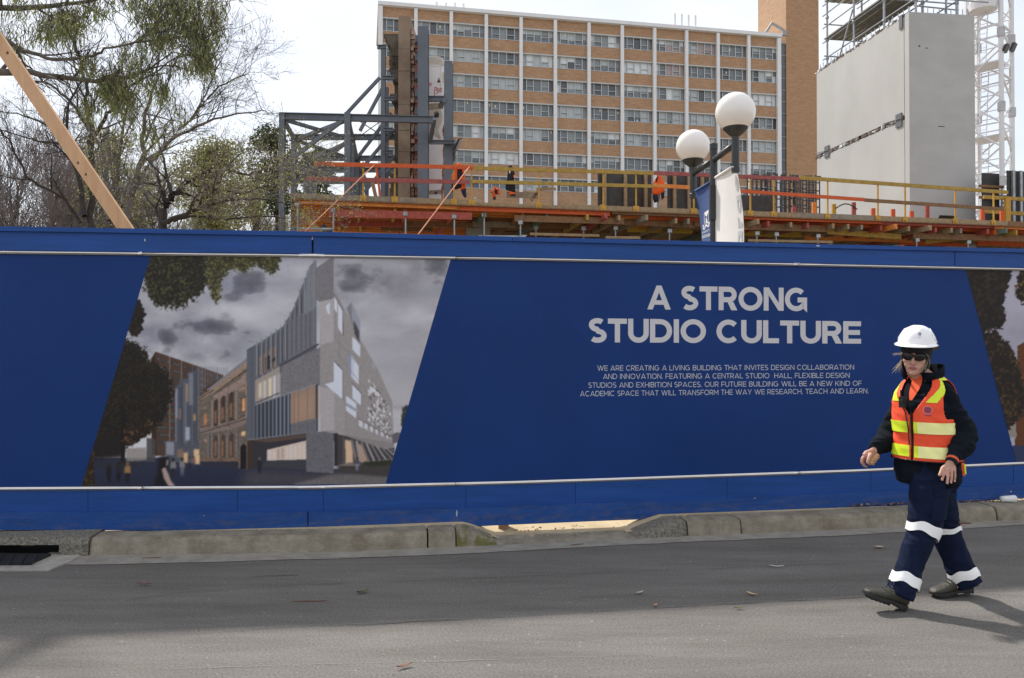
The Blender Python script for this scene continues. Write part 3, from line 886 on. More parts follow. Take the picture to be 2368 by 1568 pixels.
def paint_main():
    p = Paint(0, 40, 2370, 1500, 3.0, 5)
    X, Y = p.X, p.Y
    g = np.clip((Y - 60) / 1250, 0, 1)[..., None]
    r = np.clip((X - 1300) / 900, 0, 1)[..., None]
    base = np.array((157, 156, 167.)) * (1 - g) + np.array((180, 177, 180.)) * g
    base = base * (1 - r) + (np.array((150, 148, 156.)) * (1 - g) + np.array((158, 150, 153.)) * g) * r
    base = base * (.90 + .2 * p.fbm(240, 5, 1.6)[..., None])
    p.a = base
    for b in [(800, 500, 190, 80, (88, 88, 110), 1), (560, 560, 130, 60, (96, 96, 115), .9), (680, 620, 230, 60, (100, 100, 120), .8), (740, 690, 150, 40, (96, 95, 112), .9),
              (1010, 250, 170, 90, (104, 104, 128), .95), (1060, 540, 110, 60, (112, 112, 128), .8), (980, 640, 90, 60, (120, 120, 135), .8), (1780, 215, 190, 95, (98, 95, 102), .95),
              (1950, 260, 130, 70, (112, 108, 112), .7), (2140, 140, 160, 90, (112, 106, 108), .9), (1980, 990, 60, 14, (130, 122, 126), .7), (460, 520, 90, 50, (110, 110, 125), .7)]:
        p.blob(*b)
    for b in [(900, 400, 160, 60, (198, 194, 200), .7), (860, 700, 90, 60, (205, 200, 206), .8), (1400, 170, 60, 40, (188, 182, 188), .7), (1640, 170, 60, 24, (172, 168, 174), .7), (500, 440, 120, 50, (190, 186, 192), .6), (640, 700, 120, 30, (190, 186, 192), .5)]:
        p.blob(*b)
    # torn dark cloud banks and bright gaps
    bank = np.zeros_like(X)
    for cx, cy, rx, ry, k in [(790, 500, 230, 95, 1.0), (580, 570, 170, 70, .8), (720, 640, 260, 70, .8), (1010, 240, 190, 110, .9), (1060, 560, 120, 90, .6), (1790, 210, 240, 110, .95), (2150, 130, 170, 110, .9), (1980, 990, 80, 20, .6)]:
        bank = np.maximum(bank, k * np.exp(-((X - cx) / rx) ** 2 - ((Y - cy) / ry) ** 2))
    n1 = p.fbm(110, 6, 1.7)
    mk = np.clip((bank * .95 + (n1 - .5) * 2.6 - .38) * 1.15, 0, 1) * np.clip(bank * 2.5, 0, 1)
    p.put(mk, (76, 76, 86), .78)
    n2 = p.fbm(200, 6, 2.6); p.put(np.clip((n2 - .5) * 3.2, 0, 1) * np.clip((900 - Y) / 500, 0, 1), (104, 104, 114), .55); p.put(np.clip((.46 - n2) * 3.5, 0, 1), (204, 202, 206), .45)
    edge = np.clip(1 - abs(mk - .25) * 4, 0, 1) * np.clip(bank * 3, 0, 1)
    p.put(edge, (206, 202, 208), .22)
    # plaza
    p.poly([(0, 1305), (620, 1300), (1100, 1345), (1600, 1370), (2000, 1330), (2000, 1500), (0, 1500)], (40, 46, 72), to=(36, 38, 58), grain=.16)
    p.poly([(1050, 1370), (1420, 1390), (1930, 1350), (1930, 1480), (1000, 1480)], (66, 62, 70), soft=30, grain=.15)
    p.poly([(1330, 1462), (1560, 1405), (1925, 1380), (1915, 1480), (1350, 1480)], (98, 92, 92), soft=8, grain=.22)
    p.poly([(1600, 1340), (1935, 1320), (1930, 1420), (1620, 1395)], (62, 56, 56), soft=8, grain=.1)
    p.poly([(1610, 1338), (1745, 1340), (1740, 1352), (1610, 1352)], (120, 100, 88))
    p.poly([(1745, 1330), (1940, 1312), (1935, 1345), (1800, 1356)], (46, 48, 36), grain=.2)
    # brick tower
    p.poly([(492, 652), (905, 795), (905, 1260), (500, 1290)], (80, 56, 45), grain=.14)
    p.poly([(492, 652), (465, 700), (470, 1280), (500, 1290)], (58, 40, 32))
    for k in range(12):
        y0, y1 = 686 + k * 46.5, 812 + k * 36
        p.poly([(500, y0), (905, y1), (905, y1 + 15), (500, y0 + 21)], (62, 58, 58))
        for j in range(20):
            x = 505 + j * 20; f = (x - 500) / 405
            if p.r.rand() < .6: p.poly([(x, lerp(y0, y1, f) + 3), (x + 11, lerp(y0, y1, f) + 4), (x + 11, lerp(y0, y1, f) + 15), (x, lerp(y0, y1, f) + 15)], (112, 106, 100), .6)
    for x, w in ((578, 6), (652, 6), (718, 5), (778, 5)):
        p.line(x, 652 + (x - 492) * .347, x, 1270, w, (128, 106, 92))
    # fins over the old wing, then the glass wing
    for k in range(16):
        x = 745 + k * 12.5
        p.line(x, 742 + k * .5, x, 905 - k * 8, 4, (112, 108, 116))
    p.poly([(612, 870), (640, 845), (640, 815), (690, 818), (695, 780), (735, 768), (765, 745), (765, 1345), (560, 1320), (560, 1200), (612, 1195)], (76, 78, 90), grain=.10)
    for k in range(18):
        x = 614 + k * 8.6; y0 = 900 - k * 8 - 20 * p.r.rand()
        p.line(x, y0, x, 1190 + 40 * p.r.rand(), 2.5 + 3 * p.r.rand(), [(98, 101, 114), (60, 62, 74), (118, 121, 132), (64, 65, 72)][p.r.randint(4)], .8)
    for x0, y0, x1, y1, c in [(695, 785, 722, 980, (110, 114, 126)), (615, 880, 626, 1060, (130, 135, 160)), (676, 1115, 702, 1195, (150, 155, 170)), (726, 1035, 736, 1075, (225, 165, 80)), (556, 1205, 605, 1285, (128, 128, 142)), (662, 1270, 690, 1330, (205, 160, 110)), (726, 1250, 765, 1340, (215, 170, 120)), (625, 1250, 660, 1300, (128, 100, 82)), (640, 1000, 646, 1070, (200, 130, 70)), (682, 850, 690, 960, (190, 130, 80))]:
        p.poly([(x0, y0), (x1, y0 - 2), (x1, y1), (x0, y1)], c, grain=.12, soft=2)
    # heritage wing
    p.poly([(752, 935), (838, 880), (990, 755), (1052, 708), (1052, 1372), (762, 1345)], (104, 90, 80), grain=.22)
    p.poly([(800, 890), (1052, 690), (1052, 714), (840, 885)], (122, 116, 120))
    p.poly([(752, 935), (840, 878), (990, 760), (1052, 712), (1052, 748), (995, 795), (845, 905), (770, 945)], (146, 118, 98), grain=.2)
    p.line(760, 940, 850, 886, 5, (60, 42, 34)); p.line(850, 908, 1000, 800, 4, (74, 52, 42)); p.line(1000, 800, 1052, 762, 5, (74, 52, 42))
    p.poly([(845, 925), (995, 830), (1048, 780), (1048, 840), (995, 880), (850, 965)], (142, 116, 104), grain=.1)
    p.poly([(765, 1115), (985, 1070), (1052, 1040), (1052, 1090), (985, 1120), (770, 1160)], (124, 104, 94), grain=.14)
    p.line(765, 1150, 1052, 1062, 4, (58, 44, 40)); p.line(765, 1116, 985, 1066, 4, (60, 46, 40)); p.line(985, 1066, 1052, 1034, 4, (60, 46, 40))
    for x, yt, yb, w in [(862, 945, 1105, 25), (906, 925, 1085, 25), (956, 900, 1070, 26)]:
        p.poly([(x - w / 2, yt + 12), (x, yt - 4), (x + w / 2, yt), (x + w / 2, yb), (x - w / 2, yb + 6)], (70, 50, 40))
        p.poly([(x - w * .3, yt + 70), (x + w * .1, yt + 66), (x + w * .1, yb - 16), (x - w * .3, yb - 12)], (150, 104, 76), soft=3)
        p.poly([(x - w / 2, 1185 - (x - 862) * .1), (x, 1160 - (x - 862) * .2), (x + w / 2, 1180 - (x - 862) * .2), (x + w / 2, 1300), (x - w / 2, 1300)], (78, 56, 44))
        p.poly([(x - w * .3, 1200), (x + w * .05, 1198), (x + w * .05, 1292), (x - w * .3, 1292)], (166, 110, 78), soft=4)
    for x, yt in [(838, 945), (880, 920), (930, 895), (985, 870), (1045, 830)]:
        p.line(x, yt, x, 1110 - (x - 838) * .25, 8, (140, 120, 108)); p.line(x + 5, yt, x + 5, 1105, 3, (52, 38, 34))
    for x in (815, 838, 880, 930, 988): p.line(x, 1150, x, 1320, 9, (122, 112, 108)); p.line(x + 6, 1150, x + 6, 1320, 3, (50, 40, 38))
    p.poly([(1000, 880), (1025, 862), (1050, 875), (1050, 888), (1000, 895)], (150, 116, 96)); p.poly([(1015, 935), (1043, 925), (1043, 1020), (1015, 1028)], (60, 44, 40)); p.poly([(1020, 940), (1040, 932), (1040, 1016), (1020, 1022)], (222, 150, 92), soft=2)
    p.poly([(790, 1035), (804, 1030), (804, 1100), (790, 1104)], (205, 120, 72), soft=3); p.poly([(780, 1000), (792, 985), (808, 1000)], (140, 112, 96))
    p.poly([(1018, 1142), (1042, 1138), (1042, 1166), (1018, 1168)], (225, 176, 115)); p.poly([(1012, 1370), (1012, 1235), (1030, 1212), (1048, 1232), (1048, 1370)], (32, 26, 28))
    p.poly([(792, 1187), (804, 1185), (804, 1203), (792, 1204)], (190, 140, 110))
    p.poly([(765, 1325), (998, 1325), (1000, 1372), (765, 1348)], (44, 44, 58)); p.poly([(765, 1300), (1000, 1300), (1000, 1324), (765, 1324)], (112, 86, 70), grain=.3)
    # screen-clad new building, left face
    p.poly([(1050, 640), (1150, 585), (1270, 500), (1330, 400), (1395, 235), (1440, 125), (1475, 95), (1480, 1200), (1050, 1195)], (88, 88, 96))
    p.poly([(1050, 640), (1110, 612), (1110, 1195), (1050, 1195)], (80, 82, 92), grain=.1)
    for k in range(9): p.line(1054 + k * 6.5, 650 - k * 3, 1054 + k * 6.5, 1190, 2.2, (100, 102, 114), .7)
    p.poly([(1120, 690), (1235, 610), (1235, 740), (1120, 800)], (128, 102, 84), grain=.2)
    p.poly([(1165, 690), (1190, 672), (1190, 758), (1165, 770)], (44, 36, 36)); p.poly([(1200, 700), (1228, 680), (1228, 705), (1200, 728)], (60, 50, 46))
    for k in range(13):
        x = 1112 + k * 29; yt = pw([(1050, 640), (1150, 585), (1270, 500), (1330, 400), (1395, 235), (1440, 125), (1475, 95)], x) - 16
        yb = lerp(800, 600, (x - 1110) / 365)
        p.line(x, yt, x, yb, 9, (122, 126, 136)); p.line(x + 9, yt + 26, x + 9, yb, 6, (62, 60, 68))
        if k > 4: p.line(x + 16, yt + 60, x + 16, yt + 190, 3, (170, 128, 84), .5)
    p.poly([(1300, 470), (1475, 370), (1475, 605), (1300, 705)], (104, 104, 110), .82, grain=.10)
    for x in (1325, 1352, 1382, 1408, 1436): p.line(x, 470 - (x - 1300) * .5, x, 690 - (x - 1300) * .5, 3, (58, 56, 62))
    p.poly([(1415, 160), (1475, 100), (1475, 380), (1400, 430)], (118, 120, 128), .8, grain=.06)
    p.line(1252, 740, 1490, 606, 9, (62, 60, 66))
    # middle window and stone slab
    p.poly([(1100, 830), (1250, 742), (1250, 930), (1100, 980)], (150, 132, 118))
    for x, c in [(1122, (205, 180, 150)), (1150, (190, 176, 160)), (1182, (214, 190, 158)), (1210, (196, 186, 178)), (1236, (160, 150, 150))]: p.poly([(x, 860 - (x - 1100) * .5), (x + 20, 850 - (x - 1100) * .5), (x + 20, 930), (x, 940)], c, soft=4)
    for x in (1112, 1146, 1178, 1206, 1228): p.line(x, 800 - (x - 1112) * .5, x, 960, 5, (132, 138, 152))
    p.line(1100, 968, 1250, 905, 8, (80, 78, 84))
    p.poly([(1262, 742), (1510, 620), (1578, 592), (1578, 836), (1520, 853), (1262, 918)], (110, 106, 109), grain=.20)
    # lower screen
    p.poly([(1100, 975), (1475, 850), (1475, 1142), (1100, 1190)], (56, 56, 64))
    p.poly([(1318, 905), (1470, 855), (1470, 1080), (1318, 1100)], (146, 116, 98), grain=.08); p.poly([(1330, 940), (1460, 900), (1460, 1060), (1330, 1085)], (168, 128, 102), .6, soft=20)
    p.poly([(1318, 1095), (1475, 1058), (1475, 1142), (1318, 1165)], (98, 98, 104), grain=.16)
    for k in range(9): x = 1112 + k * 24; p.line(x, 972 - k * 8, x, 1186 - k * 3, 9 if k > 4 else 6, (116, 128, 148))
    for x in (1340, 1366, 1392, 1420, 1446): p.line(x, 900 - (x - 1318) * .32, x, 1150 - (x - 1340) * .15, 3, (90, 76, 70), .8)
    p.line(1098, 978, 1478, 850, 7, (126, 126, 132)); p.line(1050, 1192, 1480, 1142, 7, (112, 112, 118)); p.line(1480, 850, 1480, 1140, 10, (66, 64, 68))
    p.poly([(1484, 890), (1494, 888), (1494, 1060), (1484, 1062)], (186, 160, 140))
    # undercroft
    p.poly([(1052, 1196), (1412, 1152), (1412, 1372), (1052, 1368)], (50, 48, 55))
    p.poly([(1070, 1194), (1412, 1156), (1412, 1180), (1180, 1208)], (86, 66, 58))
    p.poly([(1174, 1252), (1412, 1196), (1412, 1312), (1174, 1318)], (196, 172, 158), grain=.06)
    for x in range(1185, 1410, 26): p.poly([(x, 1262 - (x - 1174) * .2), (x + 12, 1260 - (x - 1174) * .2), (x + 12, 1306), (x, 1308)], [(214, 190, 172), (170, 140, 122), (206, 196, 192), (150, 128, 116)][p.r.randint(4)], .7, soft=2)
    p.poly([(1174, 1318), (1412, 1312), (1412, 1372), (1120, 1360)], (58, 58, 66)); p.poly([(1060, 1196), (1085, 1192), (1085, 1366), (1060, 1366)], (66, 46, 38))
    p.poly([(1412, 1150), (1580, 1134), (1582, 1396), (1412, 1386)], (96, 94, 100), grain=.2)
    # pale right face
    p.poly([(1474, 142), (1582, 68), (1582, 322), (1522, 366), (1474, 334)], (112, 108, 112), grain=.14)
    p.line(1584, 66, 1584, 300, 5, (150, 146, 152))
    p.poly([(1496, 346), (1522, 366), (1582, 322), (1584, 262), (1640, 380), (1742, 575), (1850, 760), (1940, 962), (1946, 1246), (1582, 1152), (1500, 1138)], (140, 131, 129), grain=.10)
    p.poly([(1496, 346), (1580, 330), (1580, 592), (1500, 612)], (158, 150, 150), grain=.08); p.poly([(1496, 870), (1584, 880), (1584, 1134), (1500, 1138)], (158, 150, 150), grain=.08)
    p.poly([(1584, 900), (1655, 970), (1655, 1165), (1584, 1150)], (146, 137, 135), grain=.08)
    wh = (188, 192, 204)
    for q in [[(1583, 310), (1636, 400), (1636, 552), (1604, 500), (1604, 420), (1583, 390)], [(1532, 376), (1556, 352), (1556, 430), (1540, 410)], [(1582, 712), (1636, 770), (1636, 945), (1528, 852), (1582, 836)], [(1675, 655), (1733, 735), (1733, 855), (1675, 795)],
              [(1695, 852), (1750, 912), (1750, 985), (1695, 935)], [(1654, 920), (1718, 968), (1718, 1060), (1654, 1012)], [(1696, 560), (1742, 610), (1742, 690), (1696, 640)]]:
        p.poly(q, wh)
    p.poly([(1675, 655), (1690, 675), (1690, 810), (1675, 795)], (128, 136, 160)); p.line(1700, 690, 1700, 815, 5, (140, 146, 166)); p.line(1606, 350, 1606, 505, 6, (150, 142, 140)); p.line(1654, 970, 1718, 1012, 16, (140, 140, 150))
    for q in [((1636, 396), (1638, 552)), ((1636, 765), (1636, 945)), ((1750, 910), (1750, 985)), ((1583, 305), (1636, 398)), ((1582, 708), (1636, 766)), ((1697, 848), (1750, 908))]:
        p.line(*q[0], *q[1], 5, (86, 78, 74))
    p.line(1586, 640, 1945, 1110, 2.5, (116, 107, 104), .8); p.line(1584, 560, 1760, 770, 2.5, (116, 107, 104), .8); p.line(1655, 900, 1655, 1170, 2.5, (116, 107, 104), .8); p.line(1616, 540, 1616, 720, 2.5, (116, 107, 104), .8); p.line(1584, 890, 1584, 1140, 3, (120, 112, 110), .8)
    p.poly([(1658, 386), (1690, 348), (1742, 460), (1742, 605), (1705, 520)], (118, 116, 122)); p.poly([(1690, 348), (1742, 460), (1742, 590), (1716, 530), (1692, 440)], (136, 138, 150)); p.poly([(1704, 460), (1738, 530), (1738, 600), (1706, 540)], (72, 68, 72))
    for k in range(210):
        f = p.r.rand() ** .8; x = 1785 + f * 145; yt, yb = lerp(770, 965, f), lerp(1085, 1215, f); y = lerp(yt + 20, yb - 30, p.r.rand()); w = lerp(13, 5, f); h_ = lerp(15, 8, f)
        p.poly([(x, y), (x + w, y + w * 1.0), (x + w, y + h_ + w), (x, y + h_)], (196, 194, 200) if p.r.rand() < .7 else (96, 88, 86), .9)
    for f in np.linspace(0, 1, 7): x = 1735 + f * 200; p.poly([(x, 1068 + f * 105), (x + 22 - f * 10, 1076 + f * 107), (x + 22 - f * 10, 1120 + f * 85), (x, 1105 + f * 88)], (186, 186, 194))
    p.line(1730, 1062, 1945, 1180, 4, (84, 76, 74)); p.poly([(1815, 712), (1832, 735), (1835, 770), (1815, 745)], (140, 144, 156))
    p.poly([(1655, 1162), (1950, 1212), (1950, 1240), (1890, 1252), (1655, 1180)], (128, 120, 118))
    # raking columns at street level
    p.poly([(1582, 1152), (1655, 1168), (1890, 1250), (1952, 1240), (1950, 1308), (1745, 1332), (1650, 1336), (1584, 1352)], (64, 58, 60))
    p.poly([(1650, 1190), (1694, 1200), (1700, 1330), (1654, 1336)], (204, 164, 128), soft=2); p.poly([(1714, 1210), (1750, 1222), (1800, 1320), (1735, 1328)], (176, 132, 102), soft=3)
    for k in range(9): x = 1690 + k * 30; p.line(x, 1190 + k * 7, x + 32 + k * 6, 1335 - k * 4, 15 - k, (112, 106, 106) if k % 2 == 0 else (140, 136, 140))
    p.poly([(1584, 1152), (1606, 1150), (1606, 1352), (1584, 1352)], (44, 42, 46)); p.line(1640, 1170, 1640, 1335, 6, (90, 84, 86))
    # far roofs and trees at the right edge
    p.poly([(1938, 1160), (1965, 1145), (2000, 1150), (1990, 1210), (1940, 1212)], (92, 88, 94)); p.leaves([(2000, 985), (2050, 985), (2050, 1120), (1985, 1110)], (46, 46, 44), (72, 76, 60), 14, 12, .45)
    # trees, near
    p.leaves([(300, 560), (430, 640), (470, 720), (560, 760), (595, 860), (590, 960), (545, 1080), (430, 1150), (345, 1220), (280, 1270), (60, 1270), (60, 900), (200, 700)], (32, 28, 26), (52, 45, 31), 34, 10, .44, .12)
    p.poly([(60, 1180), (300, 1180), (290, 1300), (60, 1320)], (34, 30, 30), soft=14); p.line(296, 1000, 292, 1340, 26, (30, 25, 24)); p.line(160, 1230, 165, 1330, 8, (38, 33, 32))
    p.poly([(312, 1245), (436, 1238), (438, 1318), (314, 1325)], (134, 124, 116), .85, soft=3, grain=.06); p.poly([(438, 1180), (492, 1185), (492, 1325), (438, 1328)], (72, 66, 68), .9)
    p.leaves([(300, 1120), (480, 1050), (470, 1150), (330, 1230), (290, 1230)], (36, 29, 24), (96, 66, 42), 14, 13, .45, .2)
    p.poly([(120, 1330), (420, 1325), (420, 1352), (120, 1360)], (44, 44, 44), .7, soft=8, grain=.3)
    p.leaves([(40, 1210), (115, 1240), (122, 1480), (0, 1480)], (40, 32, 25), (80, 58, 34), 8, 14, .42, .2)
    p.leaves([(330, 345), (395, 330), (428, 420), (400, 560), (350, 560), (310, 500)], (34, 29, 26), (58, 48, 34), 12, 14, .42, .1)
    p.leaves([(430, 30), (815, 30), (815, 230), (765, 320), (700, 345), (640, 400), (560, 370), (510, 410), (470, 330), (440, 290), (410, 250)], (36, 33, 27), (80, 78, 46), 30, 11, .47, .12)
    p.leaves([(800, 30), (1270, 30), (1250, 150), (1200, 205), (1150, 150), (1080, 120), (1045, 220), (1010, 150), (950, 160), (905, 200), (890, 350), (850, 372), (815, 270), (790, 200)], (52, 50, 31), (118, 112, 62), 24, 10, .52, .3)
    # people on the plaza
    for q in [(208, 1455, 118, (30, 30, 36), (24, 24, 30)), (268, 1455, 130, (38, 36, 42), (26, 26, 32)), (322, 1455, 128, (150, 104, 52), (30, 28, 32), (140, 90, 50)), (600, 1424, 122, (116, 112, 114), (40, 40, 46)), (655, 1412, 112, (120, 112, 112), (96, 96, 110)),
              (700, 1365, 72, (90, 84, 88), (40, 38, 44)), (726, 1365, 74, (130, 88, 84), (60, 58, 66)), (1128, 1396, 98, (36, 36, 44), (30, 30, 36), (120, 112, 108)), (1724, 1378, 82, (66, 66, 84), (116, 124, 150))]:
        person_mark(p, *q)
    p.poly([(510, 1300), (545, 1285), (575, 1300), (575, 1345), (560, 1360), (575, 1400), (590, 1480), (480, 1480), (505, 1400)], (27, 25, 30), soft=10)
    p.poly([(560, 1312), (572, 1318), (570, 1345), (556, 1350)], (150, 124, 116), soft=3); p.poly([(530, 1370), (552, 1358), (572, 1400), (585, 1440), (618, 1480), (575, 1480), (545, 1430)], (164, 134, 126), soft=4)
        # paper grain, and fine masonry texture on the old wing
    hw = p.mask([(752, 935), (838, 880), (990, 755), (1052, 708), (1052, 1372), (762, 1345)]).astype(float)
    p.a *= (1 + (hw * .16)[..., None] * ((p.fbm(9, 3)[..., None] - .5) * 2))
    p.a *= (.97 + .06 * p.r.rand(p.h, p.w, 1))
    for c_ in range(3): p.a[..., c_] = .35 * p.a[..., c_] + .65 * p.blur(p.a[..., c_], 2.5)
    lum = p.a.mean(-1, keepdims=True); p.a = lum + (p.a - lum) * .78
    return p
def paint_side():
    """the next picture along, only its left edge in view; units: photograph pixels at 2367 width"""
    p = Paint(2200, 600, 3000, 1110, 1.5, 11)
    p.a = np.array((150, 146, 158.)) * (.9 + .2 * p.fbm(90, 5, 1.5)[..., None])
    p.blob(2350, 770, 40, 26, (96, 94, 108), .9); p.blob(2420, 690, 60, 40, (180, 176, 184), .7)
    p.poly([(2352, 800), (2375, 786), (2600, 850), (2600, 1060), (2345, 1060)], (86, 52, 34), grain=.2)
    p.poly([(2340, 1030), (3000, 1040), (3000, 1110), (2340, 1110)], (46, 52, 78), grain=.1); p.poly([(2322, 980), (2348, 980), (2350, 1010), (2325, 1012)], (130, 120, 112))
    dk, lt = (33, 28, 26), (70, 54, 34)
    p.leaves([(2200, 600), (2345, 600), (2330, 660), (2318, 700), (2326, 740), (2312, 765), (2300, 755), (2290, 770), (2240, 760)], dk, (50, 44, 36), 6, 8, .40, .15, 30)
    p.leaves([(2360, 600), (2480, 600), (2460, 700), (2370, 710), (2345, 680)], dk, (110, 88, 46), 8, 8, .44, .3, 30)
    p.leaves([(2200, 770), (2300, 765), (2345, 810), (2360, 860), (2372, 960), (2340, 985), (2320, 1000), (2200, 1000)], dk, lt, 6, 7, .40, .2, 30)
    return p
def picture(p, corners, to_px, nu, nv, name, parent, off):
    """corners: top-left, top-right, bottom-left, bottom-right in the painter's units"""
    tl, tr, bl, br = corners
    v = np.linspace(0, 1, nv)[:, None]; u = np.linspace(0, 1, nu)[None, :]
    x = ((tl[0] * (1 - u) + tr[0] * u) * (1 - v) + (bl[0] * (1 - u) + br[0] * u) * v)
    y = ((tl[1] * (1 - u) + tr[1] * u) * (1 - v) + (bl[1] * (1 - u) + br[1] * u) * v)
    c = np.clip(p.sample(x, y), 0, 255) / 255.0
    c = np.where(c <= .04045, c / 12.92, ((c + .055) / 1.055) ** 2.4) * PRINT_GAIN
    px, py = to_px(x, y)
    uu, vv = (px - CX) / F, -(py - CY) / F
    dx, dy, dz = uu, _c - vv * _s, _s + vv * _c
    X0, Y0 = HL['X0'], HL['Y0']
    s_ = np.where(px < JOINT, HL['s'], HR['s'])
    t = uu / dy
    Yp = (Y0 - s_ * X0) / (1 - s_ * t); k_ = Yp / dy
    n_ = np.sqrt(1 + s_ ** 2)
    co = np.stack([dx * k_ + s_ / n_ * off, Yp - off / n_, EYE + dz * k_], -1).reshape(-1, 3)
    base = np.array(world_loc(parent)); co = co - base
    idx = np.arange(nu * nv).reshape(nv, nu)
    q = np.stack([idx[1:, :-1], idx[1:, 1:], idx[:-1, 1:], idx[:-1, :-1]], -1).reshape(-1, 4)
    me = bpy.data.meshes.new(name)
    me.vertices.add(len(co)); me.vertices.foreach_set('co', co.ravel())
    me.loops.add(q.size); me.loops.foreach_set('vertex_index', q.ravel().astype(np.int32))
    me.polygons.add(len(q)); me.polygons.foreach_set('loop_start', np.arange(0, q.size, 4, dtype=np.int32))
    me.update(); me.validate()
    at = me.color_attributes.new('print', 'FLOAT_COLOR', 'POINT')
    at.data.foreach_set('color', np.concatenate([c.reshape(-1, 3), np.ones((len(co), 1))], 1).astype(np.float32).ravel())
    m = MATS.get('printed_picture')
    if m is None:
        m = bpy.data.materials.new('printed_picture'); m.use_nodes = True; MATS['printed_picture'] = m
        n, l = m.node_tree.nodes, m.node_tree.links
        b = n['Principled BSDF']; b.inputs['Roughness'].default_value = 0.5; b.inputs['Specular IOR Level'].default_value = 0.18
        a = n.new('ShaderNodeVertexColor'); a.layer_name = 'print'
        l.new(a.outputs[0], b.inputs['Base Color'])
    me.materials.append(m)
    o = bpy.data.objects.new(name, me); COL.objects.link(o); o.parent = parent
    return o
PRINT_GAIN = 1.45
def z1(x, y): return (300 + x / 1.5277) / 1.7305, (980 + y / 1.5277) / 1.7305
o = picture(paint_main(), ((466, 56), (2300, 74), (38, 1478), (1898, 1460)), z1, 560, 430, 'printed_picture', hd, 0.0012)
o['label'] = 'printed picture of a grey angular building with dark trees'
o = picture(paint_side(), ((2232, 623), (2900, 637), (2349, 1068), (2900, 1044)), lambda x, y: (x, y), 240, 220, 'printed_picture', hd, 0.0012)
o['label'] = 'edge of the next printed picture, dark trees against cloud'
# ================================================================== BRICK OFFICE BLOCK
M_BRICK = mat('orange_brick', (0.345, 0.202, 0.115), 0.85, scale=0.9, bump=0.0, col2=(0.445, 0.278, 0.168), streak=(1, 1, 3.5))
M_BRICK2 = mat('tower_brick', (0.345, 0.20, 0.108), 0.85, scale=0.8, col2=(0.43, 0.262, 0.152), streak=(1, 1, 4))
def brickify(m, s, dark=0.82):
    """fine brick courses over the mottled colour"""
    n, l = m.node_tree.nodes, m.node_tree.links
    b = n['Principled BSDF']; src = b.inputs['Base Color'].links[0].from_socket
    tc = n.new('ShaderNodeTexCoord'); v = n.new('ShaderNodeTexNoise'); v.inputs['Scale'].default_value = s; v.inputs['Detail'].default_value = 2
    mp = n.new('ShaderNodeMapping'); mp.inputs['Scale'].default_value = (1, 1, 3.2)
    l.new(tc.outputs['Object'], mp.inputs[0]); l.new(mp.outputs[0], v.inputs['Vector'])
    r = n.new('ShaderNodeValToRGB'); r.color_ramp.elements[0].position = .3; r.color_ramp.elements[0].color = (dark, dark, dark, 1); r.color_ramp.elements[1].position = .72; r.color_ramp.elements[1].color = (1.14, 1.16, 1.18, 1)
    l.new(v.outputs[0], r.inputs[0])
    x = n.new('ShaderNodeMix'); x.data_type = 'RGBA'; x.blend_type = 'MULTIPLY'; x.inputs[0].default_value = 1
    l.new(src, x.inputs[6]); l.new(r.outputs[0], x.inputs[7]); l.new(x.outputs[2], b.inputs['Base Color'])
brickify(M_BRICK, 3.0); brickify(M_BRICK2, 3.0, .86)
M_WHITE = mat('white_concrete', (0.70, 0.71, 0.73), 0.6, var=0.05, scale=1.2)
M_FRAME = mat('window_frame_grey', (0.50, 0.52, 0.53), 0.5, var=0.06)
GL = [mat('glass_dark', (0.06, 0.067, 0.077), 0.12, var=.25, scale=.7, spec=0.75), mat('glass_slate', (0.145, 0.168, 0.188), 0.15, var=.2, scale=.6, spec=0.7), mat('glass_grey', (0.24, 0.27, 0.285), 0.2, var=.12, scale=.6),  # slate glass lightened: sky reflection put into its base colour
      mat('blind_pale', (0.42, 0.465, 0.485), 0.35, var=.08, scale=.8), mat('blind_white', (0.66, 0.69, 0.71), 0.35, var=.05), mat('blind_pink', (0.34, 0.27, 0.27), 0.3, var=.15), mat('room_lamp_cream', (0.8, 0.7, 0.45), 0.5, var=.03)]
BF = dict(X0=-6.5, Y0=107.8, s=0.19)
U = Vector((1, .19, 0)).normalized(); NB = Vector((.19, -1, 0)).normalized()
UP = Vector((0, 0, 1))
COLPX = [878, 960, 1042, 1123, 1203.5, 1283, 1361, 1438, 1513, 1587, 1660, 1731, 1801]
cp = [line_hit(p, **BF) for p in COLPX]
O_ = cp[0]
cu = [(p - O_).dot(U) for p in cp]
ZR = 48.6
def fb(u, w, z): return O_ + U * u + NB * w + UP * z
def fbox(mb, u0, u1, w0, w1, z0, z1, mi=0):
    mb.hexa([fb(u0, w0, z0), fb(u1, w0, z0), fb(u1, w1, z0), fb(u0, w1, z0), fb(u0, w0, z1), fb(u1, w0, z1), fb(u1, w1, z1), fb(u0, w1, z1)], mi)
bld = thing('office_block', 'tall orange brick office block with white fins and bands of windows', 'building', fb(cu[-1] / 2, -6, 0.08))
ROWS = [46.45 - 3.5 * k for k in range(7)]
mb = MB()
fbox(mb, cu[0], cu[-1], -14, -.32, 0, ZR - .05)
top = ZR - .55
for z in ROWS:
    fbox(mb, cu[0], cu[-1], -.3, 0, z + .16, top); top = z - 1.72
fbox(mb, cu[0], cu[-1], -.3, 0, 0, top)
mb.build('wall', M_BRICK, bld)
mb = MB(); fbox(mb, cu[0] - .35, cu[-1] + .35, -14.2, .55, ZR - .5, ZR); fbox(mb, cu[0] - .35, cu[-1] + .35, -14.2, .25, ZR - .56, ZR - .5); mb.build('parapet', M_WHITE, bld)
for i, u in enumerate(cu):
    mb = MB(); w = .23 if 0 < i < 12 else .3
    fbox(mb, u - w, u + w, -.1, .42, 0, ZR - .57); mb.build('column', M_WHITE, bld)
rw = random.Random(21)
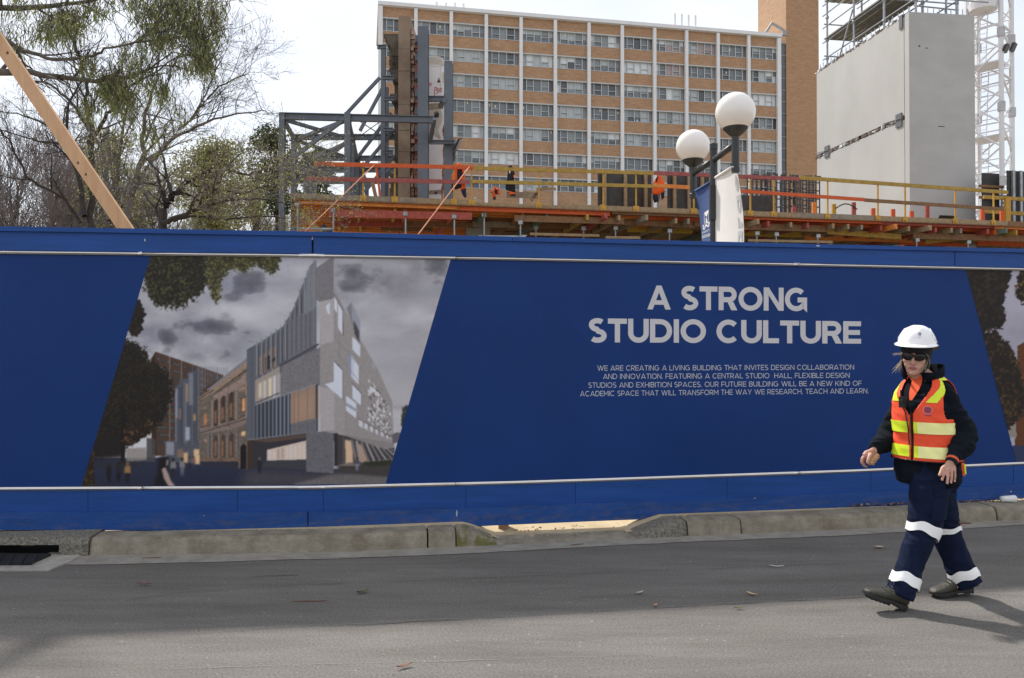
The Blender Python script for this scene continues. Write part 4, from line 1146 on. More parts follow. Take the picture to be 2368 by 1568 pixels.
for i in range(12):
    for k, z in enumerate(ROWS):
        u0, u1 = cu[i] + .24, cu[i + 1] - .24
        zt, zb = z, z - 1.7
        mb = MB()
        fbox(mb, u0, u1, -.28, .12, zt, zt + .15, 0); fbox(mb, u0, u1, -.28, .03, zb, zb + .07, 0)
        W = u1 - u0; flip = rw.random() < .5
        fr = [0, .135, .385, .61, .86, 1.0] if not flip else [0, .14, .36, .61, .85, 1.0]
        x = [lerp(u0, u1, f) for f in fr]
        for j in range(1, 5): fbox(mb, x[j] - .05, x[j] + .05, -.26, -.08, zb + .07, zt, 0)
        for j in (1, 3):
            fbox(mb, x[j] + .06, x[j + 1] - .06, -.25, -.11, lerp(zb, zt, .45) - .035, lerp(zb, zt, .45) + .035, 0)
        f_ = mb.build('window', M_FRAME, bld, loc=fb((u0 + u1) / 2, 0, zb))
        mb = MB(); prev = None
        style = rw.choices(['dark', 'blind', 'half', 'mix', 'white'], [3.6, 2.8, 2.4, 4.2, .5])[0]
        if k == 0: style = rw.choice(['dark', 'mix', 'dark', 'half'])
        if (i, k) == (11, 2): style = 'white'
        pink = k in (0, 1) and i in (8, 9, 10) and rw.random() < .8
        for j in range(5):
            a, b_ = x[j] + .045, x[j + 1] - .045
            if style == 'dark': s_ = rw.choices([0, 1, 2], [.7, 3, .7])[0]
            elif style == 'blind': s_ = rw.choices([2, 3, 1], [1, 4, .4])[0]
            elif style == 'white': s_ = 4
            elif style == 'half': s_ = 1
            else: s_ = rw.choices([0, 1, 2, 3, 4], [.6, 2.0, 1, 1.6, .8])[0]
            if pink and j > 1: s_ = 5
            fbox(mb, a, b_, -.30, -.27, zb + .07, zt, s_)
            if style == 'half' or (style == 'mix' and rw.random() < .4):
                d = rw.uniform(.25, .6) if prev is None or rw.random() < .4 else prev
                prev = d
                fbox(mb, a, b_, -.27, -.262, lerp(zt, zb, d), zt, rw.choice([3, 3, 4, 2]))
            if j in (1, 3) and rw.random() < .13: fbox(mb, a, b_, -.262, -.25, zb + .08, zb + rw.uniform(.2, .5), 0)
            if s_ <= 1 and rw.random() < .10: 
                xx = rw.uniform(a, b_ - .2); zz = rw.uniform(zb + .9, zt - .3); fbox(mb, xx, xx + .16, -.27, -.26, zz, zz + .35, 6)
            if s_ <= 2 and rw.random() < .14:
                xx = rw.uniform(a, b_ - .3); fbox(mb, xx, xx + rw.uniform(.2, .45), -.27, -.26, zb + .08, zb + rw.uniform(.25, .6), rw.choice([2, 3, 4, 0]))
        mb.build('pane', GL, f_, loc=fb((u0 + u1) / 2, 0, zb))
for p, h in [(1010, 1.1), (1032, 1.1), (1053, 1.2), (1073, 1.2), (1568, 2.3), (1584, 2.3), (1600, 2.3), (1616, 2.3)]:
    u = (line_hit(p, **BF) - O_).dot(U); mb = MB(); mb.tube([fb(u, -1, ZR - .1), fb(u, -1, ZR + h)], .16, 8); mb.build('vent_pipe', M_WHITE, bld)
mb = MB(); fbox(mb, cu[0] + 2, cu[4] - 2.5, -9, -3, ZR, ZR + .7); mb.build('roof_plant', mat('roof_green_sheet', (.2, .25, .23), .6), bld)

# brick service tower to its right, with the dark glazed link
tw = thing('brick_tower', 'windowless brick service tower rising above the office block roof', 'building', fb(cu[-1] + 4, -5, 0.08))
cr = cu[-1] + .45 + .75
mb = MB(); tu = (line_hit(1893.5, **BF) - O_).dot(U)
fbox(mb, cr, tu, -8.2, 0.25, 0, 72); mb.build('wall', M_BRICK2, tw)
mb = MB(); fbox(mb, cu[-1] + .305, cr - .01, -8, .05, 0, ZR - 1.2); mb.build('glazed_link', GL[0], tw)
mb = MB()
for k in range(26): fbox(mb, cu[-1] + .305, cr - .01, .052, .12, ZR - 1.4 - k * 1.75, ZR - 1.28 - k * 1.75)
mb.build('link_transom', mat('steel_transom', (.22, .24, .26), .4), tw)
mb = MB(); c = fb(cr - .4, .3, ZR + .6); mb.tube([c, c + Vector((-1.8, 0, 1.1)), c + Vector((-2.6, .3, -.2))], .25, 6); mb.box(tuple(c + Vector((-.3, -.4, -.9))), tuple(c + Vector((.35, 0, -.1)))); mb.build('roof_camera', mat('grey_metal_box', (.3, .3, .3), .5), tw)

# ================================================================== CONCRETE LIFT CORE
M_PRE = mat('precast_concrete', (0.40, 0.397, 0.382), 0.7, scale=0.5, bump=0.03, bscale=30, col2=(0.475, 0.472, 0.457), streak=(1, 1, .5))
M_PRE2 = mat('precast_concrete_grey', (0.385, 0.385, 0.38), 0.7, scale=0.6, bump=0.05, bscale=30, col2=(0.465, 0.465, 0.46), streak=(.8, .8, 1.5))
C0 = Vector((14.31, 28.0, 0)); C1 = Vector((13.37, 34.13, 0)); C2 = Vector((16.84, 28.30, 0)); C3 = C2 + (C1 - C0)
DL = (C1 - C0).normalized(); NL = Vector((-DL.y, DL.x, 0)); DR = (C2 - C0).normalized(); NR = Vector((DR.y, -DR.x, 0))
if NL.x > 0: NL = -NL
if NR.y > 0: NR = -NR
core = thing('lift_core', 'unfinished pale precast concrete lift core standing behind the deck', 'building', (C0 + C3) / 2 + UP * .08)
ZT, ZJ = 13.72, 9.98
def lbox(mb, a, b_, w0, w1, z0, z1, mi=0):
    p0, p1 = C0 + DL * a, C0 + DL * b_
    mb.hexa([p + NL * w + UP * z for z in (z0, z1) for p, w in ((p0, w0), (p1, w0), (p1, w1), (p0, w1))], mi)
def rbox(mb, a, b_, w0, w1, z0, z1, mi=0):
    p0, p1 = C0 + DR * a, C0 + DR * b_
    mb.hexa([p + NR * w + UP * z for z in (z0, z1) for p, w in ((p0, w0), (p1, w0), (p1, w1), (p0, w1))], mi)
LL, RL = (C1 - C0).length, (C2 - C0).length
mb = MB(); lbox(mb, .30, LL, -.2, 0, ZJ + .08, ZT - .05); mb.build('wall_panel', M_PRE, core)
mb = MB(); lbox(mb, .30, LL, -.2, 0, .05, ZJ - .08); mb.build('wall_panel', M_PRE, core)
mb = MB(); rbox(mb, 0, RL, -.2, 0, .05, ZT); mb.build('wall_panel', M_PRE2, core)
mb = MB(); lbox(mb, .205, .275, -.2, -.004, .05, ZT - .02); mb.build('edge_strip', M_PRE, core); mb = MB(); lbox(mb, 0.001, .2, -.003, 0.012, .05, ZT - .01); mb.build('edge_strip', M_PRE, core)
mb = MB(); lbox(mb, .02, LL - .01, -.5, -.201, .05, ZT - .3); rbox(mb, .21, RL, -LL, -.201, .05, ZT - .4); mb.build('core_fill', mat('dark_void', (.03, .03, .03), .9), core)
mb = MB(); rj = random.Random(4)
for i in range(150):
    a = rj.uniform(.3, LL); lbox(mb, a, a + rj.uniform(.03, .25), -.12, rj.uniform(-.02, .03), ZJ - .075 + rj.uniform(0, .05), ZJ + rj.uniform(-.01, .07), rj.choice([0, 1, 1, 2]))
    a = rj.uniform(.0, LL); lbox(mb, a, a + rj.uniform(.02, .2), -.12, rj.uniform(-.03, .02), ZT - .06, ZT + rj.uniform(-.03, .06), rj.choice([0, 1, 1, 2]))
mb.build('joint_packing', [M_WHITE, mat('rusty_brown', (.10, .06, .04), .8, var=.4), mat('wet_grey', (.16, .16, .15), .7)], core)['kind'] = 'stuff'
mb = MB()
for i in range(22): q = C0 + DL * (.2 + i * .28) + NL * -.1; mb.tube([q + UP * (ZT - .1), q + UP * (ZT + .28) + Vector((rj.uniform(-.03, .03), 0, 0))], .016, 5)
for i in range(11): q = C0 + DR * (.1 + i * .23) + NR * -.1; mb.tube([q + UP * (ZT - .1), q + UP * (ZT + .24) + Vector((rj.uniform(-.03, .03), 0, 0))], .016, 5)
mb.build('starter_bar', mat('galvanised_steel', (.33, .35, .37), .45, metal=.6, var=.2), core)['kind'] = 'stuff'
M_GALV = MATS['galvanised_steel']
for a, z in [(.55, ZJ), (LL - .85, ZJ + .05), (.42, ZT - .2)]:
    mb = MB(); lbox(mb, a - .14, a + .2, .01, .04, z - .27, z + .22) if z < ZT - 1 else lbox(mb, a - .08, a + .1, .01, .04, z - .25, z + .25)
    if z < ZT - 1: q = C0 + DL * a + NL * .06 + UP * z; mb.tube([q + DL * -.1, q + DL * .9 + UP * .1], .015, 6)
    mb.build('bracket_plate', mat('dark_steel_plate', (.10, .11, .12), .5), core)
mb = MB(); rbox(mb, .35, .42, 0, .004, ZT - 1.25, ZT - 1.2); rbox(mb, .62, .72, 0, .004, ZT - 1.3, ZT - 1.27); rbox(mb, 1.1, 1.35, 0, .004, 9.6, 9.63); mb.build('rust_stain', MATS['rusty_brown'], core)

# scaffold on top of the core
sf = thing('scaffold', 'tube scaffold with plank decks standing on top of the concrete core', 'scaffold', (C0 + C3) / 2 + UP * ZT)
M_PLANK = mat('scaffold_plank', (.15, .15, .125), .8, scale=6, col2=(.26, .26, .22))
for w in (.45, 2.1):
    for a in (LL - .1, LL - 2.1, LL - 4.1, .25):
        mb = MB(); q = C0 + DL * a - NL * w; mb.tube([q + UP * (ZT - .35), q + UP * 18.6], .045, 8)
        for z in (14.3, 15.1, 16.1, 17.1): mb.lathe(q + UP * z, [(.07, -.05), (.08, 0), (.07, .05)], 8)
        mb.build('standard', M_GALV, sf)
for z in (14.35, 15.1, 15.75, 16.3, 16.75, 17.4, 18.0):
    for w in (.45, 2.1):
        mb = MB(); mb.tube([C0 + DL * -.2 - NL * w + UP * z, C0 + DL * (LL + .25) - NL * w + UP * z], .03, 6); mb.build('ledger', M_GALV, sf)
    if z < 16 or z > 17:
        for a in (LL - .1, .25):
            mb = MB(); mb.tube([C0 + DL * a - NL * .3 + UP * (z + .05), C0 + DL * a - NL * (3.4 if a < 1 else 2.3) + UP * (z + .05)], .03, 6); mb.build('transom', M_GALV, sf)
for z, a0, a1 in ((15.2, 2.2, LL), (16.85, .9, LL), (18.4, .3, LL)):
    for k in range(6):
        mb = MB(); w = .5 + k * .27
        p0, p1 = C0 + DL * a0 - NL * w + UP * z, C0 + DL * a1 - NL * w + UP * z
        mb.beam(p0, p1, .23, .06); mb.build('plank', M_PLANK, sf)
mb = MB(); mb.tube([C0 + DL * (LL - 2.1) - NL * .4 + UP * 15.6, C0 + DL * (LL - .9) - NL * .4 + UP * (ZT - .1)], .03, 6); mb.build('brace', M_GALV, sf)
for x in (2187, 2213):
    mb = MB(); q = P(x, 20, 29.3); mb.tube([Vector((q.x, q.y, ZT - .4)), Vector((q.x, q.y, 16.0))], .04, 8); mb.build('standard', M_GALV, sf)
mb = MB(); mb.tube([P(2112, 13, 29.3), P(2216, 24, 29.3)], .03, 6); mb.tube([P(2112, 2, 29.3), P(2216, 10, 29.3)], .03, 6); mb.build('ledger', M_GALV, sf)

# ================================================================== TOWER CRANE MAST
M_CRANE = mat('white_crane_paint', (.70, .70, .72), .4, var=.05)
ck = thing('crane_mast', 'white lattice tower crane mast with ladders behind the concrete core', 'crane', (28.84, 47, .08))
cc = Vector((28.84, 47.0, 0)); th = R(41)
ex, ey = Vector((math.cos(th), math.sin(th), 0)), Vector((-math.sin(th), math.cos(th), 0))
cor = [cc + ex * (sx * .92) + ey * (sy * .92) for sx, sy in ((-1, -1), (1, -1), (1, 1), (-1, 1))]
ZC = 26.0
for q in cor:
    mb = MB(); mb.beam(q, q + UP * ZC, .2, .2, up=(0, 1, 0))
    for z in np.arange(2.6, ZC, 4.4): mb.box((q.x - .15, q.y - .15, z - .28), (q.x + .15, q.y + .15, z + .28), 1)
    mb.build('leg', [M_CRANE, mat('mast_joint_grey', (.45, .45, .47), .5)], ck)
for f in range(4):
    a, b_ = cor[f], cor[(f + 1) % 4]; mb = MB(); z = .4; k = 0
    while z < ZC - 1.1:
        p, q = (a, b_) if k % 2 == 0 else (b_, a)
        mb.tube([p + UP * z, q + UP * (z + 1.45)], .055, 6)
        if k % 2 == 0: mb.tube([a + UP * z, b_ + UP * z], .05, 6)
        mb.tube([a + UP * (z + .75), b_ + UP * (z + .75)], .03, 5)
        z += 1.45; k += 1
    mb.build('lacing', M_CRANE, ck)
mb = MB()
for z in np.arange(1.0, ZC, 4.4):
    o0 = cc - ex * .25 + ey * .3; lean = ex * .5
    p0, p1 = o0 + UP * z, o0 + lean + UP * (z + 4.2)
    for sgn in (-.2, .2): mb.tube([p0 + ey * sgn, p1 + ey * sgn], .03, 5)
    for i in range(14): t_ = p0.lerp(p1, i / 14); mb.tube([t_ - ey * .2, t_ + ey * .2], .018, 4)
mb.build('ladder', M_CRANE, ck)
for z in np.arange(1.0, ZC, 4.4):
    mb = MB(); mb.obox(cc - ex * .1 + UP * z, ex * .78, ey * .8, UP * .03); mb.build('platform', M_CRANE, ck)
mb = MB(); mb.lathe(cc + UP * 21.6 - ex * 1.0, [(.5, 0), (.75, .1), (.8, .55), (.55, .7)], 20); mb.build('slew_motor', M_CRANE, ck)
for dx, z in ((-.75, 19.2), (.55, 19.6)):
    mb = MB(); q = cor[0] + ex * (.92 + dx) - ey * .2 + UP * z; mb.obox(q, ex * .24, ey * .08, Vector((.05, -.08, .20))); mb.tube([q, q + ey * .3], .03, 5); mb.build('floodlight', mat('black_floodlight', (.02, .02, .022), .4), ck)

# ================================================================== LAMP POST AND BANNERS
M_POST = mat('charcoal_paint', (.022, .024, .026), .38, var=.15, spec=.5, bump=.05, bscale=120)
M_OPAL = mat('opal_globe', (.86, .81, .76), .18, var=.02, scale=2, spec=.5, coat=.3)
lp = thing('street_lamp', 'charcoal lamp post carrying two white globe lamps on a crossbar', 'street lamp', (2.50, 9.65, .1))
mb = MB(); pc = Vector((2.50, 9.65, 0)); mb.lathe(pc, [(.10, .1), (.10, .5), (.06, .55), (.046, .6), (.046, 4.05), (.050, 4.06), (.050, 4.13), (.030, 4.145)], 20)
mb.box((2.44, 9.58, 3.18), (2.52, 9.64, 3.6)); mb.build('pole', M_POST, lp, smooth=False)
for i, (gx, gy, nm) in enumerate([(2.552, 8.89, 0), (2.42, 10.41, 1)]):
    mb = MB(); q = Vector((gx, gy, 0)); mb.tube([pc + UP * 3.93, q + UP * 3.93], .036, 14); mb.build('crossbar', M_POST, lp, smooth=True)
    mb = MB(); mb.lathe(q, [(.036, 3.60), (.046, 3.605), (.048, 3.66), (.044, 3.665), (.043, 4.015), (.052, 4.02), (.10, 4.063), (.138, 4.104), (.143, 4.124)], 24)
    arm = mb.build('lamp_holder', M_POST, lp, smooth=False)
    mb = MB(); mb.ball(q + UP * 4.292, .2255, 40); mb.build('globe', M_OPAL, arm, smooth=True, loc=q + UP * 4.292)
    for o_ in arm.children: o_.location = (q + UP * 4.292) - world_loc(arm)
M_BBLUE = mat('banner_blue_cloth', (.022, .062, .21), .7, var=.10, scale=4)
M_BWHITE = mat('banner_white_cloth', (.72, .71, .70), .7, var=.04, scale=4)
AD = Vector((-.1, 1, 0)).normalized(); AN = Vector((AD.y, -AD.x, 0))
if AN.x > 0: AN = -AN      # faces the left, as the camera sees it
def banner_pt(d0, d1, z0, z1, sgn):
    def f(u, v, off=0.0):
        d = lerp(d0, d1, u) * sgn
        wob = .035 * math.sin(v * 5 + u * 1.5) * u + .05 * (1 - v) * math.sin(u * 3.1) - (.05 * math.sin(PI * v) * u)
        return pc + AD * d + AN * (wob + off) + UP * lerp(z0, z1, v)
    return f
def banner(name, label, f, m_):
    mb = MB(); n, k = 14, 40
    for off in (0, -.004):
        o = len(mb.v); mb.add([f(i / n, j / k, off) for j in range(k + 1) for i in range(n + 1)], [(j * (n + 1) + i, j * (n + 1) + i + 1, (j + 1) * (n + 1) + i + 1, (j + 1) * (n + 1) + i) for j in range(k) for i in range(n)])
    t = thing(name, label, 'banner', f(0.5, 0, 0))
    mb.build('cloth', m_, t, smooth=True, fix=False)
    mb = MB(); a, b_ = f(0, 1, 0), f(1, 1, 0); mb.tube([a + (a - b_).normalized() * .03, b_], .016, 10); mb.build('banner_rod', m_, t, smooth=True)
    return t
fbn = banner_pt(.05, .66, 1.72, 3.68, 1); bb_ = banner('banner', 'blue cloth banner with a white crest hung on the lamp post', fbn, M_BBLUE)
fwn = banner_pt(.05, .74, 1.72, 3.70, -1); bw_ = banner('banner', 'white cloth banner with pale grey lettering hung on the lamp post', fwn, M_BWHITE)
# crest and wording on the blue banner (u runs from the pole outwards, to the left in view)
M_CREST = mat('crest_white', (.70, .70, .72), .6, var=.03)
zb_of = lambda D_y, Y: EYE + (HOR - D_y) / F * Y
mb = MB()
def bp_(px, py, k_=0):
    """a point on the blue banner under photograph pixel px, py"""
    t_ = (px - CX) / F; Y = (2.5 + .1 * 9.65) / (t_ + .1)
    u = ((Vector((t_ * Y, Y, 0)) - pc).dot(AD) - .05) / .61
    z = zb_of(py, Y); return fbn(u, (z - 1.72) / 1.96, .003 + .0006 * k_)
def zc(x, y): return (2760 + x / 4.612) / 1.7305, (640 + y / 4.612) / 1.7305
def bstroke(pts, t, k_=0):
    vs, fs = stroke_mesh(pts, t); mb.add([bp_(*zc(v.x, v.y), k_) for v in vs], fs)
def bpoly(pts, k_=0): mb.add([bp_(*zc(x, y), k_) for x, y in pts], [tuple(range(len(pts)))])
bstroke([(250, 960), (235, 1020), (232, 1110), (240, 1180), (285, 1225), (325, 1170), (338, 1090), (335, 1000), (340, 915)], 8)
bpoly([(250, 965), (340, 915), (332, 970), (300, 1040), (275, 1035), (250, 1000)], 1); bpoly([(288, 1040), (305, 1090), (322, 1160), (280, 1170), (278, 1110)], 1)
for x, y in ((252, 1075), (250, 1130), (268, 1100), (268, 1165)): bpoly([(x + 7 * math.cos(a), y + 9 * math.sin(a)) for a in [i * PI / 3 for i in range(6)]], 2)
bstroke([(192, 1215), (205, 1275), (235, 1270), (262, 1215), (290, 1195), (320, 1225), (345, 1225), (362, 1150)], 22, 1); bpoly([(188, 1200), (212, 1190), (222, 1232), (196, 1240)], 3); bpoly([(340, 1145), (362, 1130), (368, 1160), (345, 1175)], 3)
bstroke([(150, 1392), (420, 1315)], 5)
for s, x0, y0, x1, y1, c0, c1, t_ in [('THE UNIVERSITY OF', 148, 1368, 412, 1300, 38, 38, .15), ('MELBOURNE', 148, 1452, 425, 1398, 54, 56, .17)]:
    W = text_width(s, t_, .13)
    lay_text(mb, s, t_, .13, lambda u, v, k_: bp_(*zc(lerp(x0, x1, u / W), lerp(y0, y1, u / W) - v * lerp(c0, c1, u / W)), k_))
mb.build('crest', M_CREST, bb_, fix=False)
# lower-case wording climbing the white banner
def low(ch, t):
    h = t / 2
    ring = lambda cx: arc(cx, .35, .33 - h, .37 - h, 0, 360, 24)
    if ch == 'e': return [('S', arc(.34, .35, .33 - h, .37 - h, 0, 318, 20)), ('S', [(h + .04, .36), (.64, .36)])], .70
    if ch == 'a': return [('S', ring(.34)), ('S', [(.66 - h + .02, 0), (.66 - h + .02, .70)])], .72
    if ch == 'd': return [('S', ring(.34)), ('S', [(.66 - h + .02, 0), (.66 - h + .02, 1.05)])], .72
    if ch == 'm': return [('S', [(h, 0), (h, .7)]), ('S', arc(.34, .42, .28 - h + .06, .30 - h, 180, 0, 12) + [(.62 - h + .06, 0)]), ('S', arc(.84, .42, .28 - h + .02, .30 - h, 180, 0, 12) + [(1.1 - h + .02, 0)])], 1.12
    if ch == 'r': return [('S', [(h, 0), (h, .7)]), ('S', arc(.32, .38, .32 - h, .33 - h, 175, 70, 8))], .46
    if ch == 'l': return [('S', [(h, 0), (h, 1.05)])], t
    if ch == 'g': return [('S', ring(.34)), ('S', [(.66 - h + .02, .70), (.66 - h + .02, -.05)] + arc(.35, -.02, .33 - h, .24 - h, 0, -130, 10))], .72
    return [], .3
M_PALEG = mat('pale_grey_lettering', (.50, .51, .53), .6, var=.03)
mb = MB(); s = 'dream large'; t_ = .19; W = sum(low(c, t_)[1] + .10 for c in s); x = 0
for c in s:
    sh, w = low(c, t_)
    for k_, it in enumerate(sh):
        vs, fs = stroke_mesh(it[1], t_)
        mb.add([fwn(.965 - .17 * v.y, lerp(-.22, .97, (x + v.x) / W) if True else 0, .004 + .0006 * k_) for v in vs], fs)
    x += w + .10
mb.build('lettering', M_PALEG, bw_, fix=False)
# ================================================================== FORMWORK DECK ON PROPS
DK = dict(X0=-5.7, Y0=20.1, s=0.21)
DU = Vector((1, .21, 0)).normalized(); DN = Vector((.21, -1, 0)).normalized()
def deck(px, back=0.0, z=0.0):
    o_ = Vector((DK['X0'], DK['Y0'], 0)) - DN * back
    return line_hit(px, o_.x, o_.y, DK['s']) + UP * z
def zdeck(D_y, px, back=0.0):
    return EYE + (HOR - D_y) / F * deck(px, back).y
def wood(name, a, b):
    return mat(name, a, .75, scale=3.5, col2=b, streak=(2.5, 2.5, 2.5), bump=.08, bscale=40)
W_TAN = wood('timber_tan', (.23, .16, .09), (.36, .26, .15)); W_GREY = wood('timber_weathered', (.19, .15, .11), (.30, .25, .19))
W_ORG = wood('timber_orange', (.56, .16, .028), (.72, .27, .06)); W_RED = wood('timber_red', (.27, .045, .035), (.40, .09, .06)); W_BRN = wood('timber_brown', (.15, .075, .035), (.26, .14, .065))
W_YEL = wood('timber_yellow', (.34, .22, .02), (.50, .33, .05)); W_ORED = wood('rail_orange_red', (.50, .075, .018), (.62, .12, .03)); W_DRED = wood('rail_dull_red', (.25, .055, .05), (.36, .10, .09))
W_YGR = wood('timber_mustard', (.30, .185, .030), (.44, .29, .065)); W_GRN = wood('timber_green', (.09, .13, .10), (.14, .19, .15)); W_BLK = mat('black_form_ply', (.012, .012, .012), .55, scale=5, col2=(.045, .043, .04), bump=.05)
M_YPOST = mat('yellow_post_paint', (.40, .20, .012), .45, scale=9, col2=(.55, .30, .03))
fd = thing('formwork_deck', 'raised timber formwork deck on red and brown beams behind the hoarding', 'formwork', deck(1500, 2.5, .08))
Z0 = 5.46
mb = MB(); q = [deck(672, -.06), deck(2700, -.06), deck(2700, 3.9), deck(1880, 3.9), deck(1880, 6.2), deck(672, 4.6)]
mb.slab([p + UP * (Z0 - .03) for p in q], UP * .03); mb.build('ply_sheet', W_BRN, fd)
for a, b_, z0, z1, m_ in [(670, 962, 5.47, 5.60, W_GREY), (962.5, 1084, 5.46, 5.60, W_TAN), (1084.5, 1300, 5.44, 5.545, W_TAN), (1300.5, 1620, 5.46, 5.59, W_TAN), (1620.5, 1840, 5.46, 5.60, W_TAN), (1840.5, 2028, 5.46, 5.61, W_GREY), (2028.5, 2330, 5.45, 5.60, W_TAN), (2330.5, 2700, 5.46, 5.60, W_BRN)]:
    mb = MB(); mb.beam(deck(a, 0, (z0 + z1) / 2), deck(b_, 0, (z0 + z1) / 2), .05, z1 - z0); mb.build('edge_board', m_, fd)
for a, b_, z0, z1, m_ in [(687, 1062, 5.34, 5.455, W_ORG), (1055, 1410, 5.32, 5.43, W_ORED), (1414, 1700, 5.37, 5.43, W_BRN), (1690, 2046, 5.37, 5.44, W_ORED), (2040, 2300, 5.36, 5.43, W_RED), (2290, 2700, 5.36, 5.43, W_ORG)]:
    mb = MB(); mb.beam(deck(a, .06, (z0 + z1) / 2), deck(b_, .06, (z0 + z1) / 2), .05, z1 - z0); mb.build('edge_joist', m_, fd)
rd = random.Random(9)
for k in range(12):
    bk = .5 + k * .46
    end = 2700 if bk < 3.8 else 1880
    for a, b_, m_ in ((700 - k * 1.5, 1075, W_ORG), (1076, 1500, rd.choice([W_BRN, W_ORG, W_TAN])), (1501, end, rd.choice([W_BRN, W_ORG, W_ORED, W_TAN]))):
        mb = MB(); mb.beam(deck(a, bk, 5.375), deck(b_, bk, 5.375), .06, .105); mb.build('joist', m_, fd)
# bearers running back under the joists, their ends poking out below the edge
BEAR = [(781, W_YEL), (826, W_YGR), (912.6, W_YGR), (935.5, W_RED), (1050, W_RED), (1120, W_GRN), (1208.5, W_BRN), (1264.5, W_GRN), (1358.6, W_YGR), (1402.5, W_RED), (1432, W_TAN), (1496, W_GREY), (1563.5, W_TAN), (1592.7, W_GREY), (1703.7, W_GRN), (1754, W_TAN), (1777.7, W_RED),
        (1830, W_TAN), (1869, W_DRED), (1927.7, W_TAN), (1962.7, W_TAN), (1994, W_GREY), (2038.6, W_RED), (2073.7, W_ORG), (2103, W_TAN), (2153.6, W_TAN), (2165, W_RED), (2202, W_TAN), (2223.7, W_GREY), (2286, W_RED), (2303.5, W_ORED), (2329, W_GRN), (2352, W_YGR)]
for i, (p, m_) in enumerate(BEAR):
    out = [.0, .05, .12, .35][rd.randrange(4)] if p > 1300 else -.12
    mb = MB(); mb.beam(deck(p, -out, 5.245), deck(p, -out, 5.245) + Vector((-.21 + rd.uniform(-.05, .05), 1, 0)) * (4.1 + out), .07, .15); mb.build('bearer', m_, fd)
for a, b_, ya, yb, th, bk, m_ in [(759, 1090, 484.5, 491.5, 17, .05, W_RED), (770, 930, 508, 511, 14, 1.6, W_RED), (930, 1108, 511, 514, 13, 1.6, W_BRN), (1189, 1442, 497.5, 504.5, 14.5, .15, W_BRN), (1405, 1605, 506, 514, 13, .5, W_BRN), (1093, 1192, 511, 513.5, 13, 1.4, W_GREY), (1192, 1420, 514, 520, 12, 1.8, W_BRN),
                               (1600, 1700, 510, 514, 13, .5, W_BRN), (1696, 1912, 515, 522, 15, .3, W_BRN), (1640, 1855, 530, 536, 13, 1.7, W_YEL), (1912, 2083, 528, 541, 13, .6, W_YGR), (2111, 2500, 538, 549, 14, .4, W_BRN), (1860, 2110, 542, 549, 12, 1.8, W_ORG), (2140, 2238, 553, 543, 11, .8, W_YGR), (2260, 2367, 556, 560, 11, 1.6, W_ORED),
                               (2080, 2240, 556, 560, 10, 2.2, W_ORED), (1450, 1600, 526, 530, 10, 2.0, W_YEL), (880, 1000, 523, 526, 10, 2.4, W_BRN), (1240, 1480, 528, 533, 9, 2.6, W_BRN)]:
    mb = MB(); za, zb = zdeck(ya + th / 2, a, bk), zdeck(yb + th / 2, b_, bk)
    mb.beam(deck(a, bk, za), deck(b_, bk, zb), .08, th / F * deck(a, bk).y); mb.build('main_beam', m_, fd)
# the storey below: concrete wall and column standing in the dark behind the props
M_SITEC = mat('site_concrete', (.20, .19, .17), .85, scale=2, col2=(.28, .27, .24))
mb = MB(); mb.slab([deck(1120, 5.0, .08), deck(2700, 3.4, .08), deck(2700, 3.6, .08), deck(1120, 5.2, .08)], UP * 5.3); tag(mb.build('retaining_wall', M_SITEC), 'dim concrete wall under the timber deck behind the props', 'wall')
mb = MB(); p = deck(1106, 1.9); mb.box((p.x - .35, p.y - .3, .08), (p.x + .35, p.y + .3, 5.2)); tag(mb.build('concrete_column', M_SITEC), 'grey concrete column standing under the timber deck', 'column')
# props
PR = [(687, .0, 5.28), (770, .0, 5.15), (937, .05, 5.13), (1050, .05, 5.10), (1119, .2, 5.2), (1203, .15, 5.02), (1239, .8, 5.0), (1349, .6, 4.99), (1423, .4, 5.0), (1548, .5, 4.98), (1750, .3, 4.96), (1795, .3, 4.95), (1891, .3, 4.94), (2120, .4, 4.93), (2181, .9, 4.74), (2239, .4, 4.92)]
g_pr = 'steel props holding up the timber deck'
for i, (p, bk, zt) in enumerate(PR):
    b_ = deck(p, bk); t = thing('steel_prop', ORD[i] + ' galvanised steel prop from the left under the timber deck', 'prop', (b_.x, b_.y, .08), g_pr)
    mb = MB(); mb.lathe(Vector((b_.x, b_.y, 0)), [(.032, .08), (.032, 3.9)], 10); mb.build('outer_tube', M_GALV, t)
    mb = MB(); mb.lathe(Vector((b_.x, b_.y, 0)), [(.022, 3.85), (.022, zt - .012)], 10); mb.build('inner_tube', M_GALV, t)
    mb = MB(); mb.lathe(Vector((b_.x, b_.y, 0)), [(.045, 4.42), (.05, 4.44), (.05, 4.49), (.045, 4.51)], 10); mb.tube([(b_.x - .13, b_.y - .03, 4.46), (b_.x + .13, b_.y - .03, 4.47)], .012, 6); mb.build('collar_nut', M_GALV, t)
    mb = MB(); mb.box((b_.x - .065, b_.y - .065, zt - .012), (b_.x + .065, b_.y + .065, zt)); mb.box((b_.x - .06, b_.y - .07, zt), (b_.x + .06, b_.y - .062, zt + .09)); mb.build('head_plate', M_GALV, t)
mb = MB(); mb.tube([deck(690, -.05, zdeck(529, 690)), deck(771, -.05, zdeck(530, 771))], .035, 8); tag(mb.build('scaffold_tube', M_GALV, smooth=True), 'pale steel tube clamped level between the two leftmost props', 'tube')
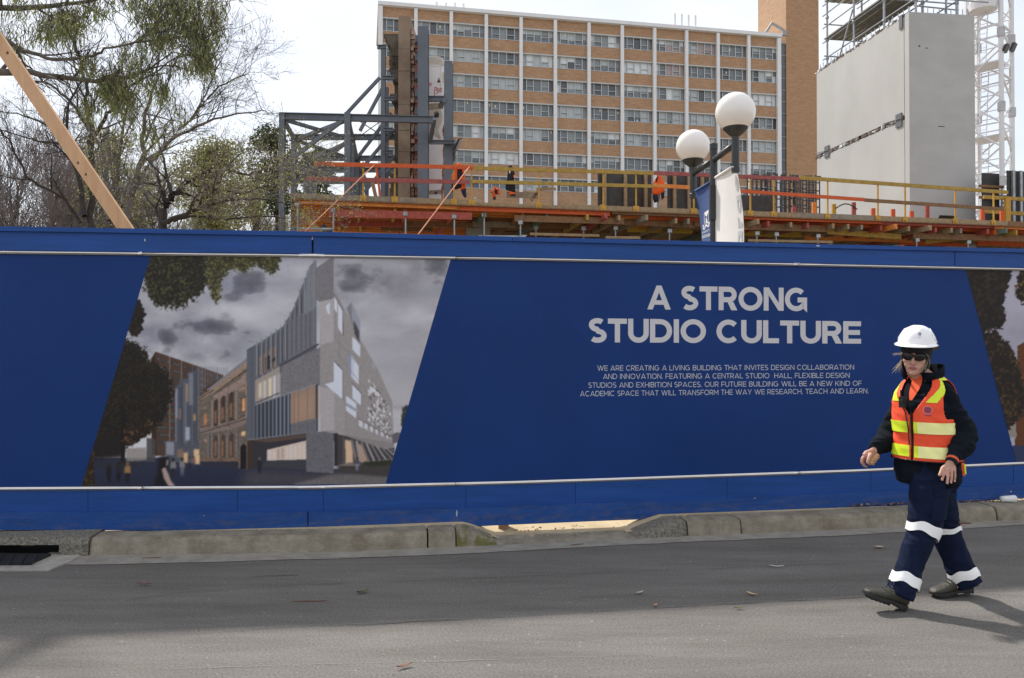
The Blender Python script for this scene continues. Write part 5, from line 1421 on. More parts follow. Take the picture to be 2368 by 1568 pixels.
for i, (a, b_, ya, yb) in enumerate([(1106, 1215, 543, 544), (1225, 1385, 537, 541), (1400, 1480, 545, 546), (1640, 1720, 547, 549), (1730, 1925, 552, 556)]):
    mb = MB(); mb.beam(deck(a, .3, zdeck(ya, a)), deck(b_, .3, zdeck(yb, b_)), .06, .07)
    tag(mb.build('loose_timber', [M_GALV, W_TAN, W_TAN, W_GREY, W_TAN][i]), ['pale metal bar', 'tan timber', 'short orange tan timber', 'short grey timber', 'long tan plank'][i] + ' lying level just above the hoarding top, ' + ORD[i] + ' from the left', 'timber')
mb = MB(); mb.beam(deck(697, .3, zdeck(486, 697)), deck(748, .3, zdeck(545, 748)), .12, .12); tag(mb.build('timber_brace', W_YGR), 'yellowed timber brace sloping down under the left end of the deck', 'timber')
mb = MB(); mb.beam(deck(742, 2.0, zdeck(496, 742)), deck(800, 2.0, zdeck(560, 800)), .22, .22); tag(mb.build('steel_brace', mat('steel_blue_grey', (.105, .122, .150), .45, var=.15, scale=2)), 'dark steel brace sloping behind the yellowed timber brace', 'brace')

# guard rails: four lengths, each with its posts
RAILS = [('orange red top rail and dull red mid rail', [(725, 1093.5, 379, 387.5, 10.5, W_ORED), (706, 1085, 413, 421.5, 11, W_DRED)], [838.6, 911.8, 1049, 1090]),
         ('weathered yellow brown rails', [(1094, 1512, 389, 401, 9, W_YGR), (1091, 1512, 420, 431, 9, W_YGR)], [1245.5, 1395]),
         ('dull red top rail and orange mid rail', [(1512.5, 1849, 400, 414, 10, W_DRED), (1512.5, 1600, 429, 434, 10, W_ORG), (1697, 2000, 441, 462, 9, W_ORED)], [1471, 1604.7, 1735.7]),
         ('long yellow top rail and brown mid rail', [(1849.5, 2332, 411, 445, 9.5, W_YGR), (2000.5, 2322, 463, 484, 9, W_BRN)], [1790, 1914.7, 2031, 2094, 2210, 2299])]
for i, (desc, rl, posts) in enumerate(RAILS):
    t = thing('guard_rail', 'timber guard rail with ' + desc + ' on yellow posts', 'railing', deck((rl[0][0] + rl[0][1]) / 2, 0, 5.5), 'guard rails along the deck edge')
    for a, b_, ya, yb, th, m_ in rl:
        mb = MB(); mb.beam(deck(a, -.05, zdeck(ya, a)), deck(b_, -.05, zdeck(yb, b_)), .045, th * .86 / F * deck((a + b_) / 2).y); mb.build('rail', m_, t)
    for p in posts:
        zt = zdeck(pw([(725, 370), (1093, 381), (1094, 382), (1512, 394), (1849, 407), (2332, 441)], p), p)
        b_ = deck(p, -.01); mb = MB(); mb.box((b_.x - .019, b_.y - .02, 5.44), (b_.x + .019, b_.y + .02, zt)); mb.build('post', M_YPOST, t)
        mb = MB(); c = deck(p, -.045); mb.obox((c.x, c.y, 5.52), DU * .085, DN * .012, UP * .09); mb.tube([(c.x, c.y, 5.5), (c.x, c.y - .05, 5.5)], .02, 6); mb.build('post_bracket', M_YPOST, t)
mb = MB(); mb.beam(deck(869, .4, zdeck(381, 869)), deck(881, .4, 5.47), .11, .05); tag(mb.build('timber_prop', W_ORED), 'orange board leaning against the left guard rail', 'timber')
mb = MB(); mb.beam(deck(858, .35, zdeck(405, 858)), deck(872, .45, 5.47), .1, .05); tag(mb.build('timber_prop', W_TAN), 'bare tan board leaning beside the orange one on the deck', 'timber')
for a, b_, m_, lb in [(2276, 2400, W_YGR, 'mustard coloured toe rails standing at the far right end of the deck')]:
    t = thing('end_rail', lb, 'railing', deck(2320, 1.2, 5.5))
    for ya, yb in ((455, 462), (488, 496)):
        mb = MB(); mb.beam(deck(a, 1.2, zdeck(ya, a, 1.2)), deck(b_, 1.2, zdeck(yb, b_, 1.2)), .06, .12); mb.build('rail', m_, t)
    mb = MB(); q = deck(2331, 1.1); mb.box((q.x - .08, q.y - .06, 5.46), (q.x + .08, q.y + .06, 6.6)); mb.build('post', M_YPOST, t)

# ropes tying the rail down
def rope(a, b_, label):
    mb = MB(); d = (b_ - a); e = a + d * ((a.z - .1) / (a.z - b_.z)); mid = a.lerp(e, .5) - UP * .05
    pts = [a.lerp(e, i / 12) - UP * (.10 * math.sin(PI * i / 12)) for i in range(13)]
    mb.tube(pts, .016, 6); tag(mb.build('rope', mat('orange_rope', (.55, .20, .09), .7, var=.15), smooth=True), label, 'rope')
rope(deck(866, -.05, zdeck(380, 866)), P(699, 532, 17.5), 'orange rope running from the left guard rail down behind the hoarding')
rope(deck(1086, -.05, zdeck(384, 1086)), P(968, 532, 18.0), 'orange rope beside the hanging orange jacket running down to the hoarding')

# hanging work clothes
M_HIV = mat('hi_vis_orange', (.78, .115, .012), .75, var=.12, scale=9, bump=.3, bscale=14)
M_NAVY = mat('navy_cloth', (.012, .014, .026), .85, var=.3, scale=9, bump=.3, bscale=14)
M_TAPE = mat('silver_tape', (.75, .75, .72), .4, var=.05)
def cloth_bag(mb, poly, Y, th, mi, to_w):
    """soft padded shape under an outline: nested rings pushed out front and back"""
    n = len(poly); cx = sum(p[0] for p in poly) / n; cy = sum(p[1] for p in poly) / n
    rings = []
    for s_, d in ((1, 0), (.86, .6), (.55, .95)):
        rings.append([((cx + (x - cx) * s_), (cy + (y - cy) * s_), d) for x, y in poly])
    for sg in (-1, 1):
        vs = [to_w(x, y, Y + sg * d * th + .012 * math.sin(x * 1.3)) for r in rings for x, y, d in r] + [to_w(cx, cy, Y + sg * th)]
        fs = [(i * n + j, i * n + (j + 1) % n, (i + 1) * n + (j + 1) % n, (i + 1) * n + j) for i in range(2) for j in range(n)] + [(2 * n + j, 2 * n + (j + 1) % n, 3 * n) for j in range(n)]
        mb.add(vs, fs, mi)
def zj(x, y): return (1800 + x / 7.893) / 1.7305, (640 + y / 7.893) / 1.7305
def garment(name, label, cat, Y, pieces, conv=zj):
    t = None; mb0 = MB()
    allp = [P(*conv(x, y), Y) for pts, _, _ in pieces for x, y in pts]
    b_ = base_point(allp); t = thing(name, label, cat, b_, 'work clothes hung on the guard rails')
    by = {}
    for pts, mi, nm in pieces: by.setdefault((nm, mi), []).append(pts)
    dy = 0
    for (nm, mi), ps in by.items():
        for pts in ps:
            mb = MB(); cloth_bag(mb, pts, Y - dy, .045, 0, lambda x, y, yy: P(*conv(x, y), yy)); dy += .012
            mb.build(nm, [M_HIV, M_NAVY, M_TAPE][mi], t, smooth=True)
YJ = deck(1060, .12).y
garment('work_jacket', 'orange jacket with navy lining hung over the red guard rail', 'jacket', YJ, [
    ([(190, 150), (240, 100), (300, 95), (350, 150), (345, 190), (200, 190)], 0, 'hood'), ([(150, 180), (250, 170), (250, 560), (220, 700), (180, 740), (90, 780), (60, 660), (50, 500), (110, 360)], 0, 'body'),
    ([(240, 170), (370, 180), (400, 420), (350, 690), (300, 720), (240, 640), (215, 450)], 1, 'lining'), ([(370, 180), (430, 300), (475, 520), (470, 700), (505, 900), (380, 950), (300, 920), (360, 760), (350, 560), (345, 400)], 0, 'body'),
    ([(150, 760), (350, 740), (370, 860), (240, 930), (150, 945)], 1, 'lining'), ([(345, 950), (505, 900), (525, 1160), (480, 1205), (440, 1180), (375, 1060)], 1, 'sleeve'), ([(40, 720), (95, 760), (95, 1000), (60, 1020), (45, 900)], 1, 'sleeve'), ([(380, 420), (450, 400), (450, 520), (400, 520)], 1, 'lining')])
garment('work_vest', 'small orange vest bundled on the deck edge beside the navy jacket', 'vest', deck(1145, .3).y, [
    ([(1380, 860), (1440, 830), (1470, 900), (1420, 1000), (1400, 1100), (1450, 1120), (1430, 1220), (1370, 1230), (1330, 1160), (1320, 980)], 0, 'body'), ([(1480, 880), (1560, 890), (1580, 1060), (1570, 1105), (1500, 1105), (1450, 1060)], 0, 'body'),
    ([(1390, 1000), (1430, 900), (1520, 960), (1510, 1100), (1440, 1090)], 1, 'lining'), ([(1350, 1200), (1450, 1140), (1445, 1260), (1355, 1258)], 1, 'lining'), ([(1285, 1010), (1320, 990), (1325, 1080)], 1, 'lining')])
garment('work_jacket', 'long navy jacket with orange hem hung on the yellow guard rail', 'jacket', deck(1182, .12).y, [
    ([(1830, 190), (1880, 175), (1950, 175), (1980, 240), (1900, 250), (1840, 245)], 1, 'hood'), ([(1840, 340), (2020, 340), (2050, 440), (2020, 620), (2060, 760), (2065, 1040), (1960, 1010), (1760, 950), (1750, 740), (1800, 560), (1820, 420)], 1, 'body'),
    ([(1990, 480), (2050, 470), (2050, 600), (2030, 630), (2005, 560)], 0, 'sleeve'), ([(1860, 990), (2070, 1040), (2060, 1080), (1880, 1120), (1860, 1060)], 0, 'hem'), ([(1880, 1110), (2060, 1070), (2075, 1160), (1900, 1140)], 1, 'hem'),
    ([(1880, 350), (1910, 345), (1910, 400), (1885, 470), (1870, 400)], 2, 'tape'), ([(2025, 520), (2050, 490), (2045, 560), (2020, 575)], 2, 'tape')])
zk = lambda x, y: ((2000 + x / 1.8215) / 1.7305, (0 + y / 1.8215) / 1.7305)
garment('work_jacket', 'orange jacket with navy cuffs hung in front of the black formwork panels', 'jacket', deck(1524, .35).y, [
    ([(1150, 1278), (1165, 1275), (1200, 1330), (1200, 1400), (1165, 1420), (1110, 1415), (1118, 1330)], 0, 'body'), ([(1112, 1415), (1150, 1418), (1155, 1470), (1125, 1480), (1113, 1450)], 1, 'sleeve'), ([(1170, 1415), (1200, 1390), (1198, 1440), (1180, 1460)], 1, 'sleeve'), ([(1130, 1310), (1150, 1280), (1145, 1330)], 1, 'lining')], zk)
mb = MB(); p = deck(1524, .42); mb.tube([(p.x, p.y, 5.46), (p.x, p.y, 6.5)], .03, 8); tag(mb.build('steel_post', M_GALV), 'grey steel post standing behind the orange jacket on the formwork', 'post')

# black formwork panels with timber studs, standing on the deck
def form_panel(p0, p1, y0, y1, back, studs, label, sm=W_TAN):
    a, b_ = deck(p0, back), deck(p1, back); z1 = zdeck(y0, (p0 + p1) / 2, back)
    t = thing('formwork_shutter', label, 'formwork', (a + b_) / 2 + UP * Z0, 'black formwork panels on the deck')
    mb = MB(); mb.beam(a + UP * (Z0 + z1) / 2, b_ + UP * (Z0 + z1) / 2, .03, z1 - Z0); mb.build('ply_face', W_BLK, t)
    for s_ in studs:
        mb = MB(); q = deck(s_, back - .06); mb.obox(q + UP * (Z0 + z1) / 2, DU * .045, DN * .04, UP * (z1 - Z0) / 2); mb.build('stud', sm, t)
form_panel(1382, 1506, 399, 470, .9, (1398, 1446, 1493), 'wide black formwork panel with three bare timber studs left of the orange jacket')
form_panel(1543, 1640, 402, 470, .9, (1560, 1593, 1624), 'black formwork panel with timber studs between the orange jacket and the lamp post')
form_panel(1700, 1792, 452, 480, 1.2, (), 'low black formwork box on the deck right of the white banner')
form_panel(2272, 2312, 400, 470, 2.6, (), 'black formwork panel beside the foot of the crane mast')
form_panel(2330, 2420, 396, 452, 2.2, (2345, 2362), 'tilted dark formwork panel at the right edge of the view', M_GALV)
# starter cages of reinforcing steel
M_REO = mat('dark_rebar', (.045, .045, .05), .6, var=.25)
for i, (a, b_, y0, bk, lb) in enumerate([(1741, 1772, 405, 3.2, 'leftmost rebar cage behind the white banner'), (1775, 1796, 404, 3.0, 'narrow dark rebar cage in front of the end bay windows'), (1808, 1838, 406, 3.2, 'rebar cage in front of the dark glazed link'), (1840, 1866, 408, 3.0, 'rebar cage in front of the brick tower'), (1870, 1896, 409, 3.2, 'rebar cage close to the concrete core')]):
    zt = zdeck(y0, a, bk); p, q = deck(a, bk), deck(b_, bk); r_ = -DN * .35; mb = MB()
    for f in (0, .33, .66, 1):
        for o_ in (Vector(), r_): mb.tube([p.lerp(q, f) + o_ + UP * (Z0 - .02), p.lerp(q, f) + o_ + UP * (zt + rd.uniform(-.05, .1))], .024, 5)
    for z in np.arange(Z0 + .15, zt, .28):
        c4 = [p + UP * z, q + UP * z, q + r_ + UP * z, p + r_ + UP * z]
        for j in range(4): mb.tube([c4[j], c4[(j + 1) % 4]], .014, 4)
    for f in (0.1, .9): c = p.lerp(q, f) + UP * zt; mb.box(tuple(c - Vector((.07, .05, .04))), tuple(c + Vector((.07, .05, .05))))
    tag(mb.build('rebar_cage', M_REO), lb, 'rebar', 'rebar cages standing on the deck')
# stub uprights along a sole timber near the core
for i, (p, m_, h) in enumerate([(1837, W_DRED, .3), (1883, W_ORG, .45), (1929, W_YEL, .42), (1975, W_DRED, .5), (2020, W_ORED, .34), (2066, W_ORED, .34), (2109, W_ORED, .3), (2145, W_RED, .55), (2273, W_ORED, .45), (2318, W_ORED, .5)]):
    q = deck(p, .55); mb = MB(); mb.box((q.x - .055, q.y - .04, Z0), (q.x + .055, q.y + .04, Z0 + .14 + h), 0); mb.box((q.x - .06, q.y - .045, Z0 + .02), (q.x + .07, q.y - .041, Z0 + .2), 1)
    tag(mb.build('timber_stub', [m_, W_BLK]), ORD[i] + ' upright timber stub from the left along the deck edge near the concrete core', 'timber', 'upright timber stubs on the deck edge')
for a, b_, m_, lb in [(1835, 1990, W_ORED, 'red sole timber lying on the deck at the foot of the stubs'), (1992, 2160, W_YGR, 'yellowed sole timber lying on the deck in front of the core')]:
    mb = MB(); mb.beam(deck(a, .5, Z0 + .19), deck(b_, .5, Z0 + .19), .07, .1); tag(mb.build('sole_timber', m_), lb, 'timber')
mb = MB(); mb.tube([deck(1933 + 10 * i, .5, Z0 + .42 + .16 * math.sin(PI * i / 5)) for i in range(6)], .02, 6); tag(mb.build('hose', W_BLK, smooth=True), 'bent black hose arching over the deck edge in front of the core', 'hose')
mb = MB(); mb.obox(deck(2190, .3, 5.66), DU * .3, DN * .02, UP * .09 + DN * .06); tag(mb.build('form_offcut', W_BLK), 'black offcut lying at the base of the grey core face', 'offcut')
for a, b_, ya, yb, w, lb, m_ in [(1170, 1245, 443, 446, .10, 'weathered plank stacked on the deck behind the navy jacket', W_GREY), (1228, 1246, 458, 432, .06, 'tan board leaning on the deck beside a yellow post', W_TAN), (1240, 1285, 431, 430, .05, 'short tan board resting on the mid rail', W_TAN)]:
    mb = MB(); mb.beam(deck(a, .35, zdeck(ya, a)), deck(b_, .35, zdeck(yb, b_)), .05, w * 1.6); tag(mb.build('plank', m_), lb, 'timber')
mb = MB(); p = deck(1098.6, .3); mb.lathe(Vector((p.x, p.y, 0)), [(.04, 5.46), (.045, 5.62), (.047, 5.70), (.03, 5.73), (.025, 5.76)], 12); tag(mb.build('drink_bottle', mat('bottle_grey', (.35, .34, .34), .4, var=.4, scale=40)), 'small patterned drink bottle standing on the deck by a yellow post', 'bottle')
# scaffold at the right end
t = thing('end_scaffold', 'tube scaffold tower at the right edge behind the deck rails', 'scaffold', deck(2350, 3.3, .08))
for p in (2318, 2342, 2362, 2395):
    mb = MB(); q = deck(p, 3.0); mb.tube([q + UP * .08, q + UP * 7.4], .035, 8); mb.build('standard', M_GALV, t)
for z in (5.7, 6.0, 6.35, 6.7, 7.1):
    mb = MB(); mb.tube([deck(2310, 3.05, z), deck(2400, 3.05, z + .06)], .025, 6); mb.build('ledger', M_GALV, t)
for a, b_, z in ((2318, 2345, 5.6), (2345, 2320, 6.2), (2342, 2365, 5.8)):
    mb = MB(); mb.tube([deck(a, 3.1, z), deck(b_, 3.1, z + .7)], .022, 6); mb.build('brace', M_GALV, t)
for z in (6.88, 7.28): mb = MB(); mb.beam(deck(2266, 2.5, z), deck(2322, 2.5, z), .05, .09); mb.build('handrail_board', W_BRN, t)

# ================================================================== RETAINED OLD WALL AND ITS STEEL
M_STL = MATS['steel_blue_grey']
M_STN = mat('old_sandstone', (.17, .12, .085), .9, scale=1.4, col2=(.30, .225, .165), bump=.2, bscale=18); M_STND = mat('dark_sandstone', (.055, .045, .036), .9, scale=3, col2=(.15, .125, .10), bump=.3, bscale=14)
M_OBR = mat('old_red_brick', (.20, .065, .045), .9, scale=9, col2=(.34, .15, .11), streak=(1, 1, 2.5), bump=.4, bscale=20); M_OBR2 = mat('old_pale_brick', (.33, .22, .165), .9, scale=9, col2=(.45, .33, .26), streak=(1, 1, 2.5), bump=.4, bscale=20)
M_PLA = mat('old_white_plaster', (.76, .75, .76), .7, scale=1.2, col2=(.84, .83, .83)); M_PLB = mat('bare_plaster_patch', (.50, .46, .38), .85, scale=5, col2=(.62, .59, .52), bump=.2); M_RUB = mat('rubble_mortar', (.26, .20, .15), .95, scale=12, col2=(.42, .34, .26), bump=.6, bscale=25)
YW = 28.0
def wx(px, Y=YW): return (px - CX) / F * Y
def wz(py, Y=YW): return EYE + (HOR - py) / F * Y
rwall = thing('retained_wall', 'cut end of an old stone and brick facade wall propped on the site', 'wall', (wx(935), YW + 1, .08))
DEEP = 5.0
def wbox(name, x0, x1, y0, y1, m_, dy=0.0, deep=DEEP, parent=None):
    mb = MB(); a, b_ = wx(x0), wx(x1); mb.box((a, YW + dy, max(.08, wz(y1))), (b_, YW + dy + deep, wz(y0))); return mb.build(name, m_, parent or rwall)
yb_ = [55, 110, 162, 240, 300, 350, 410, 480, 640, 900]
mb = MB()
for i in range(len(yb_) - 1):
    y0, y1 = (yb_[i] if i else 33), yb_[i + 1]
    mb.box((wx(919.5), YW + (.0 if i % 2 else .015), max(.08, wz(y1) + .012)), (wx(947), YW + DEEP, wz(y0)))
mb.build('stone_facing', M_STN, rwall)
mb = MB(); mb.box((wx(906), YW + .5, .08), (wx(919), YW + DEEP, wz(66)))
for y0, y1, x0 in ((66, 73, 882), (73, 82, 885), (82, 94, 890), (94, 104, 896), (104, 118, 900), (150, 158, 897), (158, 166, 900), (166, 180, 903), (208, 216, 896), (216, 226, 900), (395, 402, 896), (402, 430, 899), (430, 470, 896)):
    mb.box((wx(x0), YW + .35, wz(y1)), (wx(919), YW + DEEP, wz(y0)))
for k in range(7): mb.box((wx(892), YW + .6 + k * .6, wz(104)), (wx(915), YW + .85 + k * .6, wz(84)))
for k in range(26): z = lerp(wz(152), wz(106), k / 25); mb.ball((wx(905 + 6 * math.sin(k * 1.7)), YW + .55, z), (.12, .2, .12), 7)
mb.build('cornice', M_STND, rwall)  # cornice stone in a darker tone than the facing
mb = MB(); rb = random.Random(3)
for i in range(96):
    z = wz(58) - i * .145
    if z < .3: break
    x0 = wx(948 + rb.uniform(0, 1)); x1 = wx(955 + rb.uniform(-2.5, 2)); mb.box((x0, YW + rb.uniform(.02, .3), z - .128), (x1, YW + DEEP, z), 0)
    if wz(58) - z > .4:
        x2 = wx(956.5 + rb.uniform(-.5, 1.2)); x3 = wx(968.5 + rb.uniform(-2.5, 1.5))
        if rb.random() < .93: mb.box((x2, YW + rb.uniform(.0, .22), z - .128), (x3, YW + DEEP - .3, z), 1)
mb.box((wx(947), YW + .4, .08), (wx(966), YW + DEEP - .5, wz(75)), 2)
mb.build('brick_core', [M_OBR2, M_OBR, M_RUB], rwall)
# plastered cross wall with torn edge
mb = MB(); right = [(990, 127), (1015, 128), (1023, 133), (1027, 142), (1026, 160), (1028, 172), (1025, 186), (1027, 205), (1023, 222), (1029, 240), (1025, 262), (1026, 280), (1021, 300), (1025, 322), (1022, 345), (1024, 372), (1020, 395), (1022, 420), (1018, 440), (1021, 470), (1020, 640)]
YP = YW + 1.2
def wp(x, y, dy=0.0): return Vector((wx(x, YP), YP + dy, wz(y, YP)))
poly = [wp(972, 127)] + [wp(x, y) for x, y in right] + [wp(972, 640)]
for i in range(len(right) - 1):
    (x0, y0), (x1, y1) = right[i], right[i + 1]
    a, b_, c, d = wp(972, y1), wp(x1, y1), wp(x0, y0), wp(972, y0)
    mb.slab([a, b_, c, d], Vector((0, .25, 0)))
pl = mb.build('plaster_wall', M_PLA, rwall)
mb = MB()
for i in range(len(right) - 1):
    (x0, y0), (x1, y1) = right[i], right[i + 1]
    n_ = max(1, int((y1 - y0) / 6))
    for k in range(n_):
        ya, yb2 = lerp(y0, y1, k / n_), lerp(y0, y1, (k + 1) / n_); xe = lerp(x0, x1, k / n_) + rb.uniform(1.5, 5.5)
        a, b_ = wp(972, yb2, .05 + rb.uniform(0, .06)), wp(xe, ya, .3); mb.box((a.x, a.y, max(.1, a.z)), (b_.x, b_.y + .2, max(.2, b_.z - .012)))
mb.build('torn_brick_edge', M_OBR, rwall)
def patch(pts, m_, name, dy=-.006):
    mb = MB(); mb.add([wp(x, y, dy) for x, y in pts], [tuple(range(len(pts)))]); return mb.build(name, m_, rwall, fix=False)
patch([(990, 129), (1014, 129), (1020, 133), (1024, 142), (1026, 150), (1014, 150), (1008, 158), (1000, 160), (990, 150)], M_PLB, 'plaster_patch'); patch([(991, 252), (1018, 250), (1022, 262), (1020, 282), (1012, 300), (1019, 318), (1016, 322), (1001, 310), (991, 298)], M_PLB, 'plaster_patch', -.007)
patch([(990, 238), (1022, 236), (1024, 250), (990, 253)], M_RUB, 'rubble_patch', -.009); patch([(990, 440), (1020, 438), (1021, 448), (990, 449)], M_RUB, 'rubble_patch', -.009)
patch([(1003, 258), (1009, 255), (1014, 260), (1014, 270), (1008, 271), (1001, 269), (1004, 264)], W_BLK, 'broken_hole', -.012); patch([(1004, 444), (1010, 442), (1010, 449), (1005, 449)], W_BLK, 'broken_hole', -.012)
mb = MB(); mb.lathe(wp(1007.5, 259.5, -.02), [(.05, 0), (.05, .03), (.03, .03), (.03, 0)], 14, axis=(0, -1, 0)); mb.build('pipe_stub', M_GALV, rwall)
patch([(1022.5, 165), (1027, 165), (1027, 188), (1022.5, 190)], mat('cream_paint', (.62, .53, .38), .7), 'painted_strip', -.008)
# old door leaf and red site marking
mb = MB(); a, b_ = wp(985, 222, -.05), wp(1018, 152, -.012); mb.box((a.x, a.y, a.z), (b_.x, b_.y, b_.z)); a, b_ = wp(1018.3, 222, -.06), wp(1021, 150, -.013); mb.box((a.x, a.y, a.z), (b_.x, b_.y, b_.z)); a, b_ = wp(985, 151.5, -.06), wp(1021, 149, -.013); mb.box((a.x, a.y, a.z), (b_.x, b_.y, b_.z)); dr = mb.build('door', M_PLA, rwall)
mb = MB(); a = wp(1014, 187, -.06); mb.ball(a, .05, 8); mb.tube([a, a + Vector((.07, 0, 0))], .02, 6); mb.ball(wp(1014.5, 181.5, -.055), .03, 8); mb.build('door_handle', mat('old_brass', (.12, .07, .04), .5), dr)
M_SPRAY = mat('red_spray_paint', (.50, .012, .02), .7, var=.2, scale=9)
mb = MB()
def spray(pts, t_, k_=0):
    vs, fs = stroke_mesh(pts, t_); mb.add([wp((1680 + v.x / 5.6) / 1.7305, (200 + v.y / 5.6) / 1.7305, -.062 - .002 * k_) for v in vs], fs)
spray([(325, 1025), (326, 950), (328, 880), (330, 830)], 13, 0); spray([(328, 830), (365, 838), (392, 850), (385, 872), (355, 890), (390, 905), (402, 930), (390, 960), (358, 975)], 12, 1); spray([(420, 845), (424, 890), (422, 938)], 12, 2); spray([(478, 845), (455, 855), (446, 890), (452, 925), (472, 928), (486, 905), (488, 870), (480, 842)], 11, 3)
spray([(178, 715), (186, 735), (176, 770), (182, 800)], 11, 0); spray([(228, 722), (212, 740), (206, 770), (218, 795), (240, 790), (252, 765), (248, 735), (228, 720)], 11, 1)
mb.build('spray_marking', M_SPRAY, rwall, fix=False)

# steel frame that holds the wall
st = thing('wall_bracing', 'blue grey steel bracing frame standing left of the old wall', 'frame', (wx(800), 30, .08))
def sbeam(a, b_, w=.26, h=.30, nm='beam'):
    w *= .62; h *= .66; mb = MB(); mb.ibeam(a, b_, w, h, .025); mb.build(nm, M_STL, st)
def sbar(a, b_, w=.16, nm='brace'):
    w *= .62; mb = MB(); mb.beam(a, b_, w, w); mb.build(nm, M_STL, st)
def spost(x, Y, y0, nm='post', w=.30, z0=.08):
    w *= .6 if nm == 'post' else 1; X = wx(x, Y); mb = MB(); mb.ibeam((X, Y, z0), (X, Y, wz(y0, Y)), w, w, .03, up=(0, 1, 0)); mb.build(nm, M_STL, st)
ZF = 9.5
LV = [(26.0, 645, 1000), (28.6, 672, 912), (31.8, 700, 915), (33.9, 712, 915), (36.3, 722, 915)]
for i, (Y, x0, x1) in enumerate(LV):
    zc_ = ZF - .15; sbeam((wx(x0, Y), Y, zc_), (wx(x1, Y), Y, zc_ - (.12 if i == 0 else 0)), .26, .3 if i else .34)
    spost(x0 + 6, Y, HOR - (ZF - EYE) * F / Y + 3)
    spost(803 + i * 11, Y, HOR - (ZF - EYE) * F / Y + 3, w=.34 if i == 0 else .28)
for i in range(4):
    (Ya, xa, _), (Yb, xb, _) = LV[i], LV[i + 1]
    sbar((wx(xa + 6, Ya), Ya, ZF - .2), (wx(xb + 6, Yb), Yb, ZF - .2), .2, 'tie'); sbar((wx(803 + i * 11, Ya), Ya, ZF - .2), (wx(814 + i * 11, Yb), Yb, ZF - .2), .2, 'tie')
    sbar((wx(xa + 6, Ya), Ya, ZF - .25), (wx(814 + i * 11, Yb), Yb, ZF - .25), .18); sbar((wx(xb + 6, Yb), Yb, ZF - .27), (wx(803 + i * 11, Ya), Ya, ZF - .27), .18)
for Y, xl, xm, yl, ym in [(26, 651, 803, 385, 270), (28.6, 678, 815, 425, 318), (31.8, 706, 826, 440, 360)]:
    sbar(P(xl, yl, Y), P(xm, ym, Y), .2)
sbeam(P(645, 386, 28), P(800, 394, 28), .2, .28)
for (xa, ya, xb, yb2, Y) in [(801, 263, 878, 180, 28.2), (832, 303, 884, 205, 28.2), (838, 388, 912, 300, 28.4), (842, 445, 912, 360, 28.4), (830, 360, 905, 262, 28.6), (838, 430, 905, 400, 28.6)]:
    sbar(P(xa, ya, Y), P(xb, yb2, Y), .17)
for x, Y, y0, w in [(885, 28.2, 106, .26), (893, 30, 200, .22)]: spost(x, Y, y0, 'post', w)
for x0, x1, y in [(872, 893, 109), (884, 912, 180), (888, 912, 229), (886, 908, 300), (886, 908, 352)]: sbeam(P(x0, y, 28.15), P(x1, y, 28.15), .2, .2)
spost(978, 27.4, 62, 'column', .36); spost(1036.5, 27.6, 142, 'column', .30)
for x0, x1, y, Y in [(990, 1030, 229, 27.5), (992, 1052, 329, 27.3)]: sbeam(P(x0, y, Y), P(x1, y, Y), .22, .28 if y < 300 else .2)
sbar(P(1004, 275, 26.6), P(994, 326, 27.3), .22, 'outrigger'); sbar(P(1027, 232, 27.4), P(1018, 246, 28.4), .24, 'outrigger'); sbar(P(1053, 330, 27.2), P(1046, 372, 28.0), .18, 'outrigger')
for y in range(90, 450, 42):
    mb = MB(); c = P(966, y, 27.55); mb.box((c.x - .1, c.y - .03, c.z - .12), (c.x + .12, c.y + .3, c.z + .12)); mb.build('clamp_plate', M_STL, st)
for (xa, ya, xb, yb2) in [(818, 272, 880, 312), (822, 322, 880, 280), (870, 385, 905, 425), (905, 385, 872, 425)]:
    mb = MB(); mb.tube([P(xa, ya, 29), P(xb, yb2, 29)], .02, 6); mb.build('tie_rod', M_STL, st)
mb = MB(); c = P(1058, 335, 27.1); mb.obox(c, Vector((.07, .02, .02)), Vector((0, .06, 0)), Vector((.09, -.03, .20))); mb.obox(c + Vector((.05, -.07, 0)), Vector((.05, .01, .02)), Vector((0, .012, 0)), Vector((.08, -.03, .17)), 1); mb.tube([c + Vector((0, 0, -.1)), P(1048, 333, 27.2)], .03, 6); tag(mb.build('floodlight', [mat('black_floodlight', (.02, .02, .022), .4), M_GALV]), 'black site floodlight fixed to the steel beside the plaster wall', 'floodlight')
# the long raking timber at the left
tb = thing('raking_timber', 'long bare pine timber leaning steeply behind the hoarding at left', 'timber', (P(330, 565, 7.2).x, 7.2, .1))
mb = MB(); a, b_ = P(12, 118, 7.4), P(288, 525, 7.4); d = (b_ - a).normalized(); a2 = a - d * 1.3; b2 = b_ + d * ((b_.z - .14) / -d.z)
M_PINE = mat('fresh_pine', (.55, .31, .155), .6, scale=2.0, col2=(.68, .42, .24), streak=(6, 6, 1.2), bump=.1, bscale=30)
mb.beam(a2, b2, .045, .125, up=(0, -1, 0)) if False else mb.beam(a2, b2, .125, .045, up=(0, -1, .0))
mb.build('timber', M_PINE, tb)
mb = MB()
for f in (.12, .155, .40, .78, .82):
    c = a2.lerp(b_, f) + Vector((0, -.0245, 0)) + Vector((rd.uniform(-.03, .03), 0, 0)); r_ = rd.uniform(.010, .018)
    mb.add([c + Vector((r_ * math.cos(t_), 0, 1.3 * r_ * math.sin(t_))) for t_ in [i * PI / 5 for i in range(10)]], [tuple(range(10))])
mb.build('knot', mat('pine_knot', (.16, .07, .03), .7), tb, fix=False)
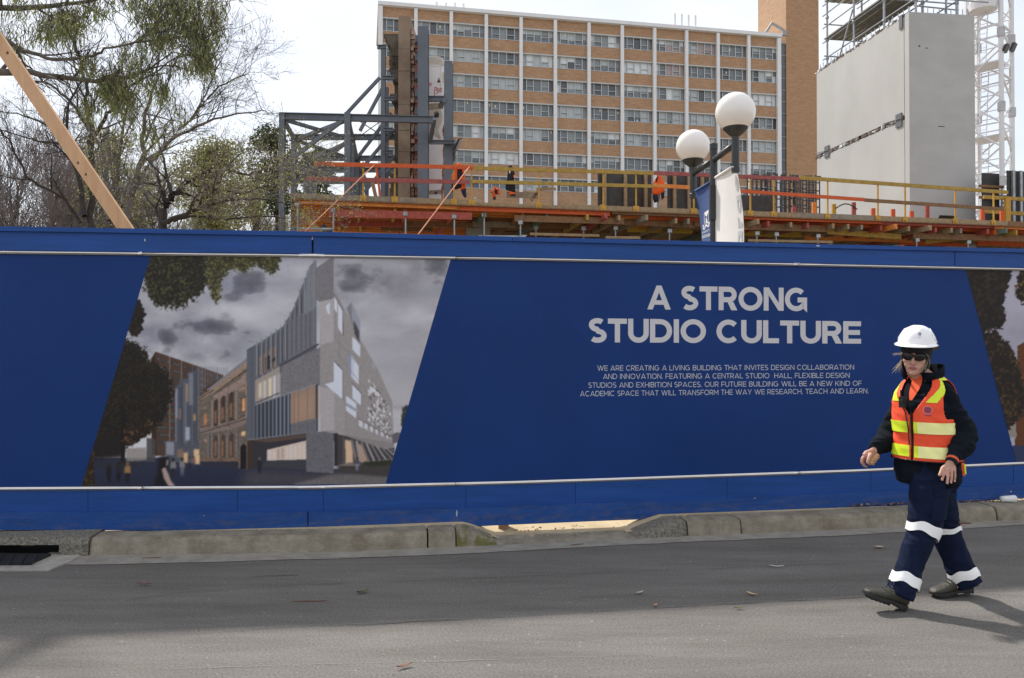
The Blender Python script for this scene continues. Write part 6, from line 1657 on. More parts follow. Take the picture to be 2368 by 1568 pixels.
# ================================================================== TREES
M_BARKD = mat('dark_bark', (.022, .018, .016), .9, scale=6, col2=(.06, .05, .043), bump=.3, bscale=25)
M_BARKP = mat('pale_bark', (.055, .046, .038), .9, scale=5, col2=(.15, .13, .11), bump=.3, bscale=20)
M_BARKG = mat('grey_bark', (.095, .078, .07), .9, scale=3, col2=(.17, .145, .135))
M_TWIGD = mat('dark_twig', (.035, .026, .022), .9, scale=3, col2=(.075, .058, .048)); M_TWIGG = mat('grey_twig', (.135, .112, .108), .9, scale=2, col2=(.215, .185, .18))
def leafmat(name, a, b, tr=.25):
    m = mat(name, a, .5, scale=2.2, col2=b, spec=.35)
    n, l = m.node_tree.nodes, m.node_tree.links
    bs = n['Principled BSDF']; t = n.new('ShaderNodeBsdfTranslucent'); mx = n.new('ShaderNodeMixShader'); mx.inputs[0].default_value = tr
    l.new(bs.inputs['Base Color'].links[0].from_socket, t.inputs[0]); out = [x for x in n if x.type == 'OUTPUT_MATERIAL'][0]
    l.new(bs.outputs[0], mx.inputs[1]); l.new(t.outputs[0], mx.inputs[2]); l.new(mx.outputs[0], out.inputs[0]); return m
M_EUC = leafmat('gum_leaf', (.095, .115, .035), (.25, .265, .095)); M_OLV = leafmat('olive_leaf', (.13, .13, .045), (.32, .31, .125)); M_DKG = leafmat('dark_green_leaf', (.028, .046, .02), (.085, .115, .05), .15)
M_BUD = leafmat('yellow_green_bud', (.28, .30, .07), (.46, .46, .17)); M_REDL = leafmat('red_leaf', (.30, .05, .03), (.45, .12, .06))
class Wood:
    def __init__(s): s.a, s.b, s.tips = MB(), MB(), []
    def tube(s, pts, rad):
        r0 = rad[0]; n = 7 if r0 > .05 else (5 if r0 > .018 else 3)
        tgt = s.a if r0 > .018 else s.b
        k = len(pts); vs = []
        for i in range(k):
            d = pts[min(i + 1, k - 1)] - pts[max(i - 1, 0)]
            ax = Vector((0, 0, 1)) if abs(d.z) < .8 * d.length else Vector((1, 0, 0))
            u = d.cross(ax).normalized(); w = d.cross(u).normalized(); r = rad[i]; p = pts[i]
            for j in range(n):
                c, q = math.cos(6.2832 * j / n) * r, math.sin(6.2832 * j / n) * r
                vs.append((p.x + u.x * c + w.x * q, p.y + u.y * c + w.y * q, p.z + u.z * c + w.z * q))
        tgt.add(vs, [(i * n + j, i * n + (j + 1) % n, (i + 1) * n + (j + 1) % n, (i + 1) * n + j) for i in range(k - 1) for j in range(n)])
def rvec(g): return Vector((g.gauss(0, 1), g.gauss(0, 1), g.gauss(0, 1)))
def turn(d, ang, g):
    ax = d.cross(rvec(g)); ax.normalize()
    return (Quaternion(ax, ang) @ d).normalized()
def grow(w, p, d, L, r, lvl, g, nch=(3, 4, 4, 3), up=.05, wig=.16, lr=.62, ang=(.45, .95), rmin=.0035, rk=.58):
    k = 4 if L > .8 else 3
    pts, rad = [p], [max(r, rmin)]
    dd = d.copy()
    for i in range(k):
        dd = (dd + rvec(g) * wig + Vector((0, 0, up))).normalized(); p = p + dd * (L / k)
        pts.append(p); rad.append(max(rmin * .8, r * lerp(1, .5, (i + 1) / k)))
    w.tube(pts, rad)
    if lvl <= 0:
        w.tips.append((p, dd)); return
    n = nch[min(lvl, len(nch) - 1)]
    for i in range(n):
        t = lerp(.3, 1.0, (i + g.random() * .6) / n) if i < n - 1 else 1.0
        j = min(k - 1, int(t * k)); q = pts[j].lerp(pts[j + 1], min(1, t * k - j)) if j < k else pts[-1]
        a = g.uniform(*ang) if i < n - 1 else g.uniform(.08, .3)
        grow(w, q, turn(dd, a, g), L * lr * g.uniform(.75, 1.2), max(rmin, rad[j] * rk), lvl - 1, g, nch, up, wig, lr, ang, rmin, rk)
def limb(w, px, Y, r0, r1, g, lvl, L, every=.5, dY=0.0, start=.15, **kw):
    """a main limb under given photograph pixels; side branches all along it"""
    r0 *= 1.3; r1 *= 1.35; n = len(px); pts = []
    for i, (x, y) in enumerate(px): pts.append(P(x, y, Y + dY * i / (n - 1)))
    fine = []
    for i in range(n - 1):
        for j in range(3):
            f = pts[i].lerp(pts[i + 1], j / 3); fine.append(f + rvec(g) * r0 * .35 * (1 if j else 0))
    fine.append(pts[-1]); m = len(fine); rad = [lerp(r0, r1, (i / (m - 1)) ** .8) for i in range(m)]
    w.tube(fine, rad)
    tot = 0; nxt = sum((fine[i + 1] - fine[i]).length for i in range(m - 1)) * start
    for i in range(m - 1):
        s_ = (fine[i + 1] - fine[i]).length; tot += s_
        while tot > nxt:
            nxt += every * g.uniform(.6, 1.4); d = (fine[i + 1] - fine[i]).normalized()
            grow(w, fine[i + 1], (turn(d, g.uniform(.5, 1.1), g) + Vector((0, 0, .15))).normalized(), L * g.uniform(.6, 1.15), min(rad[i] * .55, .03 + r0 * .12), lvl, g, **kw)
    grow(w, fine[-1], (fine[-1] - fine[-2]).normalized(), L, r1, lvl, g, **kw)
def leaves_on(tips, n, L, W, g, droop=.8, spread=.25, kinds=1):
    mb = MB()
    for p, d in tips:
        for _ in range(n if isinstance(n, int) else (int(n) + (g.random() < n % 1))):
            q = p + rvec(g) * spread * .5; e = (rvec(g) * .55 + d * .4 + Vector((0, 0, -droop))).normalized()
            s_ = e.cross(rvec(g)).normalized() * W * g.uniform(.7, 1.2) / 2; l = L * g.uniform(.65, 1.25); b = q + e * l * .5 + Vector((0, 0, .01)) + rvec(g) * l * .06
            mb.add([q, b + s_, q + e * l, b - s_], [(0, 1, 2, 3)], g.randrange(kinds))
    return mb
def tree(name, label, base, w, bark, twig, leaf=None, leafmats=None, group=None):
    t = thing(name, label, 'tree', base, group)
    if w.a.v: w.a.build('trunk', bark, t, smooth=True, fix=False)
    if w.b.v: w.b.build('twigs', twig, t, fix=False)
    if leaf is not None and leaf.v: leaf.build('crown', leafmats, t, fix=False)
    return t
# dark bare tree, left centre
g = random.Random(31); w = Wood(); Yd = 21
kw = dict(nch=(4, 4, 4, 4), up=.04, lr=.60)
limb(w, [(212, 760), (210, 518), (209, 430), (211, 360), (211, 312), (204, 262), (200, 190), (176, 120), (150, 60)], Yd, .085, .02, g, 3, 1.1, .5, 1.5, .45, **kw)
limb(w, [(211, 340), (228, 300), (246, 262), (275, 245), (300, 200), (352, 172), (395, 140)], Yd, .05, .012, g, 3, .9, .45, -1.5, **kw)
limb(w, [(205, 300), (182, 262), (160, 232), (130, 205), (92, 180), (60, 150), (20, 110)], Yd, .045, .010, g, 3, .9, .45, 1.0, **kw)
limb(w, [(196, 500), (182, 410), (160, 345), (154, 300), (158, 240), (186, 190), (160, 110)], Yd, .06, .012, g, 3, .9, .5, 1.6, **kw)
limb(w, [(186, 515), (150, 460), (105, 435), (60, 410), (25, 330), (0, 300), (-40, 250)], Yd, .045, .010, g, 3, .9, .45, -1.2, **kw)
limb(w, [(150, 335), (100, 328), (60, 318), (0, 300), (-60, 280)], Yd, .028, .008, g, 3, .8, .45, 0.6, **kw)
limb(w, [(150, 310), (90, 280), (40, 262), (-10, 258)], Yd, .028, .008, g, 3, .8, .45, -0.8, **kw)
tree('bare_tree', 'dark trunked bare tree crossed by the raking pine timber', P(212, 565, Yd) * 1.0 - UP * 0, w, M_BARKD, M_TWIGD, group='bare trees left of the building')
# pale multi-stemmed tree with long limbs reaching right
g = random.Random(32); w = Wood(); Yb = 19
limb(w, [(292, 760), (294, 500), (305, 440), (318, 400), (330, 340), (334, 280), (350, 215), (362, 160), (372, 110)], Yb, .085, .012, g, 3, 1.0, .42, 1.4, .4, **kw)
limb(w, [(318, 410), (350, 372), (390, 330), (432, 285), (470, 240), (505, 200), (560, 175), (575, 168)], Yb, .042, .007, g, 3, .95, .36, .8, **kw)
limb(w, [(345, 375), (400, 320), (455, 292), (515, 272), (560, 262), (605, 255), (630, 262)], Yb, .036, .006, g, 3, .85, .34, -1.2, **kw)
limb(w, [(255, 510), (256, 460), (245, 400), (236, 345), (218, 312), (190, 270), (165, 235)], Yb, .06, .012, g, 3, .9, .45, .9, **kw)
limb(w, [(262, 430), (272, 370), (284, 300), (296, 240), (318, 190), (345, 150)], Yb, .035, .008, g, 3, .9, .42, -.8, **kw)
limb(w, [(370, 250), (385, 200), (400, 150), (430, 110), (450, 85)], Yb, .02, .006, g, 3, .8, .36, .8, **kw)
limb(w, [(440, 280), (478, 215), (500, 160), (516, 130)], Yb, .02, .005, g, 3, .8, .32, .6, **kw)
lf = leaves_on([t_ for t_ in w.tips if g.random() < .22], 1, .05, .03, g, .1)
tree('bare_tree', 'pale stemmed bare tree with long limbs reaching right against the sky', P(294, 565, Yb), w, M_BARKP, M_TWIGD, lf, [M_BUD], 'bare trees left of the building')
# low spreading tree coming into bud, nearest the steel frame
g = random.Random(33); w = Wood(); Yc = 15.5
kw2 = dict(nch=(4, 4, 4, 4), up=.03, lr=.6, rmin=.0032)
limb(w, [(372, 760), (376, 500), (390, 470), (395, 455), (415, 445), (440, 420), (470, 400), (520, 392), (575, 405), (610, 390), (650, 372)], Yc, .075, .008, g, 3, .8, .32, .8, .4, **kw2)
limb(w, [(376, 515), (410, 502), (460, 482), (510, 468), (560, 460), (620, 462), (690, 468)], Yc, .045, .006, g, 3, .8, .30, -1.0, **kw2)
limb(w, [(395, 450), (384, 400), (372, 350), (362, 310), (350, 275)], Yc, .03, .006, g, 3, .7, .34, .8, **kw2)
limb(w, [(440, 425), (500, 436), (560, 448), (620, 430), (670, 410)], Yc, .03, .005, g, 3, .75, .28, .7, **kw2)
limb(w, [(400, 512), (440, 500), (520, 508), (600, 500), (680, 505)], Yc, .028, .005, g, 3, .7, .26, .3, **kw2)
limb(w, [(376, 510), (350, 470), (330, 440), (300, 420), (270, 400)], Yc, .03, .006, g, 3, .7, .32, .9, **kw2)
lf = leaves_on([t_ for t_ in w.tips if g.random() < .9], 2, .032, .022, g, .0, .16)
tree('budding_tree', 'low spreading tree with yellow green buds in front of the steel bracing', P(372, 565, Yc), w, M_BARKD, M_TWIGG, lf, [M_BUD], None)
# gum tree whose trunk is outside the view, drooping leaves
g = random.Random(34); w = Wood(); Ye = 12.5
kg = dict(nch=(2, 3, 3, 3), up=-.02, lr=.6, wig=.2)
w.tube([Vector((-9.6, 12.6, .0)), Vector((-9.5, 12.6, 2.5)), Vector((-9.2, 12.5, 5)), Vector((-8.9, 12.5, 7.5)), Vector((-8.4, 12.4, 10)), Vector((-7.8, 12.2, 12))], [.24, .21, .18, .14, .10, .05])
bl = []
def euc(px, r0, r1, dY=0, lvl=1, L=.6, every=.4):
    global w
    o = w.tips; w.tips = []
    limb(w, px, Ye, r0, r1, g, lvl, L, every, dY, .3, **kg); bl.append(w.tips); w.tips = o
euc([(-190, 190), (0, 167), (70, 166), (168, 182), (245, 184), (300, 180), (345, 160)], .055, .012)
euc([(-160, 60), (0, 18), (122, 14), (210, 3), (280, -10)], .05, .012, 1.0)
euc([(-170, 100), (0, 75), (52, 118), (110, 136), (168, 138), (215, 130), (240, 112), (312, 98), (350, 80)], .035, .008, -.8)
euc([(300, 105), (350, 70), (400, 40), (450, 20), (500, 5)], .016, .005, .6, 1, .6, .3)
euc([(312, 98), (370, 92), (430, 85), (470, 92), (500, 75)], .016, .005, -.4, 1, .6, .3)
euc([(280, -30), (340, -10), (400, 0), (460, -12)], .02, .005, .4, 1, .6, .3)
euc([(345, 160), (400, 120), (450, 130), (480, 150)], .012, .004, .3, 1, .5, .3)
lts = []
def cluster(cx, cy, rx, ry, n, Yq=Ye):
    for _ in range(n):
        a_, r_ = g.uniform(0, 6.28), math.sqrt(g.random()); q = P(cx + rx * r_ * math.cos(a_), cy + ry * r_ * math.sin(a_), Yq + g.gauss(0, .5)); lts.append((q, Vector((0, 0, -1))))
for c in [(470, 75, 42, 45, 72), (445, 110, 40, 40, 60), (470, 150, 26, 26, 60), (395, 60, 45, 55, 90), (345, 30, 50, 35, 60), (430, 20, 60, 26, 70), (360, 95, 40, 30, 50), (500, 50, 24, 40, 22), (140, 72, 48, 26, 85), (105, 90, 40, 22, 30), (185, 40, 60, 30, 40), (262, 205, 32, 26, 70), (285, 245, 26, 28, 55), (245, 225, 14, 14, 25),
          (205, 160, 18, 20, 24), (205, 262, 18, 16, 26), (375, 222, 16, 16, 26), (330, 180, 40, 30, 40), (300, 130, 40, 24, 24), (255, 20, 60, 18, 30), (60, 30, 60, 20, 24), (30, 105, 40, 30, 18), (420, 165, 30, 22, 16), (350, 330, 26, 20, 12), (310, 300, 24, 22, 10), (410, 270, 20, 16, 6)]:
    cluster(*c)
sprays = []
for q, d in lts:            # leaves sit along little hanging sprays, not singly in the air
    h_ = q + Vector((g.gauss(0, .10), g.gauss(0, .08), .22)); w.tube([h_, h_.lerp(q, .5) + rvec(g) * .02, q], [.005, .004, .003])
    sprays += [(h_.lerp(q, f), (q - h_).normalized()) for f in (.25, .6, 1.0)]
twg = list(lts)
for q, d in twg:
    if g.random() < .65:
        up_ = q + Vector((g.gauss(0, .12), g.gauss(0, .1), g.uniform(.15, .4))); w.tube([up_, q.lerp(up_, .5) + rvec(g) * .03, q], [.006, .005, .003])
alltips = [t_ for b in bl for t_ in b]
lf = leaves_on(sprays, 2.1, .145, .019, g, 1.05, .10)
lf2 = leaves_on([t_ for t_ in alltips if g.random() < .6], 3, .13, .017, g, 1.0, .22)
lf.add(lf2.v, lf2.f, 0)
tree('gum_tree', 'gum tree branches with drooping narrow green leaves at the top left', Vector((-9.6, 12.6, .08)), w, M_BARKP, M_TWIGD, lf, [M_EUC])
# red-leaved sprig is a small shrub top poking up among the stems
# leafy olive and dark green trees further back
def leafy(name, label, px, Y, ytop, ybot, wpx, bark, lm, seed, n, L, W, dens, group=None, gap=.35):
    g = random.Random(seed); w = Wood(); b = P(px, 565, Y); b.z = .08; H = P(px, ytop, Y).z
    zc = P(px, ybot, Y).z; k = F / Y; rx = wpx / k
    w.tube([b, b + Vector((.1, 0, zc * .5)), Vector((b.x + .1, Y, zc)), Vector((b.x, Y, lerp(zc, H, .6)))], [.22, .19, .15, .06])
    lumps = []
    for i in range(n):
        t_ = g.random() ** .8; a_ = g.uniform(0, 6.28); rr = rx * math.sqrt(g.random()) * math.sin(PI * (.16 + .78 * t_)) ** .7
        c = Vector((b.x + rr * math.cos(a_), Y + rr * math.sin(a_) * .8, lerp(zc - .3, H - .5, t_))); lumps.append((c, g.uniform(.35, .8) * rx * .55))
        w.tube([Vector((b.x + .05, Y, lerp(zc * .7, c.z, .55))), (c + Vector((b.x, Y, c.z))) / 2 - UP * .2, c], [.05, .03, .015])
    mb = MB()
    for c, r in lumps:
        m = int(dens * r * r)
        for _ in range(m):
            v = rvec(g).normalized() * r * g.random() ** .35; v.z *= .75; q = c + v; e = rvec(g).normalized(); s_ = e.cross(rvec(g)).normalized() * W / 2; l = L * g.uniform(.6, 1.3)
            mb.add([q - e * l / 2, q + s_, q + e * l / 2, q - s_], [(0, 1, 2, 3)], 0)
    return tree(name, label, b, w, bark, M_TWIGD, mb, [lm], group)
leafy('olive_tree', 'rounded olive green tree behind the budding branches', 492, 38, 308, 520, 98, M_BARKD, M_OLV, 41, 64, .15, .085, 330)
leafy('evergreen_tree', 'dark evergreen tree seen through the steel bracing', 640, 41, 288, 470, 74, M_BARKD, M_DKG, 42, 40, .22, .12, 330)
leafy('evergreen_tree', 'lower dark evergreen beside the steel bracing, right of the taller one', 728, 43, 332, 480, 46, M_BARKD, M_DKG, 43, 30, .26, .15, 420)
leafy('olive_tree', 'sparse yellow green tree behind the pale stems at left', 265, 44, 290, 520, 95, M_BARKG, M_OLV, 44, 60, .14, .08, 120)
leafy('olive_tree', 'sparse yellowish tree low behind the budding branches', 590, 46, 390, 545, 95, M_BARKG, M_OLV, 45, 56, .13, .08, 120)
# far grey bare trees
gf = random.Random(50)
def far_bare(seed, H, spread=1.0):
    g = random.Random(seed); w = Wood()
    st_ = g.choice([1, 2, 2, 3])
    for s_ in range(st_):
        d = Vector((g.uniform(-.22, .22), g.uniform(-.15, .15), 1)).normalized(); p = Vector((g.uniform(-.4, .4), g.uniform(-.3, .3), 0)); pts, rad = [p], [.13]
        for i in range(7):
            d = (d + rvec(g) * .09 + UP * .05).normalized(); p = p + d * H * .1; pts.append(p); rad.append(lerp(.13, .05, (i + 1) / 7))
        w.tube(pts, rad)
        for i in range(2, 8):
            for _ in range(5): grow(w, pts[i], turn((pts[i] - pts[i - 1]).normalized(), g.uniform(.3, .75), g), H * .20 * g.uniform(.6, 1.1), rad[i] * .5, 2, g, nch=(4, 5, 5, 4), up=.12, lr=.62, rmin=.011, rk=.55, ang=(.3, .8))
    return w
protos = []
for i in range(3):
    w = far_bare(60 + i, 13.5); wa = w.a.build('trunk', M_BARKG, None, loc=(0, 0, 0), fix=False); wb = w.b.build('twigs', M_TWIGG, None, loc=(0, 0, 0), fix=False)
    protos.append((wa.data, wb.data)); bpy.data.objects.remove(wa); bpy.data.objects.remove(wb)
FARS = [(-60, 46, 1.0, 0, 'far left hazy bare tree cut by the picture edge'), (20, 50, 1.12, 1, 'grey bare tree at the left edge behind the dark trunk'), (70, 44, .95, 2, 'grey twiggy tree left of the raking timber foot'), (120, 52, 1.15, 0, 'tall grey bare tree behind the raking timber'), (175, 47, .98, 1, 'grey twiggy tree just left of the dark trunk'), (245, 55, 1.1, 2, 'grey bare tree behind the sparse yellow green tree'),
        (330, 50, .9, 0, 'small grey bare tree between the pale stems'), (410, 54, .92, 1, 'grey bare tree left of the rounded olive tree'), (545, 50, .78, 2, 'short grey bare tree below the rounded olive tree'), (620, 52, .74, 0, 'short grey bare tree at the left end of the deck'), (690, 56, .70, 1, 'low grey bare tree behind the steel bracing'),
        (290, 58, 1.0, 1, 'hazy grey tree behind the foot of the pale stemmed tree'), (375, 60, .95, 2, 'hazy grey tree behind the low budding tree'), (-10, 56, 1.2, 2, 'tall hazy tree at the extreme left edge'), (215, 60, 1.2, 1, 'tall hazy tree directly behind the dark trunk'), (460, 60, .85, 0, 'hazy grey tree mostly hidden by the rounded olive tree')]
for i, (px, Y, s_, k_, lb) in enumerate(FARS):
    b = P(px, 565, Y); t = thing('bare_tree', lb, 'tree', (b.x, Y, .08), 'grey bare trees in the background')
    for nm, me in zip(('trunk', 'twigs'), protos[k_]):
        o = bpy.data.objects.new(nm, me); COL.objects.link(o); o.parent = t
    s_ *= 1.12; t.scale = (s_, s_, s_); t.rotation_euler = (0, 0, gf.uniform(0, 6.28))
# ================================================================== THE WALKING WORKER
YP0 = 4.93
def sgp(v, e): return math.copysign(abs(v) ** e, v)
def fuse(mb, name, mats, parent, voxel, smooth=3, wrinkle=None, classify=None, loc=None):
    """closed shapes melted into one continuous surface"""
    o = mb.build('tmp', [], None, loc=(0, 0, 0))
    md = o.modifiers.new('melt', 'REMESH'); md.mode = 'VOXEL'; md.voxel_size = voxel
    dg = bpy.context.evaluated_depsgraph_get(); dg.update()
    me = bpy.data.meshes.new_from_object(o.evaluated_get(dg)); me.name = name
    bpy.data.objects.remove(o)
    bm = bmesh.new(); bm.from_mesh(me)
    for _ in range(smooth): bmesh.ops.smooth_vert(bm, verts=bm.verts[:], factor=.5, use_axis_x=True, use_axis_y=True, use_axis_z=True)
    if wrinkle:
        bm.normal_update()
        mv = [(v, v.normal * wrinkle(v.co)) for v in bm.verts]
        for v, d in mv: v.co += d
    for f in bm.faces:
        f.smooth = True
        if classify: f.material_index = classify(f.calc_center_median())
    base = world_loc(parent)
    for v in bm.verts: v.co -= base
    bm.to_mesh(me); bm.free()
    for m in (mats if isinstance(mats, list) else [mats]): me.materials.append(m)
    o = bpy.data.objects.new(name, me); COL.objects.link(o); o.parent = parent
    return o
def rings(mb, R_, mi=0, caps=True):
    n = len(R_[0]); vs = [p for r in R_ for p in r]; k = len(R_)
    fs = [(i * n + j, i * n + (j + 1) % n, (i + 1) * n + (j + 1) % n, (i + 1) * n + j) for i in range(k - 1) for j in range(n)]
    if caps: fs += [tuple(range(n - 1, -1, -1)), tuple((k - 1) * n + j for j in range(n))]
    mb.add(vs, fs, mi)
def spline(pts, m=5):
    """Catmull-Rom through tuples of numbers/vectors"""
    out = []; n = len(pts)
    for i in range(n - 1):
        p0, p1, p2, p3 = pts[max(i - 1, 0)], pts[i], pts[i + 1], pts[min(i + 2, n - 1)]
        for j in range(m):
            t = j / m; out.append(tuple(.5 * (2 * b + (c - a) * t + (2 * a - 5 * b + 4 * c - d) * t * t + (3 * b - a - 3 * c + d) * t ** 3) for a, b, c, d in zip(p0, p1, p2, p3)))
    out.append(tuple(pts[-1])); return out
def limb_tube(mb, joints, m=5, n=18, mi=0):
    """joints: (Vector, radius)"""
    s_ = spline([(p.x, p.y, p.z, r) for p, r in joints], m)
    mb.tube([Vector(q[:3]) for q in s_], [q[3] for q in s_], n, mi)
    return s_
M_SKIN = mat('skin', (.50, .27, .20), .5, scale=30, col2=(.58, .33, .25), spec=.4)
bs = M_SKIN.node_tree.nodes['Principled BSDF']; bs.inputs['Subsurface Weight'].default_value = .15; bs.inputs['Subsurface Radius'].default_value = (.012, .004, .002)
M_LIP = mat('lip', (.36, .12, .11), .45, var=.08)
M_FLEECE = mat('navy_fleece', (.004, .006, .010), .95, scale=14, col2=(.0075, .0115, .018), bump=.35, bscale=160, spec=.15)
M_TROU = mat('navy_drill', (.006, .010, .028), .85, scale=9, col2=(.009, .016, .044), bump=.2, bscale=140, spec=.12)
M_VEST = mat('vest_orange', (.86, .072, .020), .7, scale=6, col2=(.95, .100, .030), bump=.12, bscale=25)
M_VYEL = mat('vest_yellow', (.72, .86, .03), .5, var=.06, scale=12); M_FLASHTAPE = mat('flash_glow_tape', (.97, .95, .40), .3, var=.03, scale=9)
M_RETROW = mat('silver_white_tape', (.93, .93, .92), .35, var=.03, scale=9)
M_BLACK = mat('black_knit', (.008, .008, .009), .9, var=.3, scale=20, bump=.3, bscale=150)
M_BOOT = mat('olive_boot_leather', (.022, .021, .015), .6, scale=12, col2=(.060, .056, .040), bump=.25, bscale=60); M_SOLE = mat('boot_sole', (.018, .017, .015), .7, var=.3, scale=20)
M_HELM = mat('white_helmet_shell', (.88, .87, .88), .22, var=.015, coat=.4); M_CREAM = mat('helmet_lining', (.52, .38, .22), .6, var=.2)
M_BLOND = mat('blonde_hair', (.42, .31, .19), .5, scale=40, col2=(.68, .56, .40)); M_LENS = mat('dark_lens', (.010, .008, .009), .22, var=.1, spec=.35); M_POLO = mat('orange_polo', (.80, .10, .025), .8, var=.1, scale=12)
feet = Vector((2.60, 4.93, 0)); wk = thing('person', 'worker in orange vest and white hard hat striding left past the hoarding', 'person', feet)
def D(x, y, Y): return P(x, y, Y)
YAW = R(58); tf = Vector((-math.sin(YAW), -math.cos(YAW), 0)); tl = Vector((math.cos(YAW), -math.sin(YAW), 0))
TS = [(.745, 2143, .165, .125), (.765, 2143, .184, .140), (.82, 2143, .194, .150), (.88, 2142, .186, .144), (.93, 2141, .178, .140), (1.0, 2140, .174, .139), (1.14, 2138, .174, .138), (1.25, 2137, .174, .132), (1.31, 2138, .166, .118), (1.355, 2140, .146, .102), (1.395, 2140, .112, .086), (1.42, 2139, .084, .076), (1.445, 2137, .070, .068)]
TSs = spline([(z, c, a, b) for z, c, a, b in TS], 4)
def tsec(z):
    i = 0
    while i < len(TSs) - 2 and z > TSs[i + 1][0]: i += 1
    A, B = TSs[i], TSs[i + 1]; t = (z - A[0]) / (B[0] - A[0] + 1e-9); q = [lerp(x, y, t) for x, y in zip(A, B)]
    return D(q[1], HOR, YP0), q[2], q[3]
def tpos(th, z, off=0.0, e=.86):
    c, a, b = tsec(z); fold = 0
    return Vector((c.x, c.y, z)) + tl * ((a + off) * sgp(math.sin(th), e)) + tf * ((b + off) * sgp(math.cos(th), e))
# ---- joints
SL = tpos(R(90), 1.315, -.058); SR = tpos(R(-90), 1.315, -.050)
EL, WL = D(2226, 1003, 4.80), D(2203, 1059, 4.69)
ER, WR = D(2060, 1000, 5.10), D(2020, 1041, 5.02)
HLp, KL, AL = D(2155, 1075, 4.87), D(2138, 1214, 4.84), D(2084, 1366, 4.80)
HRp, KR, AR = D(2150, 1075, 5.02), D(2183, 1226, 5.07), D(2229, 1333, 5.06)
neck0, neck1 = Vector((0, 0, 0)), Vector((0, 0, 0))
# ---- head frame
HC = D(2117.5, 822, 4.90)
hy, hp, hr = R(36), R(3), R(-4)
hf0 = Vector((-math.sin(hy), -math.cos(hy), 0)); hl0 = Vector((math.cos(hy), -math.sin(hy), 0))
hf = (hf0 * math.cos(hp) - UP * math.sin(hp)); hu = hl0.cross(hf) * -1
if hu.z < 0: hu = -hu
hl = (hl0 * math.cos(hr) + hu * math.sin(hr)).normalized(); hu = (hu * math.cos(hr) - hl0 * math.sin(hr)).normalized()
def H(x, y, z): return HC + hl * x + hf * y + hu * z
HSEC = [(-.120, .016, .074, .044), (-.110, .034, .084, .012), (-.090, .047, .088, -.020), (-.065, .057, .087, -.050), (-.035, .064, .086, -.080), (0, .069, .084, -.094), (.03, .072, .088, -.101), (.06, .071, .083, -.100), (.09, .060, .064, -.084), (.112, .034, .030, -.048), (.119, .008, .0, -.02)]
HS = spline(HSEC, 3)
def hsec(z):
    i = 0
    while i < len(HS) - 2 and z > HS[i + 1][0]: i += 1
    A, B = HS[i], HS[i + 1]; t = (z - A[0]) / (B[0] - A[0] + 1e-9); return [lerp(x, y, t) for x, y in zip(A, B)]
def hpos(th, z, off=0.0):
    _, a, yf, ybk = hsec(z); cy = (yf + ybk) / 2; b = (yf - ybk) / 2
    return H((a + off) * sgp(math.sin(th), .92), cy + (b + off) * sgp(math.cos(th), .92), z)
# ---- body: one continuous skin surface from head to feet
mb = MB()
rings(mb, [[hpos(2 * PI * j / 28, z) for j in range(28)] for z, *_ in HS])
mb.tube([H(0, .082, .006), H(0, .094, -.014), H(0, .108, -.036)], [.007, .0085, .0115], 10); mb.ball(H(0, .104, -.041), .0115, 10)
for s_ in (-1, 1):
    mb.ball(H(.012 * s_, .094, -.043), .0085, 8); mb.ball(H(.040 * s_, .060, -.030), .024, 12); mb.ball(H(.024 * s_, .072, -.070), .017, 10); mb.ball(H(.034 * s_, .062, -.055), .022, 12)
    mb.tube([H(.066 * s_, .000, .018), H(.073 * s_, -.012, .012), H(.074 * s_, -.014, -.012), H(.066 * s_, -.002, -.036)], [.006, .009, .008, .006], 8)
    mb.tube([H(.006 * s_, .086, .020), H(.030 * s_, .084, .024), H(.052 * s_, .064, .016)], [.007, .008, .006], 8)
mb.tube([H(-.022, .082, -.071), H(-.010, .0915, -.0675), H(0, .0925, -.069), H(.010, .0915, -.0675), H(.022, .082, -.071)], [.003, .0052, .0045, .0052, .003], 8)
mb.tube([H(-.020, .082, -.076), H(0, .0915, -.0805), H(.020, .082, -.076)], [.003, .0062, .003], 8); mb.ball(H(0, .078, -.105), .019, 10)
nb = tpos(0, 1.40, 0) * .5 + tpos(PI, 1.40, 0) * .5
limb_tube(mb, [(nb + UP * -.10, .075), (nb + UP * .0, .060), (H(0, -.022, -.10), .053), (H(0, -.02, -.03), .055)])
rings(mb, [[tpos(2 * PI * j / 24, z, -.035) for j in range(24)] for z in (.80, .9, 1.0, 1.1, 1.2, 1.3, 1.35, 1.39)])
limb_tube(mb, [(SL - tl * .06, .045), (SL, .048), (SL.lerp(EL, .5), .042), (EL, .036), (EL.lerp(WL, .5), .034), (WL, .027)]); limb_tube(mb, [(SR + tl * .06, .045), (SR, .048), (SR.lerp(ER, .5), .042), (ER, .036), (ER.lerp(WR, .5), .034), (WR, .027)])
for hp_, k_, a_ in ((HLp, KL, AL), (HRp, KR, AR)):
    limb_tube(mb, [(hp_ + UP * .04, .075), (hp_.lerp(k_, .35), .07), (k_, .052), (k_.lerp(a_, .35), .05), (a_, .036), (a_ - UP * .03, .034)])
for a_, t_ in ((AL, D(2015, 1373, 4.77)), (AR, D(2165, 1369, 5.03))): limb_tube(mb, [(a_ - UP * .02, .032), (a_.lerp(t_, .5) - UP * .02, .028), (t_, .018)])
